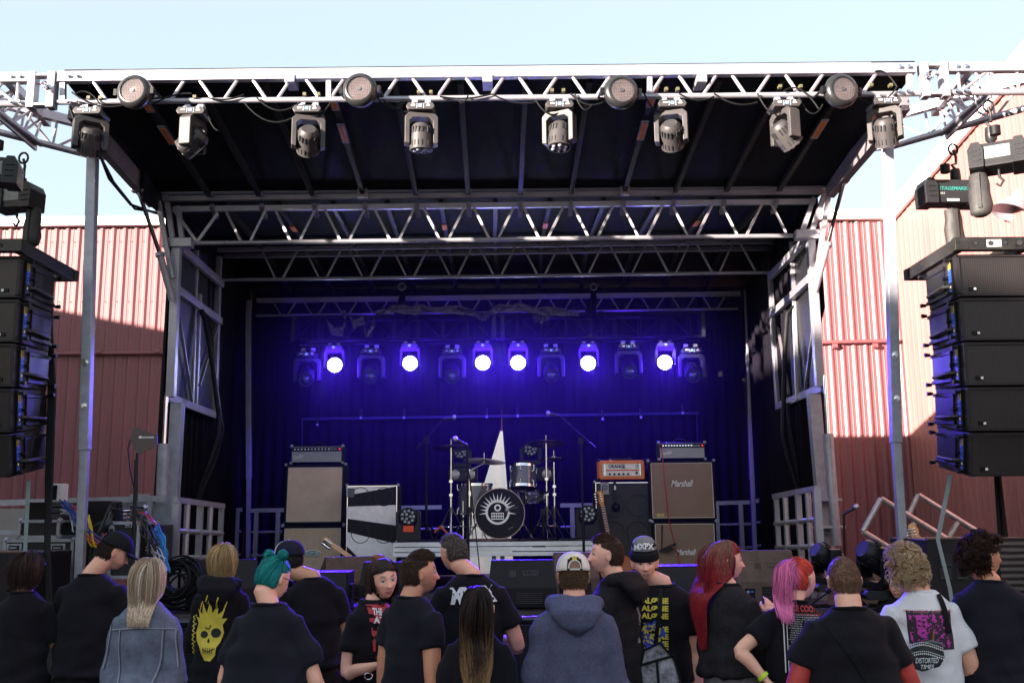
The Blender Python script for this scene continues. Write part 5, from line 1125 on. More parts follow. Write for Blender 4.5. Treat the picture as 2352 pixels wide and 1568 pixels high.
# ---------------------------------------------------------------- racks and cables on the left
CASE = mat('flight_case_black', (.011, .011, .015), .5, 0, spec=.3, var=.2, bump=.15, bs=90)
def case(u0, u1, v0, v1, Y, d, label, latches=(), fr=.028, rackface=False):
    a = at(u0, v1, Y); c = at(u1, v0, Y); x0, x1, z0, z1 = a.x, c.x, a.z, c.z; t = thing('flight_case', label, 'equipment case', ((x0 + x1) / 2, Y + d / 2, z0))
    m = MB(); m.box(((x0 + x1) / 2, Y + d / 2, (z0 + z1) / 2), (x1 - x0 - .01, d - .01, z1 - z0 - .01)); m.build('body', CASE, t)
    m = MB()
    for X in (x0, x1):
        m.bar((X, Y, z0), (X, Y, z1), fr, fr, up=(0, 1, 0)); m.bar((X, Y + d, z0), (X, Y + d, z1), fr, fr, up=(0, 1, 0))
        for Z in (z0, z1): m.bar((X, Y, Z), (X, Y + d, Z), fr)
    for Z in (z0, z1): m.bar((x0, Y, Z), (x1, Y, Z), fr, fr); m.bar((x0, Y + d, Z), (x1, Y + d, Z), fr, fr)
    m.build('edge_profile', GALV, t)
    m = MB()
    for X in (x0, x1):
        for Z in (z0, z1): m.ell((X, Y + .02, Z), (.032, .032, .032), n=10, k=6)
    m.split('ball_corner', GALV, t, smooth=50)
    for (u, v, w_, h_) in latches:
        p = at(u, v, Y - .005); m = MB(); m.box(p, (w_, .016, h_)); m.box(p + V((0, -.008, 0)), (w_ * .7, .012, h_ * .6), mi=1); m.tube([p + V((-w_ * .25, -.02, 0)), p + V((w_ * .25, -.02, 0))], .009, 8); m.build('latch', [GALV, BLM], t, bevel=.003)
    return t
case(5, 168, 1240, 1345, 9.4, .6, 'large black road case with silver edges behind the boy', [(33, 1258, .14, .08), (133, 1258, .14, .08)])
case(44, 136, 1196, 1233, 9.45, .45, 'small black case with silver edges on top of the large one')
case(250, 320, 1200, 1325, 9.2, .5, 'upright black equipment case with silver edges left of the railing', [(256, 1222, .05, .11), (296, 1206, .06, .04)])
t = thing('equipment_rack', 'black rack of cabled units on the small case', 'rack', tuple(at(95, 1190, 9.5))); a = at(50, 1193, 9.5); c = at(140, 1152, 9.5)
m = MB(); m.box(((a.x + c.x) / 2 - .03, 9.75, (a.z + c.z) / 2), (c.x - a.x - .1, .5, c.z - a.z)); m.build('body', BLK, t, bevel=.008)
m = MB()
for k in range(3): m.box((c.x - .04, 9.7, a.z + .03 + k * .055), (.1, .4, .045))
m.split('rack_unit', DKG, t, bevel=.003)
t = thing('equipment_rack', 'open rack with tangled cables right of the upright case', 'rack', tuple(at(340, 1320, 9.4))); a = at(324, 1330, 9.4); c = at(356, 1205, 9.4)
m = MB(); m.box(((a.x + c.x) / 2, 9.65, (a.z + c.z) / 2), (c.x - a.x, .5, c.z - a.z)); m.build('body', CASE, t)
m = MB()
for k in range(10): m.box(((a.x + c.x) / 2, 9.395, a.z + .04 + k * .048), (c.x - a.x - .03, .012, .03), mi=k % 2)
m.build('rack_unit', [DKG, BLM], t)
m = MB(); a = at(265, 1200, 9.25); m.box(at(273, 1184, 9.3), (.07, .2, .13)); 
t = thing('stage_box', 'black connector box with plugged silver connectors above the upright case', 'stage box', tuple(at(273, 1190, 9.3))); m.build('body', BLK, t, bevel=.005); m = MB()
for k in range(3):
    p = at(284, 1174 + k * 8, 9.2); m.tube([p, p + V((.09, -.02, 0))], .013, 8)
m.split('connector', CHR, t, smooth=50)
t = thing('wireless_antenna', 'white box antenna standing on the rack at the left', 'antenna', tuple(at(126, 1150, 9.5))); a = at(113, 1151, 9.5); c = at(143, 1110, 9.5); m = MB(); m.box(((a.x + c.x) / 2, 9.58, (a.z + c.z) / 2), (c.x - a.x, .13, c.z - a.z)); m.build('housing', WHM, t, bevel=.008); m = MB(); m.box(((a.x + c.x) / 2 - .02, 9.512, (a.z + c.z) / 2), (.05, .006, .14)); m.build('front_window', BLK, t)
m = MB(); m.box(at(215, 1186, 9.5) + V((0, .2, 0)), (.27, .3, .3)); tt = thing('equipment_case', 'plain dark case behind the left post', 'equipment case', tuple(at(215, 1200, 9.6))); m.build('body', WDG, tt, bevel=.015)
m = MB(); p = at(222, 1168, 9.55) + V((0, .2, .02)); m.tube([p - V((.12, 0, 0)), p + V((.14, 0, 0))], .05, 12); m.build('rolled_drape', RUB, tt, 60)
# paddle antenna
Y = 8.4; t = thing('paddle_antenna', 'brown black flat paddle antenna with white lettering on a pole', 'antenna', tuple(at(313, 1350, Y)))
poly = [(307, 979), (361, 998), (361, 1021), (323, 1041), (314, 1042), (299, 1012), (301, 1000)]; P = [at(u, v, Y) for u, v in poly]; k = len(P); m = MB(); m.add([*P, *[p + V((0, .014, 0)) for p in P]], [list(range(k)), list(range(k, 2 * k))[::-1]] + [[j, (j + 1) % k, k + (j + 1) % k, k + j] for j in range(k)]); m.build('paddle', mat('dark_brown_panel', (.045, .028, .028), .45, var=.08), t)
m = MB(); text_on(m, 'SENNHEISER', at(340, 1004, Y - .003), w=.105, h=.013, bold=.04); c = at(322, 1003.5, Y - .004); m.box(c, (.021, .003, .018)); m.build('marking', WHM, t)
m = MB(); b = at(312, 1350, Y); b.z = DZ; m.tube([at(315, 1040, Y), at(313, 1150, Y)], .012, 8); m.tube([at(313, 1055, Y), b - V((0, 0, .9))], .016, 8)
for k in range(3): a = k * 2.09; m.tube([(b.x, b.y, .5), (b.x + .35 * math.cos(a), b.y + .35 * math.sin(a), .01)], .012, 6)
m.build('pole', BLM, t, 60); m = MB(); m.tube([at(299, 1010, Y), at(294, 1030, Y), at(299, 1080, Y), at(308, 1120, Y), at(311, 1200, Y)], .005, 6); m.build('cable', RUB, t, 60)
# coloured cable bunches
def bunch(name, label, col, pts, n, spread, r, seed):
    rr = random.Random(seed); m = MB()
    for k in range(n):
        o = [V((rr.uniform(-1, 1), rr.uniform(-1, 1), rr.uniform(-1, 1))) * spread for _ in pts]; P = [at(*p) + q for p, q in zip(pts, o)]; S = []
        for i in range(len(P) - 1):
            p0, p1, p2, p3 = P[max(i - 1, 0)], P[i], P[i + 1], P[min(i + 2, len(P) - 1)]
            for q in range(5): t = q / 5; S.append(.5 * ((2 * p1) + (p2 - p0) * t + (2 * p0 - 5 * p1 + 4 * p2 - p3) * t * t + (3 * p1 - p0 - 3 * p2 + p3) * t ** 3))
        S.append(P[-1]); m.tube(S, r, 5)
    return tag(m.build(name, mat(name + '_' + str(seed), col, .4), None, 60), label, 'cable')
bunch('signal_cable', 'yellow cables curving down right of the left post', (.6, .42, .02), [(198, 1185, 9.2), (206, 1220, 9.1), (215, 1245, 9.1), (240, 1250, 9.1)], 5, .035, .008, 1)
bunch('signal_cable', 'red cables curving down right of the left post', (.5, .01, .01), [(165, 1165, 9.3), (190, 1195, 9.2), (205, 1230, 9.1), (242, 1247, 9.1)], 5, .035, .008, 2)
bunch('signal_cable', 'blue cables behind the left post', (.02, .06, .3), [(145, 1155, 9.3), (175, 1190, 9.2), (200, 1220, 9.1), (235, 1250, 9.1)], 6, .045, .008, 3)
bunch('signal_cable', 'bright blue cable bunch hanging by the left railing', (.02, .2, .5), [(356, 1210, 9.3), (368, 1235, 9.2), (375, 1270, 9.2), (384, 1305, 9.2)], 8, .035, .007, 4)
bunch('signal_cable', 'black cables spilling from the connector box', (.015, .015, .015), [(295, 1178, 9.2), (320, 1185, 9.15), (340, 1215, 9.1), (352, 1260, 9.1)], 9, .05, .007, 5)
bunch('signal_cable', 'thin red cables from the connector box to the rack', (.4, .02, .02), [(300, 1176, 9.2), (335, 1180, 9.15), (358, 1205, 9.1)], 3, .03, .006, 6)
bunch('signal_cable', 'white cables running off the top of the rack', (.5, .5, .52), [(143, 1172, 9.3), (165, 1178, 9.25), (176, 1215, 9.2)], 5, .03, .006, 7)
bunch('signal_cable', 'pale cables lying over the open rack', (.45, .43, .4), [(337, 1255, 9.2), (355, 1262, 9.15), (372, 1285, 9.15)], 5, .04, .006, 8)
bunch('power_cable', 'thick black cables between the cases left of the railing', (.014, .014, .014), [(262, 1170, 9.3), (245, 1200, 9.2), (225, 1225, 9.2), (218, 1290, 9.2), (222, 1340, 9.2)], 6, .05, .014, 9)
# coil of cable on deck
m = MB(); rr = random.Random(3); c0 = at(405, 1335, 9.25)
for k in range(26):
    r_ = rr.uniform(.1, .2); cc = c0 + V((rr.uniform(-.04, .04), rr.uniform(-.05, .05), rr.uniform(-.05, .05))); tl = rr.uniform(-.4, .4)
    m.tube([cc + V((r_ * math.cos(a * .35), .05 * math.sin(a * .35 + tl), r_ * .95 * math.sin(a * .35 + tl * .3))) for a in range(19)], .009, 5, cap=False)
tag(m.build('cable_coil', RUB, None, 60), 'heap of coiled black cable left of the large wedge monitor', 'cable')
m = MB(); rr = random.Random(5)
for k in range(34):
    x = rr.uniform(-3.5, 3.3); y = rr.uniform(9.05, 9.3); P = []
    for i in range(9): P.append(V((x, y, DZ + .012))); x += rr.uniform(.0, .22); y = min(9.33, max(9.03, y + rr.uniform(-.07, .07)))
    m.tube(P, .008, 5)
tag(m.build('stage_cable', RUB, None, 60), 'black cables lying along the front lip of the stage', 'cable')
# ---------------------------------------------------------------- crowd barrier
YBR = 7.75
MESH = mat_grille('expanded_metal', (.02, .019, .024), (.003, .003, .004), 42, .4, .45)
zr = at(1176, 1423, YBR).z
for i in range(6):
    x0 = -4.4 + i * 1.45; t = thing('crowd_barrier', 'black steel crowd barrier panel with mesh front behind ' + ['the boy at the left edge', 'the denim jacket and the teal hair', 'the woman with long brown hair', 'the blue hoodie and the beanie', 'the red haired woman', 'the white t-shirt at the right'][i], 'barrier', (x0 + .72, YBR, 0), group='crowd barrier panels in front of the stage')
    m = MB(); m.tube([(x0 + .01, YBR, zr), (x0 + 1.44, YBR, zr)], .028, 12); m.box((x0 + .72, YBR + .04, zr - .03), (1.42, .07, .02)); m.build('top_rail', mat('barrier_rail', (.05, .045, .06), .28, .8, var=.2), t, 50)
    m = MB(); m.box((x0 + .72, YBR + .02, zr / 2), (1.38, .012, zr - .1)); m.build('mesh_panel', MESH, t)
    m = MB()
    for x in (x0 + .03, x0 + 1.41): m.bar((x, YBR, .02), (x, YBR, zr - .02), .04, .04, up=(0, 1, 0))
    m.bar((x0 + .03, YBR, .55), (x0 + 1.41, YBR, .55), .03, .03); m.bar((x0 + .03, YBR, .05), (x0 + 1.41, YBR, .05), .04, .04); m.build('frame', BLM, t)
    m = MB(); m.bar((x0 + .03, YBR + .05, .3), (x0 + 1.41, YBR + .05, .3), .2, .02); m.build('step', MESH, t)
    m = MB(); m.box((x0 + .72, YBR - .02, .02), (1.4, 1.0, .02)); m.build('base_plate', GALV, t)
# ================================================================ people
def noisev(p, s, o=0): return noise.noise(V((p.x * s + o, p.y * s - o, p.z * s + 2 * o)))
def sm(a, b, x):
    t = max(0, min(1, (x - a) / (b - a))); return t * t * (3 - 2 * t)
def gau(x, c, w): return math.exp(-((x - c) / w) ** 2)
def head_mesh(mb, M, fem=0, nose=1.0, jaw=1.0, chub=0.0):
    """head centred on the origin facing +Y, about 0.235 high"""
    n, k = 72, 64; vs = []
    for i in range(k + 1):
        th = math.pi * i / k
        for j in range(n):
            a = 2 * math.pi * j / n
            d = V((math.sin(th) * math.cos(a), math.sin(th) * math.sin(a), math.cos(th)))
            x = d.x * .077; y = d.y * (.092 if d.y > 0 else .104); z = d.z * (.118 if d.z > 0 else .120)
            low = sm(.01, -.10, z)
            x *= 1 - (.34 - .12 * chub - .05 * (jaw - 1)) * low * (1 if d.y > -.2 else .8)
            if d.y < 0: y *= 1 - .55 * sm(-.01, -.09, z)
            else: y = y * (1 - .06 * low) + .018 * sm(.2, .7, d.y) * low
            if d.y > 0:                       # face
                fr = sm(.25, .8, d.y)
                y += fr * (.004 * gau(z, .022, .012) * gau(x, 0, .05) - .011 * (gau(x, .031, .014) + gau(x, -.031, .014)) * gau(z, .004, .013))
                y += fr * .005 * (gau(x, .042, .018) + gau(x, -.042, .018)) * gau(z, -.026, .016)
                zz = z + .034; rid = max(0, min(1, (.016 - z) / .05)) if z > -.036 else max(0, 1 - (-.036 - z) / .008)
                y += fr * nose * .027 * rid * gau(x, 0, .0085 + .006 * rid)
                y += fr * nose * .008 * gau(z, -.035, .007) * (gau(x, .011, .006) + gau(x, -.011, .006))
                y += fr * (.007 * gau(z, -.060, .006) + .008 * gau(z, -.071, .006)) * gau(x, 0, .022) - fr * .004 * gau(z, -.0655, .0028) * gau(x, 0, .024)
                y += fr * .010 * gau(z, -.100, .014) * gau(x, 0, .022) - fr * .004 * gau(z, -.083, .006) * gau(x, 0, .02)
                y += fr * chub * .006 * gau(z, -.05, .03) * (gau(x, .045, .02) + gau(x, -.045, .02))
            vs.append(M @ V((x, y, z)))
    fs = [(i * n + j, (i + 1) * n + j, (i + 1) * n + (j + 1) % n, i * n + (j + 1) % n) for i in range(k) for j in range(n)]
    mb.add(vs, fs)
    R3 = M.to_3x3()
    for s in (-1, 1):                         # ears
        E = R3 @ Euler((R(-8), 0, R(s * 22))).to_matrix()
        mb.ell(M @ V((s * .078, -.006, -.012)), (.010, .018, .030), E, 12, 8)
        mb.tube([M @ V((s * .082, .004, .004)), M @ V((s * .089, -.008, .019)), M @ V((s * .091, -.022, .006)), M @ V((s * .087, -.020, -.020)), M @ V((s * .080, -.004, -.038))], [.004, .0055, .0055, .005, .0065], 6)
def remesh(mb, name, ms, parent, vox, smooth=2, disp=None, solid=True):
    me = mb.mesh(name); o = bpy.data.objects.new(name, me); SC.collection.objects.link(o)
    r = o.modifiers.new('r', 'REMESH'); r.mode = 'VOXEL'; r.voxel_size = vox
    s = o.modifiers.new('s', 'SMOOTH'); s.iterations = smooth; s.factor = .5
    dg = bpy.context.evaluated_depsgraph_get(); ev = o.evaluated_get(dg)
    nm = bpy.data.meshes.new_from_object(ev); bpy.data.objects.remove(o); bpy.data.meshes.remove(me)
    if disp:
        nrm = [v.normal.copy() for v in nm.vertices]
        for v, n_ in zip(nm.vertices, nrm): v.co += n_ * disp(v.co, n_)
    nm.polygons.foreach_set('use_smooth', [True] * len(nm.polygons))
    nm.materials.clear()
    for m in (ms if isinstance(ms, (list, tuple)) else [ms]): nm.materials.append(m)
    nm.name = name; o = bpy.data.objects.new(name, nm); SC.collection.objects.link(o); o.parent = parent; return o
def vcolor(me, fn):
    at_ = me.color_attributes.new('Col', 'FLOAT_COLOR', 'POINT')
    buf = []
    for v in me.vertices: c = fn(v.co); buf += [c[0], c[1], c[2], 1]
    at_.data.foreach_set('color', buf)
SKIN = mat('skin', (.5, .3, .22), .5, 0, var=.07, vs=22, bump=.06, bs=300, vcol=True); SKIN.node_tree.nodes['Principled BSDF'].inputs['Subsurface Weight'].default_value = .08
SKIN.node_tree.nodes['Principled BSDF'].inputs['Subsurface Radius'].default_value = (.02, .008, .004)
HAIR = mat('hair', (.1, .05, .03), .5, 0, var=.1, vs=40, vcol=True, spec=.22)
EYEW = mat('eye_white', (.34, .31, .30), .2, 0, var=.02); IRIS = mat('iris', (.025, .025, .03), .15, 0)
def fabric(name, col, bump=.35, bs=220, rough=.88, sheen=.0, var=.18, vs=5, spec=.15): return mat(name, col, rough, 0, var=var, vs=vs, bump=bump, bs=bs, sheen=sheen, spec=spec)
F_BLK = fabric('black_cotton', (.0088, .008, .0115), spec=.1, sheen=.04); F_NAVY = fabric('faded_navy_cotton', (.012, .0118, .019), spec=.1, sheen=.04); F_DG = fabric('charcoal_cotton', (.016, .015, .019))
F_CHAR = fabric('charcoal_fleece', (.014, .012, .014), var=.35, vs=60); F_SW = fabric('dark_grey_knit', (.018, .0165, .02), var=.35, vs=50); F_BLUE = fabric('slate_blue_fleece', (.078, .082, .145), var=.22, vs=70)
F_WHT = fabric('white_cotton', (.66, .64, .67), var=.04); F_DEN = fabric('grey_blue_denim', (.13, .145, .20), var=.3, vs=14, bump=.6, bs=160); F_JEAN = fabric('blue_denim', (.07, .11, .21), var=.35, vs=10, bump=.5, bs=200)
F_SKIRT = fabric('grey_knit_skirt', (.15, .145, .16), var=.2, vs=40); F_PANT = fabric('black_trousers', (.01, .01, .012)); SHOE = mat('dark_shoe', (.02, .02, .022), .5)
def catmull(P, k=5):
    S = []
    for i in range(len(P) - 1):
        p0, p1, p2, p3 = P[max(i - 1, 0)], P[i], P[i + 1], P[min(i + 2, len(P) - 1)]
        for q in range(k): t = q / k; S.append(.5 * ((2 * p1) + (p2 - p0) * t + (2 * p0 - 5 * p1 + 4 * p2 - p3) * t * t + (3 * p1 - p0 - 3 * p2 + p3) * t ** 3))
    S.append(P[-1]); return S
def hand(mb, W, dirn, palmn, s=1.0, curl=.5, side=1):
    """W wrist, dirn along the hand, palmn palm normal"""
    y = V(dirn).normalized(); z = (V(palmn) - y * V(palmn).dot(y)).normalized(); x = y.cross(z) * side
    P = lambda a, b, c: W + (x * a + y * b + z * c) * s
    mb.tube([P(0, -.01, 0), P(0, .03, 0), P(.0, .07, 0), P(0, .09, 0)], [(.024 * s, .019 * s), (.034 * s, .017 * s), (.040 * s, .015 * s), (.036 * s, .012 * s)], 12)
    mb.ell(P(0, .05, 0), (.036 * s, .036 * s, .02 * s), n=12, k=8)
    for i, (ox, L) in enumerate(((-.028, .066), (-.0095, .076), (.0095, .072), (.028, .056))):
        c = curl * (.9 + .15 * i); p = P(ox, .082, 0); d = y.copy(); pts = [P(ox * .8, .06, 0), p]
        for f in (.45, .32, .25):
            ang = c * .75; d = (d * math.cos(ang) + z * math.sin(ang)).normalized(); z2 = z; p = p + d * L * f * s + x * ox * .08 * s; pts.append(p)
        mb.tube(pts, [.0085 * s, .0092 * s, .0085 * s, .0078 * s, .006 * s], 8)
    mb.tube([P(-.02, .015, .0), P(-.045, .045, .012), P(-.052, .072, .022), P(-.045, .095, .03)], [.013 * s, .0115 * s, .0095 * s, .007 * s], 8)
ARMS = {  # (elbow offset from the shoulder, wrist offset from the elbow) for the right side, x mirrored for the left
    'down': ((.045, -.03, -.29), (.01, .07, -.25)),
    'front': ((.065, .03, -.28), (-.11, .20, .06)),
    'low_front': ((.06, .00, -.285), (-.13, .20, -.07)),
    'up_front': ((.03, .06, -.27), (-.05, .14, .21)),
    'hip': ((.22, -.06, -.20), (-.17, .03, -.14)),
    'out_front': ((.10, .0, -.285), (-.10, .22, .02)),
    'back_hip': ((.20, -.12, -.15), (-.14, -.04, -.15)),
    'rail': ((.08, .12, -.25), (-.06, .23, .05)),
    'cross': ((.07, .06, -.27), (-.24, .13, .02))}
PEOPLE = {}
def person(key, label, crown, Y, facing=0, bw=1.0, fat=0.0, head=(0, 0, 0), arms=('front', 'front'), top='tee', topm=None, skin=(.46, .25, .17), hair=None, legm=None, fem=0, skirt=None, hs=.95, chub=0, hood=None, slv=.62, brow=(.08, .045, .03), lip=(.38, .13, .11), lean=0, stub=None, nose=1.0, buzz=None, body_dx=0, armcol=None, shx=0):
    Y *= 1.12; body_dx *= 1.12; C = at(crown[0], crown[1], Y); h = C.z / (1 - .004 * abs(head[1]) * .3)
    t = thing('person', label, 'person', (C.x + body_dx, Y, 0), (0, 0, R(facing)), 'people standing in the crowd')
    W = WM(t); r = random.Random(hash(key) % 1000 if False else sum(map(ord, key)))
    hw = .155 * bw * (.92 if fem else 1)         # half shoulder width
    z = lambda f: h * f
    # head
    Hc = V((-body_dx * math.cos(R(facing)) if body_dx else 0, .03 + .0006 * abs(head[1]), h - .118 * hs))
    HM = Matrix.Translation(Hc) @ Euler((R(-head[1]), R(head[2]), R(-head[0])), 'XYZ').to_matrix().to_4x4() @ Matrix.Diagonal((hs, hs, hs, 1))
    HW = W @ HM
    b = MB(); head_mesh(b, HM, fem, nose, chub=chub)
    nb = V((0, -.015, z(.845))); nr = (.047 if fem else .056) * (1 + .25 * fat * 6)
    b.tube([HM @ V((0, -.03, -.03)), HM @ V((0, -.032, -.085)), nb + V((0, -.0, .03)), nb + V((0, -.005, -.02)), nb + V((0, 0, -.08))], [.05 * hs, nr, nr, nr * 1.25, nr * 1.7], 18)
    f_ = fat
    ring = lambda zf, rx, ry, oy=0: (V((0, oy, z(zf))), rx, ry)
    wst = .112 if fem else .126; slv *= .68
    b.loft([ring(.50, .14 + f_ * .9, .10 + f_), ring(.60, wst + f_, .09 + f_), ring(.70, .125 * bw + f_ * .7, .10 + f_ * .7), ring(.77, hw * .80, .09 + f_ * .3), ring(.79, hw * .76, .065), ring(.825, hw * .40, .045), ring(.87, .045, .04)], 24)
    A = []
    for s, an in zip((-1, 1), arms):
        e, w_ = ARMS[an] if isinstance(an, str) else an; sc = h / 1.75
        S = V((s * (hw - .022), 0, z(.786))); E = S + V((s * e[0], e[1], e[2])) * sc; E.x += s * f_ * .45; Wp = E + V((s * w_[0], w_[1], w_[2])) * sc
        A.append((S, E, Wp, s)); q = (.8 if fem else 1) * (1 + f_ * 2.2)
        b.tube(catmull([S + V((-s * .05, 0, .0)), S, S.lerp(E, .5) + V((s * .008, -.006, 0)), E, E.lerp(Wp, .3) + V((0, 0, .004)), E.lerp(Wp, .65), Wp], 3), [r_ * q for r_ in [.040, .041, .043] + [.046, .05, .051] + [.05, .047, .044] + [.041, .043, .045] + [.045, .043, .041] + [.037, .033, .029, .026]], 14)
        dr = (Wp - E).normalized(); pn = V((-s * .8, .1, -.5)); hand(b, Wp, dr, pn, .92 if fem else 1.03, .5, -s)
    def sdisp(c, n): return 0
    body = remesh(b, 'body', SKIN, t, .0062, 1)
    inv = HM.inverted(); sk = V(skin); rn = noise.noise
    def scol(c):
        p = inv @ c; k = V(sk)
        if (p.length < .16):
            if p.y > .06:
                m_ = gau(p.z, -.0655, .0085) * sm(.027, .018, abs(p.x)); k = k.lerp(V(lip), min(1, m_ * 1.1))
                bz = .027 + .004 * gau(abs(p.x), .035, .015); m_ = sm(.0055, .003, abs(p.z - bz)) * sm(.050, .044, abs(p.x)) * sm(.010, .014, abs(p.x)); k = k.lerp(V(brow), min(1, m_ * .85))
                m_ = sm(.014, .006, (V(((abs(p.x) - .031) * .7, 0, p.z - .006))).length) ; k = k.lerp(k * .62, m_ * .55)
                k = k.lerp(V((k.x * 1.12, k.y * .82, k.z * .8)), .5 * gau(abs(p.x), .042, .018) * gau(p.z, -.03, .018) + .5 * gau(p.x, 0, .012) * gau(p.z, -.035, .012))
            if stub:
                m_ = sm(-.045, -.065, p.z) * sm(-.02, .02, p.y) * (1 - gau(p.z, -.0655, .006) * gau(p.x, 0, .02)); k = k.lerp(V(stub), .45 * m_)
            if buzz:
                bl = hairmask(p, buzz[1] if len(buzz) > 1 else 'short'); k = k.lerp(V(buzz[0]), .8 * bl * (.9 + .2 * rn(p * 120)))
        elif armcol and c.z < z(.80): k = V(armcol) * (1 + .25 * rn(c * 25))  # red light on the arms put into the skin colour
        return k * (1 + .05 * rn(c * 18))
    vcolor(body.data, scol)
    # eyes
    m = MB()
    for s in (-1, 1):
        m.ell(W @ (HM @ V((s * .031, .0745, .005))), (.0115 * hs,) * 3, n=14, k=10)
        fd = HW.to_3x3() @ V((0, 1, 0)); m.ell(W @ (HM @ V((s * .031, .0822, .004))), (.0058 * hs,) * 3, n=12, k=8, mi=1)
    m.build('eyes', [EYEW, IRIS], t, 180)
    # ---- clothes
    off = .014 + (.006 if top in ('hoodie', 'jacket', 'sweater') else 0); long = top != 'tee'
    c = MB(); hem = .53 if top == 'tee' else (.50 if top == 'hoodie' else .612)
    if top == 'sweater': hem = .57
    fl = .012 if top != 'jacket' else .03
    ch = .012 if fem else 0
    c.loft([ring(hem, .150 + off + fl + f_ * .95, .118 + off + fl + f_), ring(hem + .03, .146 + off + f_ * 1.0, .114 + off + f_), ring(.645, wst + .016 + off + f_, .10 + off + f_), ring(.68, .130 * bw + off + f_ * .9, .108 + off + f_ * .8, ch), ring(.72, .138 * bw + off + f_ * .7, .112 + off + f_ * .6, ch), ring(.762, hw * .87 + off, .108 + off + f_ * .4),
            ring(.790, hw * .97 + off, .096 + off + f_ * .35), ring(.812, hw * .93 + off, .084 + off + f_ * .25, -.006), ring(.832, hw * .77 + off * .7, .074 + off + f_ * .2, -.012), ring(.847, hw * .60 + off * .4, .068 + off * .8 + f_ * .15, -.016), ring(.857, .079 + f_ * .2, .068 + f_ * .1, -.018), ring(.863, .070 + f_ * .14, .064 + f_ * .1, -.018)], 32)
    for S, E, Wp, s in A:
        q = (1 + f_ * 2.4) * (.88 if fem else 1)
        if long:
            c.tube(catmull([S + V((-s * .06, 0, -.01)), S, S.lerp(E, .5), E, E.lerp(Wp, .5), Wp + (Wp - E).normalized() * -.005], 3), [r_ * q + off * .8 for r_ in [.05, .055, .058, .06, .058, .055, .053, .052, .052, .054, .052, .048, .046, .044, .04, .034]], 16)
        else:
            T = S.lerp(E, slv); c.tube([S + V((-s * .08, 0, .0)), S + V((0, 0, .004)), S.lerp(T, .5), T], [(.052 * q + off), (.058 * q + off), (.059 * q + off), (.062 * q + off)], 18)
    if top == 'hoodie':
        c.tube([V((.095, .03, z(.845))), V((.115, -.04, z(.860))), V((.075, -.10, z(.862))), V((0, -.12, z(.855))), V((-.075, -.10, z(.862))), V((-.115, -.04, z(.860))), V((-.095, .03, z(.845)))], [.02, .034, .042, .046, .042, .034, .02], 12)
        c.tube([V((0, -.10, z(.858))), V((0, -.155, z(.83))), V((0, -.155, z(.80))), V((.0, -.13, z(.778)))], [(.13, .05), (.12, .05), (.08, .04), (.02, .015)], 16)
        for S, E, Wp, s in A: c.tube([Wp - (Wp - E).normalized() * .05, Wp + (Wp - E).normalized() * .005], .04, 12)
    seed = r.uniform(0, 90); amp = {'tee': .013, 'hoodie': .013, 'jacket': .008, 'sweater': .012}[top]
    def cd(p, n):
        q = V((p.x * 3.5 + seed, p.y * 3.5, p.z * 7.5)); u = noise.noise(q) ; q2 = V((p.x * 6 + p.z * 5 + seed, p.y * 6, p.z * 4 - p.x * 5)); w2 = 1 - abs(noise.noise(q2)) * 2.2
        q3 = V((p.x * 5 - p.z * 4, p.y * 5 + seed, p.z * 13)); low = sm(z(.72), z(.5), p.z)
        return max(-.0035, amp * (.25 + u * 1.3 + w2 * .7 * (.5 + low) + noise.noise(q3) * 1.2 * (.5 + low)))
    shirt = remesh(c, {'tee': 't_shirt', 'hoodie': 'hoodie', 'jacket': 'jacket', 'sweater': 'sweater'}[top], topm, t, .0105, 6 if top != 'hoodie' else 3, cd)
    # collar
    if top in ('tee', 'sweater'):
        m = MB(); rx = .066 + f_ * .12 + .003; m.tube([W @ V((rx * 1.03 * math.cos(a), -.017 + (rx + .002) * math.sin(a), z(.8645) - .022 * max(0, math.sin(a)) - .006 * abs(math.cos(a)))) for a in [i * math.pi / 12 for i in range(25)]], .0075, 8); m.build('collar', topm, t, 60)
    # ---- legs
    lm = legm or F_PANT; l = MB(); hx = .085 + f_ * .4
    l.loft([ring(.46, .155 + f_ * .85, .112 + f_ * .9), ring(.50, .162 + f_ * .9, .118 + f_ * .95), ring(.545, .15 + f_ * .9, .105 + f_ * .9), ring(.60, wst + .006 + f_, .095 + f_), ring(.61, wst - .02 + f_, .075 + f_)], 24)
    if skirt:
        l.loft([ring(.30, .24 + f_, .2 + f_), ring(.40, .20 + f_, .16 + f_), ring(.50, .17 + f_, .125 + f_), ring(.55, .155 + f_, .115 + f_), ring(.60, wst + .012 + f_, .10 + f_)], 28)
    for s in (-1, 1):
        l.tube([V((s * hx, 0, z(.50))), V((s * (hx + .005), .01, z(.40))), V((s * (hx + .015), .015, z(.28))), V((s * (hx + .02), 0, z(.15))), V((s * (hx + .02), -.01, .07))], [.09 + f_ * .5, .088 + f_ * .5, .066, .06, .058], 16)
    def ld(p, n): return .005 * noise.noise(V((p.x * 7, p.y * 7, p.z * 12))) + .003 * noise.noise(V((p.x * 20, p.y * 20, p.z * 24)))
    remesh(l, 'skirt' if skirt else 'trousers', lm, t, .016, 2, ld)
    for s in (-1, 1):
        m = MB(); m.ell(W @ V((s * (hx + .02), .05, .045)), (.05, .14, .045), Matrix.Rotation(R(facing), 3, 'Z'), 14, 8); m.build('shoe', SHOE, t, 180)
    P = dict(t=t, W=W, HM=HM, HW=HW, h=h, hw=hw, shirt=shirt, bvh=BVHTree.FromPolygons([tuple(v.co) for v in shirt.data.vertices], [tuple(p.vertices) for p in shirt.data.polygons]), z=z, A=A, off=off, fat=f_, Y=Y, facing=facing)
    if hair: P['hair'] = do_hair(P, r=r, **hair)
    PEOPLE[key] = P; return P
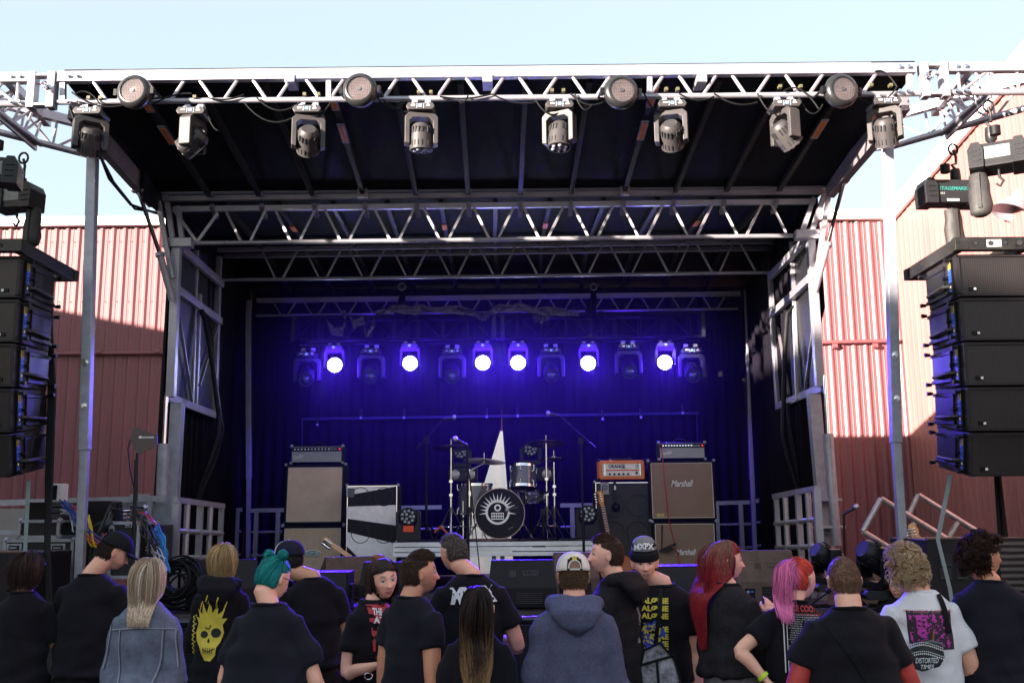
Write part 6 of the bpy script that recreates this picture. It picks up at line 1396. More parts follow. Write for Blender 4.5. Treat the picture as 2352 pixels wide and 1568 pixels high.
def hairmask(p, kind='short'):
    """1 where hair grows on the head (local coordinates)"""
    if kind == 'balding' and p.z > .085 and p.y > -.05: return 0
    if p.y > .035: m = sm(.056 + .006 * abs(p.x) / .07, .068 + .006 * abs(p.x) / .07, p.z)
    elif p.y > -.02: m = sm(.020 + .5 * max(0, p.y), .036 + .5 * max(0, p.y), p.z + .5 * max(0, -p.y))
    else: m = sm(-.075, -.058, p.z)
    return m
def do_hair(P, style, col, n=700, r=None, col2=None, length=.25, cut=None, wave=0, vol=1.0, tip=None, width=.0024, under=None, part=0, spread=.0, top_only=False, shell=True, clump=.5, root=None, colf=None, maxz=1):
    HM, W, t = P['HM'], P['W'], P['t']; HW = P['HW']; inv = HM.inverted()
    short = style in ('short', 'buzz', 'curly', 'balding'); vs, fs, cs = [], [], []
    def inside(p, pad):
        q = V((p.x / (.079 + pad), (p.y + .004) / (.100 + pad), (p.z) / (.119 + pad))); L = q.length
        if L < 1: return V((q.x / L * (.079 + pad), q.y / L * (.100 + pad) - .004, q.z / L * (.119 + pad)))
        return None
    nb = inv @ V((0, -.02, P['z'](.80))); sh = P['hw']; down = (inv.to_3x3() @ V((0, 0, -1))).normalized()
    cl = [V((r.gauss(0, 1), r.gauss(0, 1), r.gauss(0, 1))).normalized() for _ in range(150 if style == 'curly' else 60)]
    if shell and style not in ('balding', 'buzz'):
        b = MB(); n_, k_ = 48, 40; g = []
        th = {'buzz': .0015, 'short': .0025, 'balding': .004, 'curly': .012 * vol, 'bob': .010 * vol, 'long': .009 * vol, 'pony': .0015, 'buns': .002}[style]
        for i in range(k_ + 1):
            a1 = math.pi * i / k_
            for j in range(n_):
                a2 = 2 * math.pi * j / n_; d = V((math.sin(a1) * math.cos(a2), math.sin(a1) * math.sin(a2), math.cos(a1)))
                p = V((d.x * .078, d.y * (.093 if d.y > 0 else .105), d.z * .119)); mk = hairmask(p, style) * (1 if p.z < maxz - .12 * p.y else 0)
                if style in ('bob', 'long') and p.y < .03 and p.z < .03: mk = 1
                tt = th * (1 + .25 * noise.noise(p * 40 + V((P['h'] * 9, 0, 0)))) * (1 + (.5 if style in ('short',) else 0) * sm(.03, .1, p.z))
                g.append((p + d * (tt - .008 * (1 - mk)), mk))
        for i in range(k_):
            for j in range(n_):
                ix = [i * n_ + j, (i + 1) * n_ + j, (i + 1) * n_ + (j + 1) % n_, i * n_ + (j + 1) % n_]
                if sum(g[q][1] for q in ix) > 1.6: b.f.append(ix); b.m.append(0)
        o0 = len(vs); vs += [HM @ q[0] for q in g]; fs += b.f
        c0 = V(col) * .6
        for q in g:
            cc = c0
            if colf: cc = colf(q[0], 0, r) * .7
            cs.append(cc)
    if not short: n = int(n * 1.8); width *= .72
    elif style != 'curly': n = int(n * 1.5); width *= .8
    for s_ in range(n):
        for _ in range(30):
            d = V((r.gauss(0, 1), r.gauss(0, 1), r.gauss(0, 1))).normalized(); p = V((d.x * .078, d.y * (.093 if d.y > 0 else .105), d.z * .119))
            if style in ('pony',) and r.random() < .6: d = None; break
            if hairmask(p, style) > .5 and p.z < maxz - .12 * p.y: break
        else: continue
        sd_ = 1 if p.x > part else -1
        if style == 'pony' and d is None:
            # tail strands from the tie
            tie = V((r.gauss(0, .010), -.085 + r.gauss(0, .008), .085 + r.gauss(0, .008))); L = length * r.uniform(.65, 1.05); side = r.uniform(-1, 1)
            p = tie; dv = V((side * .75 - .35, -.9, .55)).normalized(); steps = 11
        else:
            L = length * r.uniform(.85, 1.1); 
            if style == 'short': L = r.uniform(.010, .019) * (.55 + 1.25 * sm(.03, .1, p.z)) * (length / .25)
            if style == 'balding': L = .014
            if style == 'buzz': L = .008
            steps = 4 if style in ('short', 'balding', 'buzz') else (9 if style == 'curly' else (6 if style in ('pony', 'buns') else 12))
            if style in ('pony', 'buns'):
                tgt = V((0, -.085, .085)) if style == 'pony' else V((.055 if p.x > 0 else -.055, -.03, .095)); dv = (tgt - p).normalized(); L = (tgt - p).length
            elif short:
                back = V((0, -1, 0)) if style != 'curly' else V((r.gauss(0, 1), r.gauss(0, 1), r.gauss(0, 1))); dn = d * .55 + V((0, -.3, -.7)) + back * .3
                if p.z > .07 and style == 'short': dn = d * .5 + V((r.gauss(0, .25), .7, .1))
                dv = dn.normalized()
            else:
                bk = sm(.02, -.05, p.y); dv = V((sd_ * (.85 - .6 * bk) * (.7 + .3 * r.random()), -.15 - .75 * bk, -.25 - .4 * bk)); dv = (dv - d * dv.dot(d)).normalized()
        if short: p = p + d * ((.012 * vol) if style == 'curly' else .0025)
        elif style in ('pony', 'buns') and d is not None: p = p + d * .004
        c = V(col).lerp(V(col2), r.random() ** 1.4) if col2 else V(col); c = c * r.uniform(.6, 1.35) * (1 if not cl or style != 'curly' else 1)
        st = L / steps; pts = [p]; ph = r.uniform(0, 6); ci = max(range(len(cl)), key=lambda q: cl[q].dot((p).normalized())) if p.length > 0 else 0
        pad = {'bob': .010, 'long': .008}.get(style, .004) * vol * (r.uniform(.6, 1.15) if r.random() < .93 else r.uniform(1.3, 2.0)); q0 = p
        for k in range(steps):
            if short and style != 'curly': dv = (dv + V((0, 0, -.12)) + V((r.gauss(0, .08), r.gauss(0, .08), r.gauss(0, .05)))).normalized()
            elif style == 'curly':
                a = ci * 2.7 + k * 1.25 + ph * .08; dv = (cl[ci] * .45 + p.normalized() * .35 + V((math.cos(a), math.sin(a * .9 + ci), math.sin(a))) * 1.0 + down * .38).normalized()
            elif style in ('pony', 'buns') and d is not None: pass
            else:
                nn = V((q0.x / .0062, (q0.y + .004) / .01, q0.z / .0141)).normalized(); dt = down - nn * down.dot(nn) * (1 if q0.z > -.01 else .35)
                if q0.z > .0: dt = dt + V((sd_ * .14 * sm(.02, .1, q0.z), -.3 * sm(.02, .1, q0.z), 0))
                if q0.y > .02 and q0.z > .03: dt = dt + V((sd_ * 1.0, -.9, .1))
                if dt.length > .05: dt.normalize()
                dv = (dv * .38 + dt * .8 + V((r.gauss(0, .02 + .05 * spread), r.gauss(0, .02 + .05 * spread), 0))).normalized()
                if wave: dv = (dv + V((math.sin(ph * .3 + ci + k * 1.1), math.cos(ph * .3 + ci * 2 + k * 1.1), 0)) * wave).normalized()
            q0 = q0 + dv * st
            if style in ('long', 'bob'):
                if q0.z < -.05: q0.x *= .978
                lx = (.082 + .008 * vol) * (1 + .05 * noise.noise(V((ci, q0.z * 20, 0)))) * (math.sqrt(max(.02, 1 - (q0.z / .133) ** 2)) if q0.z > 0 else 1); q0.x = max(-lx, min(lx, q0.x))
            if style == 'curly' and q0.z < .03 and q0.y > .022: q0.y = .022 - .01 * r.random(); q0.x = (1 if q0.x > 0 else -1) * max(abs(q0.x), .075)
            if not short:
                w_ = inside(q0, pad)
                if w_ is not None: q0 = w_
                if style in ('long', 'bob') and -.13 < q0.z < .052 and q0.y > .008: q0.y = .008 - .006 * r.random(); q0.x = (1 if q0.x > 0 else -1) * max(abs(q0.x), .076)
                g_ = HM @ q0                      # keep clear of neck and shoulders (body space)
                if style in ('long', 'bob', 'pony') and g_.z < P['z'](.905):
                    rad = .085 if g_.z > P['z'](.825) else None
                    yb = -.10 - P['off'] - P['fat'] * .6 - .016 * (1 + r.random() * .35)
                    if g_.z < P['z'](.905):
                        if P.get('front_hair') and g_.y > .04: g_.y = max(g_.y, .115 + P['off'])
                        else:
                            f_ = sm(P['z'](.905), P['z'](.80), g_.z); lim = yb * f_ + (.03 - .09 * sm(.1, .3, f_)) * (1 - f_); g_.y = min(g_.y, lim)
                        q0 = inv @ g_
            if cut is not None and (HM @ q0).z < cut * r.uniform(.995, 1.01):
                pts.append(q0.copy()); break
            pts.append(q0.copy())
        if len(pts) < 2: continue
        wd = width * (1 if not short else .8) * r.uniform(.7, 1.3); o = len(vs); m_ = len(pts)
        for k, q in enumerate(pts):
            g_ = HM @ q; tg = (HM @ pts[min(k + 1, m_ - 1)] - HM @ pts[max(k - 1, 0)])
            tg = tg.normalized() if tg.length > 1e-7 else V((0, 0, -1)); ax = tg.cross(V((.3, 1, .2)));
            if ax.length < 1e-3: ax = V((1, 0, 0))
            ax.normalize(); bx = tg.cross(ax); f = (1 - .75 * (k / (m_ - 1)) ** 2) * wd
            for a in (0, 2.1, 4.2): vs.append(g_ + ax * (math.cos(a) * f) + bx * (math.sin(a) * f))
            cc = c
            if tip: cc = c.lerp(V(tip) * r.uniform(.7, 1.2), sm(.35, .9, k / (m_ - 1)) * (1 if r.random() < .75 or k < 2 else .5))
            if root: cc = V(root).lerp(cc, sm(.05, .35, k / (m_ - 1)))
            if colf: cc = colf(q, k / (m_ - 1), r) * (c.length / max(1e-4, V(col).length))
            cs += [cc] * 3
        for k in range(m_ - 1):
            for a in range(3): fs.append([o + k * 3 + a, o + k * 3 + (a + 1) % 3, o + (k + 1) * 3 + (a + 1) % 3, o + (k + 1) * 3 + a])
    if style == 'buns':
        for bx_ in (-.055, .058):
            for s_ in range(90):
                cc = V(col).lerp(V(col2 or col), r.random()) * r.uniform(.6, 1.4); ax = V((r.gauss(0, 1), r.gauss(0, 1), r.gauss(0, 1))).normalized(); u_ = ax.orthogonal().normalized(); w_ = ax.cross(u_); o = len(vs); R_ = r.uniform(.022, .031); K = 10; a0 = r.uniform(0, 6)
                for k in range(K):
                    a = a0 + k * .45; q = V((bx_, -.04, .118)) + (u_ * math.cos(a) + w_ * math.sin(a)) * R_ + ax * R_ * .3; g_ = HM @ q
                    for a_ in (0, 2.1, 4.2): vs.append(g_ + u_ * (math.cos(a_) * .0022) + ax * (math.sin(a_) * .0022))
                    cs += [cc] * 3
                for k in range(K - 1):
                    for a in range(3): fs.append([o + k * 3 + a, o + k * 3 + (a + 1) % 3, o + (k + 1) * 3 + (a + 1) % 3, o + (k + 1) * 3 + a])
    me = bpy.data.meshes.new('hair'); me.from_pydata([tuple(v) for v in vs], [], fs); me.update()
    me.polygons.foreach_set('use_smooth', [True] * len(me.polygons)); ca = me.color_attributes.new('Col', 'FLOAT_COLOR', 'POINT'); buf = []
    for c in cs: buf += [c[0], c[1], c[2], 1]
    ca.data.foreach_set('color', buf); me.materials.append(HAIR); o = bpy.data.objects.new('hair', me); SC.collection.objects.link(o); o.parent = t; return o
# prints, straps on the clothes ---------------------------------------------------
def stick(P, geo, u, v, mt, name='print', front=False, rot=0, off=.0035, ang=0, sub=0, loc=None, w=None):
    """lay flat geometry (list of 2-D points, faces) on the garment, centred where (u,v) is seen"""
    W = P['W']; c = (W.inverted() @ at(u, v, P['Y'])) if loc is None else V(loc); sgn = 1 if front else -1
    vs, fs = geo; rz = Matrix.Rotation(R(ang), 3, 'Z'); d = rz @ V((0, -sgn, 0)); xa = rz @ V((-sgn, 0, 0)); o0 = V((c.x, c.y if abs(ang) > 1 else 0, c.z)) - d * .6
    out = []; last = None; miss = set(); cr, sr = math.cos(R(rot)), math.sin(R(rot))
    for p in vs:
        x, y = p[0] * cr - p[1] * sr, p[0] * sr + p[1] * cr
        q = o0 + xa * x + V((0, 0, y)); hit = P['bvh'].ray_cast(q, d)
        if hit[0] is None or (hit[0] - q).length > .75: miss.add(len(out)); hp = q + d * .48 if last is None else q + d * last
        else: hp = hit[0]; last = (hp - q).length
        out.append(hp - d * off)
    fs = [f for f in fs if not any(i in miss for i in f)]
    me = bpy.data.meshes.new(name); me.from_pydata([tuple(q) for q in out], [], fs); me.update(); me.materials.append(mt)
    o = bpy.data.objects.new(name, me); SC.collection.objects.link(o); o.parent = P['t']; return o
def grid(w, h, nx=14, ny=14, shape=None):
    vs = [((i / nx - .5) * w, (j / ny - .5) * h) for j in range(ny + 1) for i in range(nx + 1)]; fs = [(j * (nx + 1) + i, j * (nx + 1) + i + 1, (j + 1) * (nx + 1) + i + 1, (j + 1) * (nx + 1) + i) for j in range(ny) for i in range(nx)]
    if shape: fs = [f for f in fs if shape(sum(vs[q][0] for q in f) / 4 / w, sum(vs[q][1] for q in f) / 4 / h)]
    return vs, fs
def ribbon(pts, w, k=6):
    P_ = [V((x, y, 0)) for x, y in pts]; S = catmull(P_, k); vs = []
    for i, p in enumerate(S):
        t = (S[min(i + 1, len(S) - 1)] - S[max(i - 1, 0)]).normalized(); n = V((-t.y, t.x, 0)); vs += [(p.x + n.x * w / 2, p.y + n.y * w / 2), (p.x - n.x * w / 2, p.y - n.y * w / 2)]
    return vs, [(2 * i, 2 * i + 2, 2 * i + 3, 2 * i + 1) for i in range(len(S) - 1)]
def T2(s, w=None, h=None, **k):
    vs, fs = text_geo(s, w, h, **k); return [(v.x, v.y) for v in vs], fs
def merge(*gs):
    vs, fs = [], []
    for (v, f), (dx, dy) in gs: o = len(vs); vs += [(x + dx, y + dy) for x, y in v]; fs += [[i + o for i in q] for q in f]
    return vs, fs
def poly(pts, dx=0, dy=0, sub=5):
    bm = bmesh.new(); vv = [bm.verts.new((x + dx, y + dy, 0)) for x, y in pts]; f = bm.faces.new(vv); bmesh.ops.triangulate(bm, faces=[f])
    for _ in range(sub): bmesh.ops.subdivide_edges(bm, edges=[e for e in bm.edges if e.calc_length() > .012], cuts=1, use_grid_fill=True); bmesh.ops.triangulate(bm, faces=[q for q in bm.faces if len(q.verts) > 3])
    bm.verts.index_update()
    vs = [(v.co.x, v.co.y) for v in bm.verts]; fs = [[v.index for v in q.verts] for q in bm.faces]; bm.free(); return vs, fs
PW = mat('white_shirt_print', (.62, .6, .64), .7, 0, var=.08, vs=40); PY = mat('yellow_shirt_print', (.62, .5, .05), .7, 0, var=.08, vs=30); PR = mat('red_shirt_print', (.35, .02, .03), .7, 0, var=.15, vs=30)
PK = mat('black_shirt_print', (.012, .012, .014), .8, 0)
# ---------------------------------------------------------------- headgear
def cap(P, name, mts, brim=None, tilt=(0, 0, 0), z0=.028, hole=False, scale=1.05, bl=.075, brow=0, bm_=0):
    """dome cap; brim = direction in degrees (0 = over the face) or None. mts: crown, brim/second colour"""
    HM = P['HM'] @ Euler([R(a) for a in tilt]).to_matrix().to_4x4(); W = P['W']; vs, fs, mi = [], [], []; n, k = 40, 14
    for i in range(k + 1):
        a1 = (math.pi / 2) * i / k
        for j in range(n):
            a2 = 2 * math.pi * j / n; s = math.sin(a1) ** .82
            vs.append(W @ (HM @ V((.091 * s * math.cos(a2) * scale, .108 * s * math.sin(a2) * scale - .006, z0 + (.104 * math.cos(a1) ** .9 if a1 < 1.57 else 0) * scale))))
    for i in range(k):
        for j in range(n):
            am = 360 * (j + .5) / n; back = (270 - (brim or 0) if False else 270)
            da = abs((am - (90 - (brim or 0)) + 540) % 360 - 180)
            if hole and da > 155 and i >= k - 6 + (da < 165): continue
            fs.append([i * n + j, (i + 1) * n + j, (i + 1) * n + (j + 1) % n, i * n + (j + 1) % n]); mi.append(bm_ if (bm_ and da < 48) else 0)
    m = MB(); m.v = vs; m.f = fs; m.m = mi; o = m.build(name, mts, P['t'], 180); sd = o.modifiers.new('s', 'SOLIDIFY'); sd.thickness = .003
    m = MB(); m.ell(W @ (HM @ V((0, -.006, z0 + .105 * scale))), (.006, .006, .004), n=8, k=6); m.build('button', mts[-1] if len(mts) > 1 else mts[0], o)
    if brim is not None:
        m = MB(); q = []; N = 20; B = math.radians(90 - brim)
        for s_ in range(N + 1):
            f = -1 + 2 * s_ / N; a = B + f * .95; ex = bl * (1 - f * f * .92) ** .5
            base = V((.090 * math.cos(a) * scale, .107 * math.sin(a) * scale - .006, z0 + .004)); out = V((math.cos(B), math.sin(B), 0)) * ex * 1.05 + base
            cz = -.012 * f * f; q += [base + V((0, 0, 0)), base.lerp(out, .5) + V((0, 0, cz - .004)), out + V((0, 0, cz - .012))]
        m.add([W @ (HM @ v) for v in q], [(3 * i + d, 3 * i + 3 + d, 3 * i + 4 + d, 3 * i + 1 + d) for i in range(N) for d in (0, 1)]); b = m.build('brim', mts[1] if len(mts) > 1 else mts[0], o, 180); sd = b.modifiers.new('s', 'SOLIDIFY'); sd.thickness = .004
    return o, HM
# ================================================================ the crowd, left to right
TAN = (.58, .265, .16); PALE = (.80, .42, .30); PINK = (.72, .36, .25); OLIVE = (.48, .24, .14)
person('bobkid', 'boy with dark brown bowl cut hair and black t-shirt at the left edge, from behind', (62, 1281), 5.75, 4, bw=.92, head=(8, 14, 0), arms=('front', 'rail'), topm=F_BLK, skin=PINK, fem=0, slv=.9,
       hair=dict(style='bob', col=(.022, .011, .010), col2=(.045, .022, .018), n=1800, length=.22, cut=1.50, vol=1.3))
P = person('bigcap', 'broad man in black t-shirt and black cap looking down to the right', (258, 1247), 5.85, -8, bw=1.18, fat=.055, head=(52, 26, 0), arms=('front', 'front'), topm=F_BLK, skin=PINK, stub=(.12, .06, .04), body_dx=-.10, slv=.85, chub=.5,
       hair=dict(style='short', col=(.03, .016, .012), n=1100, length=.42, maxz=.045))
cap(P, 'cap', [fabric('black_cap', (.009, .009, .012)), F_BLK], brim=0, tilt=(R(0), 0, 0), hole=True, bl=.07)
P = person('denim', 'woman with long silver blond hair and grey blue denim jacket, from behind', (343, 1291), 5.05, 3, bw=.95, fem=1, head=(0, 10, 0), arms=('low_front', 'low_front'), top='jacket', topm=F_DEN, skin=PALE, legm=F_PANT,
       hair=dict(style='long', col=(.30, .195, .12), col2=(.74, .58, .45), n=2400, length=.34, cut=1.37, vol=.75, under=(.2, .15, .1)))
SEAM = fabric('denim_seam', (.24, .25, .31)); DARKSEAM = fabric('dark_denim_seam', (.05, .055, .08))
for pts in ([(-.17, .0), (0, .012), (.17, .0)], [(-.115, 0), (-.11, -.15), (-.085, -.29)], [(.115, 0), (.11, -.15), (.085, -.29)], [(-.185, .09), (-.175, -.03), (-.2, -.2)], [(.185, .09), (.175, -.03), (.2, -.2)]):
    stick(P, ribbon(pts, .007), 0, 0, SEAM, 'seam', loc=(0, 0, 1.325)); stick(P, ribbon([(x + .009, y - .006) for x, y in pts], .004), 0, 0, DARKSEAM, 'seam', loc=(0, 0, 1.325))
stick(P, ribbon([(-.19, 0), (0, -.008), (.19, 0)], .045), 0, 0, fabric('denim_waistband', (.115, .13, .18), var=.5, vs=30), 'waistband', loc=(0, 0, 1.0), off=.006); stick(P, ribbon([(-.19, .025), (0, .017), (.19, .025)], .005), 0, 0, SEAM, 'seam', loc=(0, 0, 1.0), off=.009)
P = person('skull', 'person with short golden blond hair and black hoodie with a yellow skull print', (513, 1254), 6.1, 2, bw=.95, fem=1, head=(6, 4, 0), arms=('front', 'front'), top='hoodie', topm=F_BLK, skin=PALE, legm=F_JEAN,
       hair=dict(style='bob', col=(.26, .15, .06), col2=(.52, .37, .18), n=1900, length=.19, cut=1.525, vol=1.15))
sk = [(-.085, .06), (-.105, .10), (-.075, .09), (-.09, .15), (-.055, .115), (-.05, .19), (-.02, .125), (.005, .21), (.02, .125), (.06, .185), (.055, .115), (.10, .15), (.08, .09), (.115, .09), (.085, .05), (.095, 0), (.075, -.06), (.055, -.09), (.05, -.14), (.02, -.175), (-.02, -.17), (-.045, -.13), (-.06, -.09), (-.09, -.05), (-.10, .0)]
stick(P, poly([(x * 1.0, y * 1.0) for x, y in sk]), 491, 1448, PY, 'skull_print')
el = lambda cx, cy, rx, ry, n=14, k=0: poly([(cx + rx * math.cos(a * 2 * math.pi / n), cy + ry * math.sin(a * 2 * math.pi / n + k)) for a in range(n)])
stick(P, merge((el(-.035, -.01, .028, .022), (0, 0)), (el(.045, .0, .033, .030), (0, 0)), (poly([(-.008, -.05), (0, -.03), (.01, -.05), (0, -.065)]), (0, 0)), (ribbon([(-.04, -.10), (0, -.115), (.045, -.095)], .006), (0, 0)), *[((ribbon([(x, -.09), (x, -.13)], .004)), (0, 0)) for x in (-.03, -.015, 0, .015, .03)], (ribbon([(-.03, .035), (-.005, .025), (.01, .05)], .008), (0, 0))), 491, 1448, PK, 'skull_print', off=.006)
for a in range(9): stick(P, ribbon([(-.10 - .012 * (a % 2), .11 - a * .028), (-.125, .095 - a * .028), (-.112, .085 - a * .028)], .006), 491, 1448, PY, 'skull_print')
for x0, y0 in ((-.075, .17), (-.02, .215), (.05, .2), (.09, .17)): stick(P, ribbon([(x0, y0 - .03), (x0 + .02, y0 + .03)], .007), 491, 1448, PY, 'skull_print')
P = person('navycap', 'man with navy baseball cap, white front and maroon brim turned to the left', (664, 1247), 6.3, 14, bw=1.12, fat=.03, head=(-60, 2, 0), arms=('front', 'front'), topm=F_BLK, skin=OLIVE, body_dx=.16, slv=.85, chub=.6,
       hair=dict(style='short', col=(.02, .012, .01), n=600, length=.22, maxz=.04))
NAVY = fabric('navy_cap', (.014, .014, .03)); o, HM = cap(P, 'cap', [NAVY, fabric('maroon_brim', (.12, .01, .02)), F_WHT], brim=0, bm_=2, bl=.065)
m = MB(); W = P['W']; c = W @ (HM @ V((0, -.114, .052))); R3 = (W @ HM).to_3x3(); m.add([c + R3 @ V(q) for q in ((-.016, 0, -.009), (.016, 0, -.009), (.016, 0, .011), (-.016, 0, .011))], [(0, 1, 2, 3)]); m.build('patch', F_WHT, o)
P = person('teal', 'heavy woman with teal hair in two small buns and dark t-shirt, from behind', (622, 1300), 4.75, -6, bw=1.05, fat=.085, fem=1, head=(30, 24, 0), arms=('low_front', 'out_front'), topm=F_NAVY, skin=PALE, body_dx=-.0, slv=.95, chub=.8,
       hair=dict(style='buns', col=(.0, .12, .16), col2=(.01, .28, .22), n=1500, width=.003, length=.2))
m = MB(); W, HM = P['W'], P['HM']; g = lambda x, y, z: W @ (HM @ V((x, y, z)))
m.tube([g(.085, -.01, .005), g(.08, .06, .01), g(.07, .092, .01)], .002, 6)
for s in (-1, 1): m.tube([g(s * .035 + .026 * math.cos(a * .52), .096, .002 + .02 * math.sin(a * .52)) for a in range(13)], .0018, 6, cap=False)
m.build('glasses', BLK, P['t'], 60)
P = person('ataris', 'woman with long straight brown hair facing the camera, black band t-shirt', (882, 1289), 5.35, -150, bw=.92, fem=1, head=(6, 6, 7), arms=('low_front', 'front'), topm=F_BLK, skin=PALE, legm=F_JEAN, body_dx=-.05, slv=.8, chub=.2,
       hair=dict(style='long', col=(.028, .014, .012), col2=(.06, .032, .028), n=2400, length=.44, cut=1.29, vol=1.0, part=0, width=.002))
stick(P, merge((T2('THE', h=.038, w=.055, bold=.04), (-.032, .035)), (T2('ATARIS', h=.038, w=.15, bold=.04), (.02, -.010))), 864, 1416, PW, 'band_print', front=True, rot=-6, off=.006)
stick(P, grid(.19, .10, 24, 14, lambda x, y: noise.noise(V((x * 5, y * 4, 1))) > -.1), 872, 1405, PR, 'red_splatter', front=True); stick(P, grid(.18, .17, 24, 20, lambda x, y: noise.noise(V((x * 5, y * 5, 4))) > .08), 872, 1470, PR, 'red_splatter', front=True)
stick(P, ribbon([(-.10, .10), (-.02, -.02), (.06, -.12), (.10, -.18)], .03), 830, 1545, RUB, 'bag_strap', front=True, off=.012)
m = MB(); W = P['W']; c = at(846, 1552, 5.78); m.tube([c + V((.022 * math.cos(a * .7), 0, .018 * math.sin(a * .7))) for a in range(10)], .004, 6); m.build('buckle', CHR, P['t'], 60)
P = person('crewman', 'man with short brown hair and plain dark t-shirt looking right, bare arms hanging', (962, 1266), 4.95, -38, bw=1.0, head=(36, 0, 0), arms=('down', 'down'), topm=F_NAVY, skin=TAN, stub=(.16, .08, .05), body_dx=-.03, slv=.66, buzz=((.07, .035, .02),),
       hair=dict(style='short', col=(.035, .017, .011), col2=(.07, .034, .022), n=1800, length=.28))
P = person('mxpx', 'man with grey speckled short hair and white block letters across his black t-shirt', (1042, 1237), 5.65, 4, bw=1.2, fat=.035, head=(-40, 14, 0), arms=('front', 'out_front'), topm=F_BLK, skin=PINK, stub=(.3, .26, .25), body_dx=.10, slv=.85, chub=.4, buzz=((.10, .075, .07),),
       hair=dict(style='short', col=(.05, .035, .03), col2=(.25, .2, .2), n=1300, length=.22))
stick(P, T2('MXPX', w=.285, h=.10, bold=.07), 1087, 1362, PW, 'band_print', rot=3)
P = person('brunette', 'girl with very long dark hair fading to blond tips, black top, from behind', (1096, 1351), 4.7, 0, bw=.95, fem=1, head=(0, 4, 0), arms=('low_front', 'low_front'), topm=F_BLK, skin=PALE, slv=.95,
       hair=dict(style='long', col=(.012, .006, .006), col2=(.030, .014, .011), n=3000, length=.68, cut=.86, vol=.6, tip=(.42, .24, .12), wave=.13, spread=.25, width=.0022))
P = person('bluehoodie', 'person in slate blue hoodie and cream mesh cap worn forwards, from behind', (1317, 1276), 4.75, 2, bw=1.02, fat=.015, head=(0, 4, 0), arms=('low_front', 'low_front'), top='hoodie', topm=F_BLUE, skin=PINK, legm=F_JEAN, slv=1, buzz=((.09, .05, .03),),
       hair=dict(style='short', col=(.085, .045, .028), col2=(.13, .07, .04), n=1300, length=.32, maxz=.03))
CREAM = mat_grille('cream_cap_mesh', (.66, .60, .55), (.42, .38, .36), 260, 0, .8); o, HM = cap(P, 'cap', [CREAM, fabric('cream_cap_front', (.6, .54, .48))], brim=0, hole=True, z0=.022, scale=1.04, tilt=(-4, 0, 0))
m = MB(); W = P['W']; M_ = W @ HM; m.tube([M_ @ V((.032 * math.sin(a), -.112 * math.cos(a * .3) - .004, .026)) for a in (-1, -.5, 0, .5, 1)], .005, 6); m.tube([M_ @ V((.034 * math.cos(a), -.112, .030 + .044 * math.sin(a))) for a in [i * math.pi / 10 for i in range(11)]], .004, 6); m.build('strap', CREAM, o, 60)
m = MB(); c = M_ @ V((0, -.113, .083)); R3 = M_.to_3x3(); m.add([c + R3 @ V(q) for q in ((-.011, -.001, -.012), (.011, -.001, -.012), (.011, .004, .012), (-.011, .004, .012))], [(0, 1, 2, 3)]); text_on(m, 'T', c + V((0, -.003, 0)), h=.014, mi=1); m.build('patch', [PY, PK], o)
P = person('profile', 'man with short brown hair in profile to the left, charcoal zip hoodie', (1390, 1227), 5.3, 60, bw=1.05, fat=.01, head=(-30, 0, 0), arms=('low_front', 'down'), top='hoodie', topm=F_CHAR, skin=PALE, legm=F_JEAN, body_dx=.035, chub=.35, nose=1.05, lip=(.42, .18, .15), buzz=((.09, .045, .03),), brow=(.16, .09, .06), stub=(.42, .24, .17),
       hair=dict(style='short', col=(.05, .024, .016), col2=(.09, .045, .03), n=2200, length=.2))
stick(P, merge((T2('NERF', w=.085, h=.03), (0, -.11)), *[(el(.0 + .018 * math.sin(k * 3), .12 - k * .02, .0016, .0016, 6), (0, 0)) for k in range(9)]), 0, 0, PW, 'back_print', loc=(.05, 0, 1.32)); stick(P, grid(.06, .13, 14, 26, lambda x, y: noise.noise(V((x * 4, y * 7, 9))) > -.05 and abs(x) < .4), 0, 0, mat('grey_shirt_print', (.3, .29, .32), .7), 'back_print', loc=(.05, 0, 1.36))
P = person('beanie', 'young man in striped beanie facing the camera, black t-shirt with yellow words', (1480, 1253), 5.7, 172, bw=1.0, head=(-2, 4, 2), arms=('down', 'low_front'), topm=F_BLK, skin=PALE, body_dx=.10, legm=F_JEAN, slv=.85, chub=.6, lip=(.45, .17, .15), brow=(.2, .11, .07),
       hair=dict(style='short', col=(.11, .055, .03), n=700, length=.4, maxz=-.01))
for k in range(7): stick(P, T2('ALØNE', w=.165, h=.036, bold=.05), 1504, 1376 + k * 17 if k < 3 else 1390 + k * 16.5, PY, 'word_print', front=True, off=.005)
stick(P, grid(.15, .2, 26, 32, lambda x, y: noise.noise(V((x * 4, y * 5, 2))) > -.12 and x * x + y * y < .22), 1502, 1456, mat('blue_shirt_print', (.02, .06, .35), .7, var=.5, vs=40), 'blue_print', front=True, off=.007)
stick(P, grid(.10, .12, 20, 22, lambda x, y: noise.noise(V((x * 6, y * 7, 6))) > .12), 1498, 1450, PY, 'yellow_print', front=True, off=.009)
stick(P, ribbon([(-.02, .33), (-.035, .15), (-.06, 0), (-.07, -.12), (-.075, -.2)], .026), 1530, 1455, RUB, 'lanyard_strap', front=True, off=.012)
HM, W = P['HM'], P['W']; M_ = W @ HM; m = MB(); BN = [fabric('black_knit', (.010, .010, .013)), fabric('grey_knit', (.17, .165, .18)), F_WHT]
pr = [(.001, .152), (.035, .150), (.062, .138), (.080, .115), (.088, .09), (.091, .07), (.0915, .058), (.098, .056), (.103, .045), (.103, .01), (.098, .0), (.086, .0)]
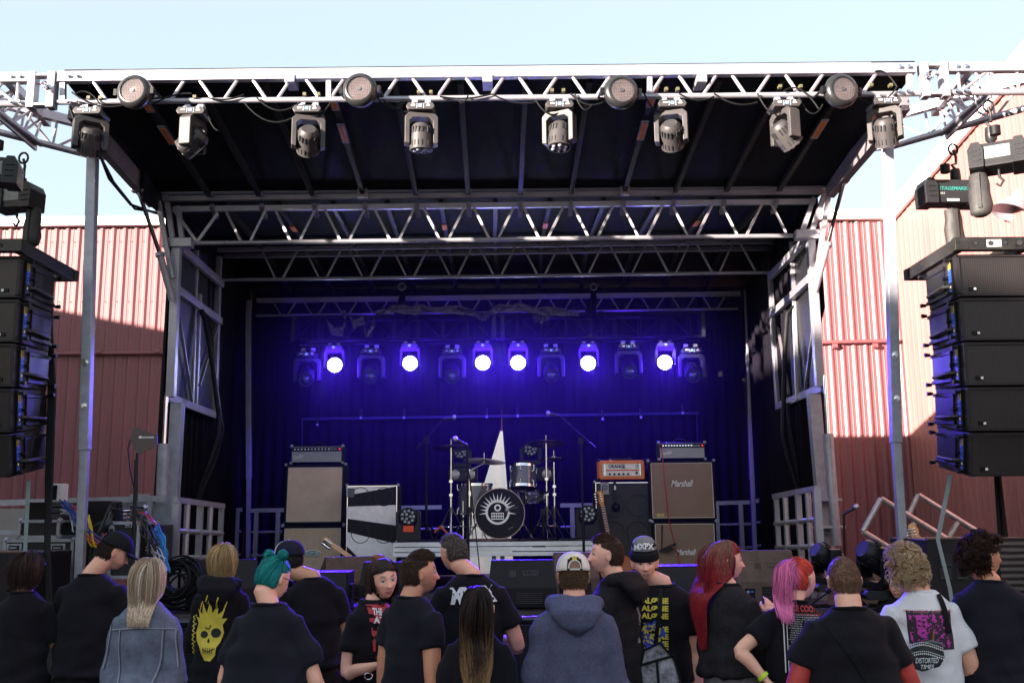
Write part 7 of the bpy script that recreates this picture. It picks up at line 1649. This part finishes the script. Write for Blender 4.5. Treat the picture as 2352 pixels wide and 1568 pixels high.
m.lathe([(r_ * .96, z_) for r_, z_ in pr], M_ @ Matrix.Translation((0, -.004, .022)) @ Matrix.Rotation(R(-5), 4, 'X') @ Matrix.Diagonal((.96, 1.12, 1, 1)), 40, mis=[1, 1, 1, 0, 1, 0, 0, 0, 0, 0, 0]); bo_ = m.build('beanie', BN, P['t'], 60)
bb = BVHTree.FromPolygons([tuple(v.co) for v in bo_.data.vertices], [tuple(p.vertices) for p in bo_.data.polygons]); tv, tf = text_geo('MXPX', .13, .038, bold=.05); out = []
for v in tv:
    q = HM @ V((-v.x, .3, .118 + v.y - 6 * v.x * v.x * .35)); d = HM.to_3x3() @ V((0, -1, 0)); hh = bb.ray_cast(q, d); out.append((hh[0] if hh[0] is not None else q + d * .2) - d * .003)
me = bpy.data.meshes.new('lettering'); me.from_pydata([tuple(q) for q in out], [], tf); me.materials.append(PW); o = bpy.data.objects.new('lettering', me); SC.collection.objects.link(o); o.parent = bo_
# clear bag at his hip
t = thing('clear_bag', 'clear plastic bag with black trim carried by the man in the beanie', 'bag', tuple(at(1516, 1530, 6.1)), (0, 0, 0)); m = MB()
pl = [(-.10, .12), (.02, .17), (.10, .08), (.17, -.18), (-.14, -.18), (-.12, .0)]; m.prism(pl, -.035, .035, Matrix.Translation(at(1510, 1545, 6.1))); m.build('pouch', mat('printed_clear_plastic', (.32, .3, .34), .12, 0, var=.9, vs=16, bump=.5, bs=20, coat=1), t, bevel=.01)
m = MB(); c = at(1510, 1545, 6.055); 
for a_, b__ in (((-.10, .12), (.02, .17)), ((.02, .17), (.10, .08)), ((.10, .08), (.17, -.18)), ((-.12, .04), (.11, .10)), ((.0, .07), (.01, -.18))): m.bar(c + V((a_[0], 0, a_[1])), c + V((b__[0], 0, b__[1])), .02, .012)
m.build('trim', RUB, t)
WB = mat('lime_paper', (.5, .75, .03), .6)
def band(P, i, label=None):
    S, E, Wp, s = P['A'][i]; d = (Wp - E).normalized(); m = MB(); c = P['W'] @ (Wp - d * .02); dw = P['W'].to_3x3() @ d; m.tube([c - dw * .01, c + dw * .01], .034, 16); m.build('wristband', WB, P['t'], 40)
band(P, 0)
P = person('redhead', 'woman with long red and brown hair in profile to the right, dark grey sweater', (1648, 1245), 5.4, -52, bw=1.0, fat=.03, fem=1, head=(34, 2, 0), arms=('front', 'up_front'), top='sweater', topm=F_SW, skin=PALE, skirt=1, legm=F_SKIRT, body_dx=.05, chub=.6, lip=(.4, .13, .13), brow=(.12, .05, .03),
       hair=dict(style='long', col=(.07, .006, .010), col2=(.16, .012, .014), n=2800, length=.52, cut=1.18, vol=1.1, wave=.14, spread=.5, width=.0023, colf=lambda q, t_, r_: (V((.13, .062, .045)).lerp(V((.16, .008, .013)), sm(.10, .5, t_) if q.y < .02 else 1.0))))
P = person('pinktail', 'woman with pink ponytail and shaved side, black concert t-shirt, hand on hip', (1838, 1288), 5.2, -10, bw=1.0, fat=.03, fem=1, head=(46, 6, 0), arms=('back_hip', 'front'), topm=F_BLK, skin=PALE, body_dx=-.04, slv=.9, chub=.7, buzz=((.26, .15, .10),),
       hair=dict(style='pony', col=(.62, .08, .11), col2=(.68, .16, .28), n=1700, length=.36, width=.0030, wave=.12, spread=.7, colf=lambda q, t_, r_: V((.62, .07, .05)).lerp(V((.66, .16, .36)), sm(-.06, -.10, q.y))))
W = P['W']; lst = ['8.05 SYRACUSE, NY', '8.06 JOHNSTOWN, PA', '8.08 COLUMBUS, OH', '8.10 MADISON, WI', '8.11 FARGO, ND', '8.13 OMAHA, NE', '8.15 SPRINGFIELD, MO', '8.16 TULSA, OK', '8.18 EL PASO, TX', '8.19 MIDLAND, TX', '8.20 LUBBOCK, TX', '8.22 SAN ANTONIO, TX', '8.24 DALLAS, TX', '8.26 TAMPA, FL', '8.27 WEST PALM BEACH, FL', '8.29 RALEIGH, NC', '8.30 VIRGINIA BEACH, VA', '9.01 TINLEY PARK, IL', '9.02 DES MOINES, IA', '9.05 CLARKSTON, MI', '9.06 TORONTO, ON', '9.08 SCRANTON, PA', '9.09 WANTAGH, NY', '9.10 HARTFORD, CT', '9.12 NASHVILLE, TN']
l2 = ['9.13 CINCINNATI, OH', '9.15 BONNER SPRINGS', '9.16 GREENWOOD', '9.19 RIDGEFIELD', '9.20 AUBURN', '9.22 CONCORD', '9.24 IRVINE', '9.26 PHOENIX', '9.28 DENVER', '10.04 AUSTIN', '10.06 HOUSTON']
stick(P, merge((T2('ALICE COOPER', w=.215, h=.034, bold=.04, shear=-.1), (0, 0)), (T2('TOO CLOSE FOR COMFORT', w=.185, h=.013), (.01, -.03))), 1841, 1393, PR, 'tour_print', rot=-4)
stick(P, merge(*[(T2(s, h=.0066), (-.035, -.012 * i)) for i, s in enumerate(lst)], *[(T2(s, h=.0066), (.045, -.012 * i)) for i, s in enumerate(l2)]), 1838, 1407, PW, 'tour_print', rot=-2)
stick(P, merge((ribbon([(-.105, .0), (-.11, -.34)], .006), (0, 0)), (ribbon([(-.088, .0), (-.093, -.34)], .004), (0, 0)), (ribbon([(-.11, .045), (.0, .035), (.11, .02)], .008), (0, 0)), (el(.1, -.01, .016, .014), (0, 0))), 1838, 1392, PW, 'tour_print')
band(P, 0)
P = person('buzzcut', 'heavy person with brown buzz cut, black t-shirt and diagonal strap, from behind', (1940, 1285), 4.45, 2, bw=1.18, fat=.07, head=(0, 6, 0), arms=('out_front', 'out_front'), topm=F_BLK, skin=PALE, slv=.78, armcol=(.42, .035, .03), buzz=((.10, .05, .035),),
       hair=dict(style='buzz', col=(.11, .055, .035), col2=(.16, .08, .05), n=2600))
stick(P, ribbon([(-.13, .17), (-.02, .0), (.09, -.2), (.17, -.42)], .04), 1925, 1470, fabric('black_strap', (.007, .007, .009)), 'bag_strap', off=.008)
m = MB(); W, z = P['W'], P['z']; m.tube([W @ V((.068 * math.cos(a), -.016 + .068 * math.sin(a), z(.853) + .0)) for a in [i * math.pi / 10 for i in range(21)]], .006, 6); m.build('collar', fabric('red_collar', (.3, .01, .015)), P['t'], 60)
for s in (-1, 1):
    m = MB(); m.ell(P['HW'] @ V((s * .086, -.005, -.052)), (.012, .012, .014), n=12, k=8); m.build('earring', BLK, P['t'], 60)
P = person('curlyblond', 'person with curly ash blond mullet and white t-shirt with magenta picture', (2080, 1259), 5.05, -4, bw=1.05, fat=.035, head=(-6, 2, 0), arms=('front', 'out_front'), topm=F_WHT, skin=PINK, legm=F_JEAN, slv=.9, body_dx=.05,
       hair=dict(style='curly', col=(.34, .22, .13), col2=(.68, .51, .34), n=2400, length=.10, vol=.9, width=.0030))
stick(P, grid(.235, .20, 22, 20, lambda x, y: x * x * 4 < .98 - .03 * abs(noise.noise(V((x * 20, y * 20, 1))))), 2120, 1440, mat('dark_picture_print', (.02, .008, .02), .75), 'picture_print')
MG = mat('magenta_print', (.45, .03, .32), .75); stick(P, grid(.215, .18, 44, 40, lambda x, y: noise.noise(V((x * 9, y * 9, 5))) + .6 * noise.noise(V((x * 22, y * 22, 2))) > .26), 2120, 1440, MG, 'picture_print', off=.006)
stick(P, grid(.05, .10, 10, 20, lambda x, y: noise.noise(V((x * 3, y * 9, 7))) > -.15), 2098, 1428, MG, 'picture_print', off=.006)
stick(P, T2('MY WORD IS GETTING', w=.25, h=.016), 2117, 1398, mat('pink_letters', (.6, .16, .2), .7), 'word_print')
stick(P, ribbon([(-.012, .14), (.0, .06), (.012, -.04), (.018, -.11)], .034), 2148, 1400, fabric('black_web', (.008, .008, .01)), 'bag_strap', off=.010)
t = thing('waist_bag', 'black shiny bag with studded zips and scrawled lettering on the white t-shirt', 'bag', tuple(at(2122, 1500, 5.44))); c = at(2122, 1500, 5.44); m = MB()
pl = [(-.105, .02), (-.06, .05), (.03, .075), (.095, .06), (.10, -.02), (.07, -.065), (-.02, -.09), (-.095, -.065)]; m.prism(pl, -.03, .03, Matrix.Translation(c)); m.build('pouch', mat('black_patent', (.02, .022, .024), .12, 0, var=.4, vs=14, bump=.4, bs=14, coat=1), t, bevel=.012)
m = MB()
for r_, (y0, y1) in enumerate(((.03, .045), (-.002, .012))):
    for k in range(18):
        x = -.095 + k * .0107; m.box(c + V((x, -.033, y0 + .018 * math.sin(k * .22) - r_ * .012)), (.005, .006, .007)); m.box(c + V((x, -.033, y0 + .012 + .018 * math.sin(k * .22) - r_ * .012)), (.005, .006, .004))
m.build('zip_studs', WHM, t); m = MB(); text_on(m, 'DISTORTED', c + V((0, -.033, -.03)), w=.12, h=.026, shear=.25); text_on(m, 'TIMES', c + V((0, -.033, -.062)), w=.07, h=.022, shear=.25); m.build('lettering', WHT, t)
m = MB(); m.tube([c + V((.05, -.01, .06)), c + V((.05, -.02, .09)), c + V((.052, -.02, .115))], .005, 6); m.build('ring', mat('brass', (.6, .4, .15), .25, .9), t, 60)
P = person('darkcurls', 'young man with dark curly hair in profile at the right edge, black t-shirt', (2255, 1229), 5.05, -22, bw=1.02, fat=.01, head=(58, 0, 0), arms=('front', 'down'), topm=F_NAVY, skin=TAN, legm=F_JEAN, body_dx=.02, slv=.8, lip=(.42, .15, .13),
       hair=dict(style='curly', col=(.016, .008, .007), col2=(.05, .022, .016), n=2600, length=.10, vol=.9, width=.0030))
P = person('bald', 'bald person half hidden behind the curly ash blond head', (2062, 1313), 7.7, 150, bw=1.0, head=(10, 0, 0), arms=('down', 'down'), topm=F_BLK, skin=PINK)
P = person('tech', 'crew member in black behind the cream guitar at the right', (2124, 1255), 10.7, 160, bw=1.0, head=(-20, 5, 0), arms=('down', 'down'), topm=F_BLK, skin=OLIVE, hair=dict(style='short', col=(.02, .015, .012), n=300, length=.3))
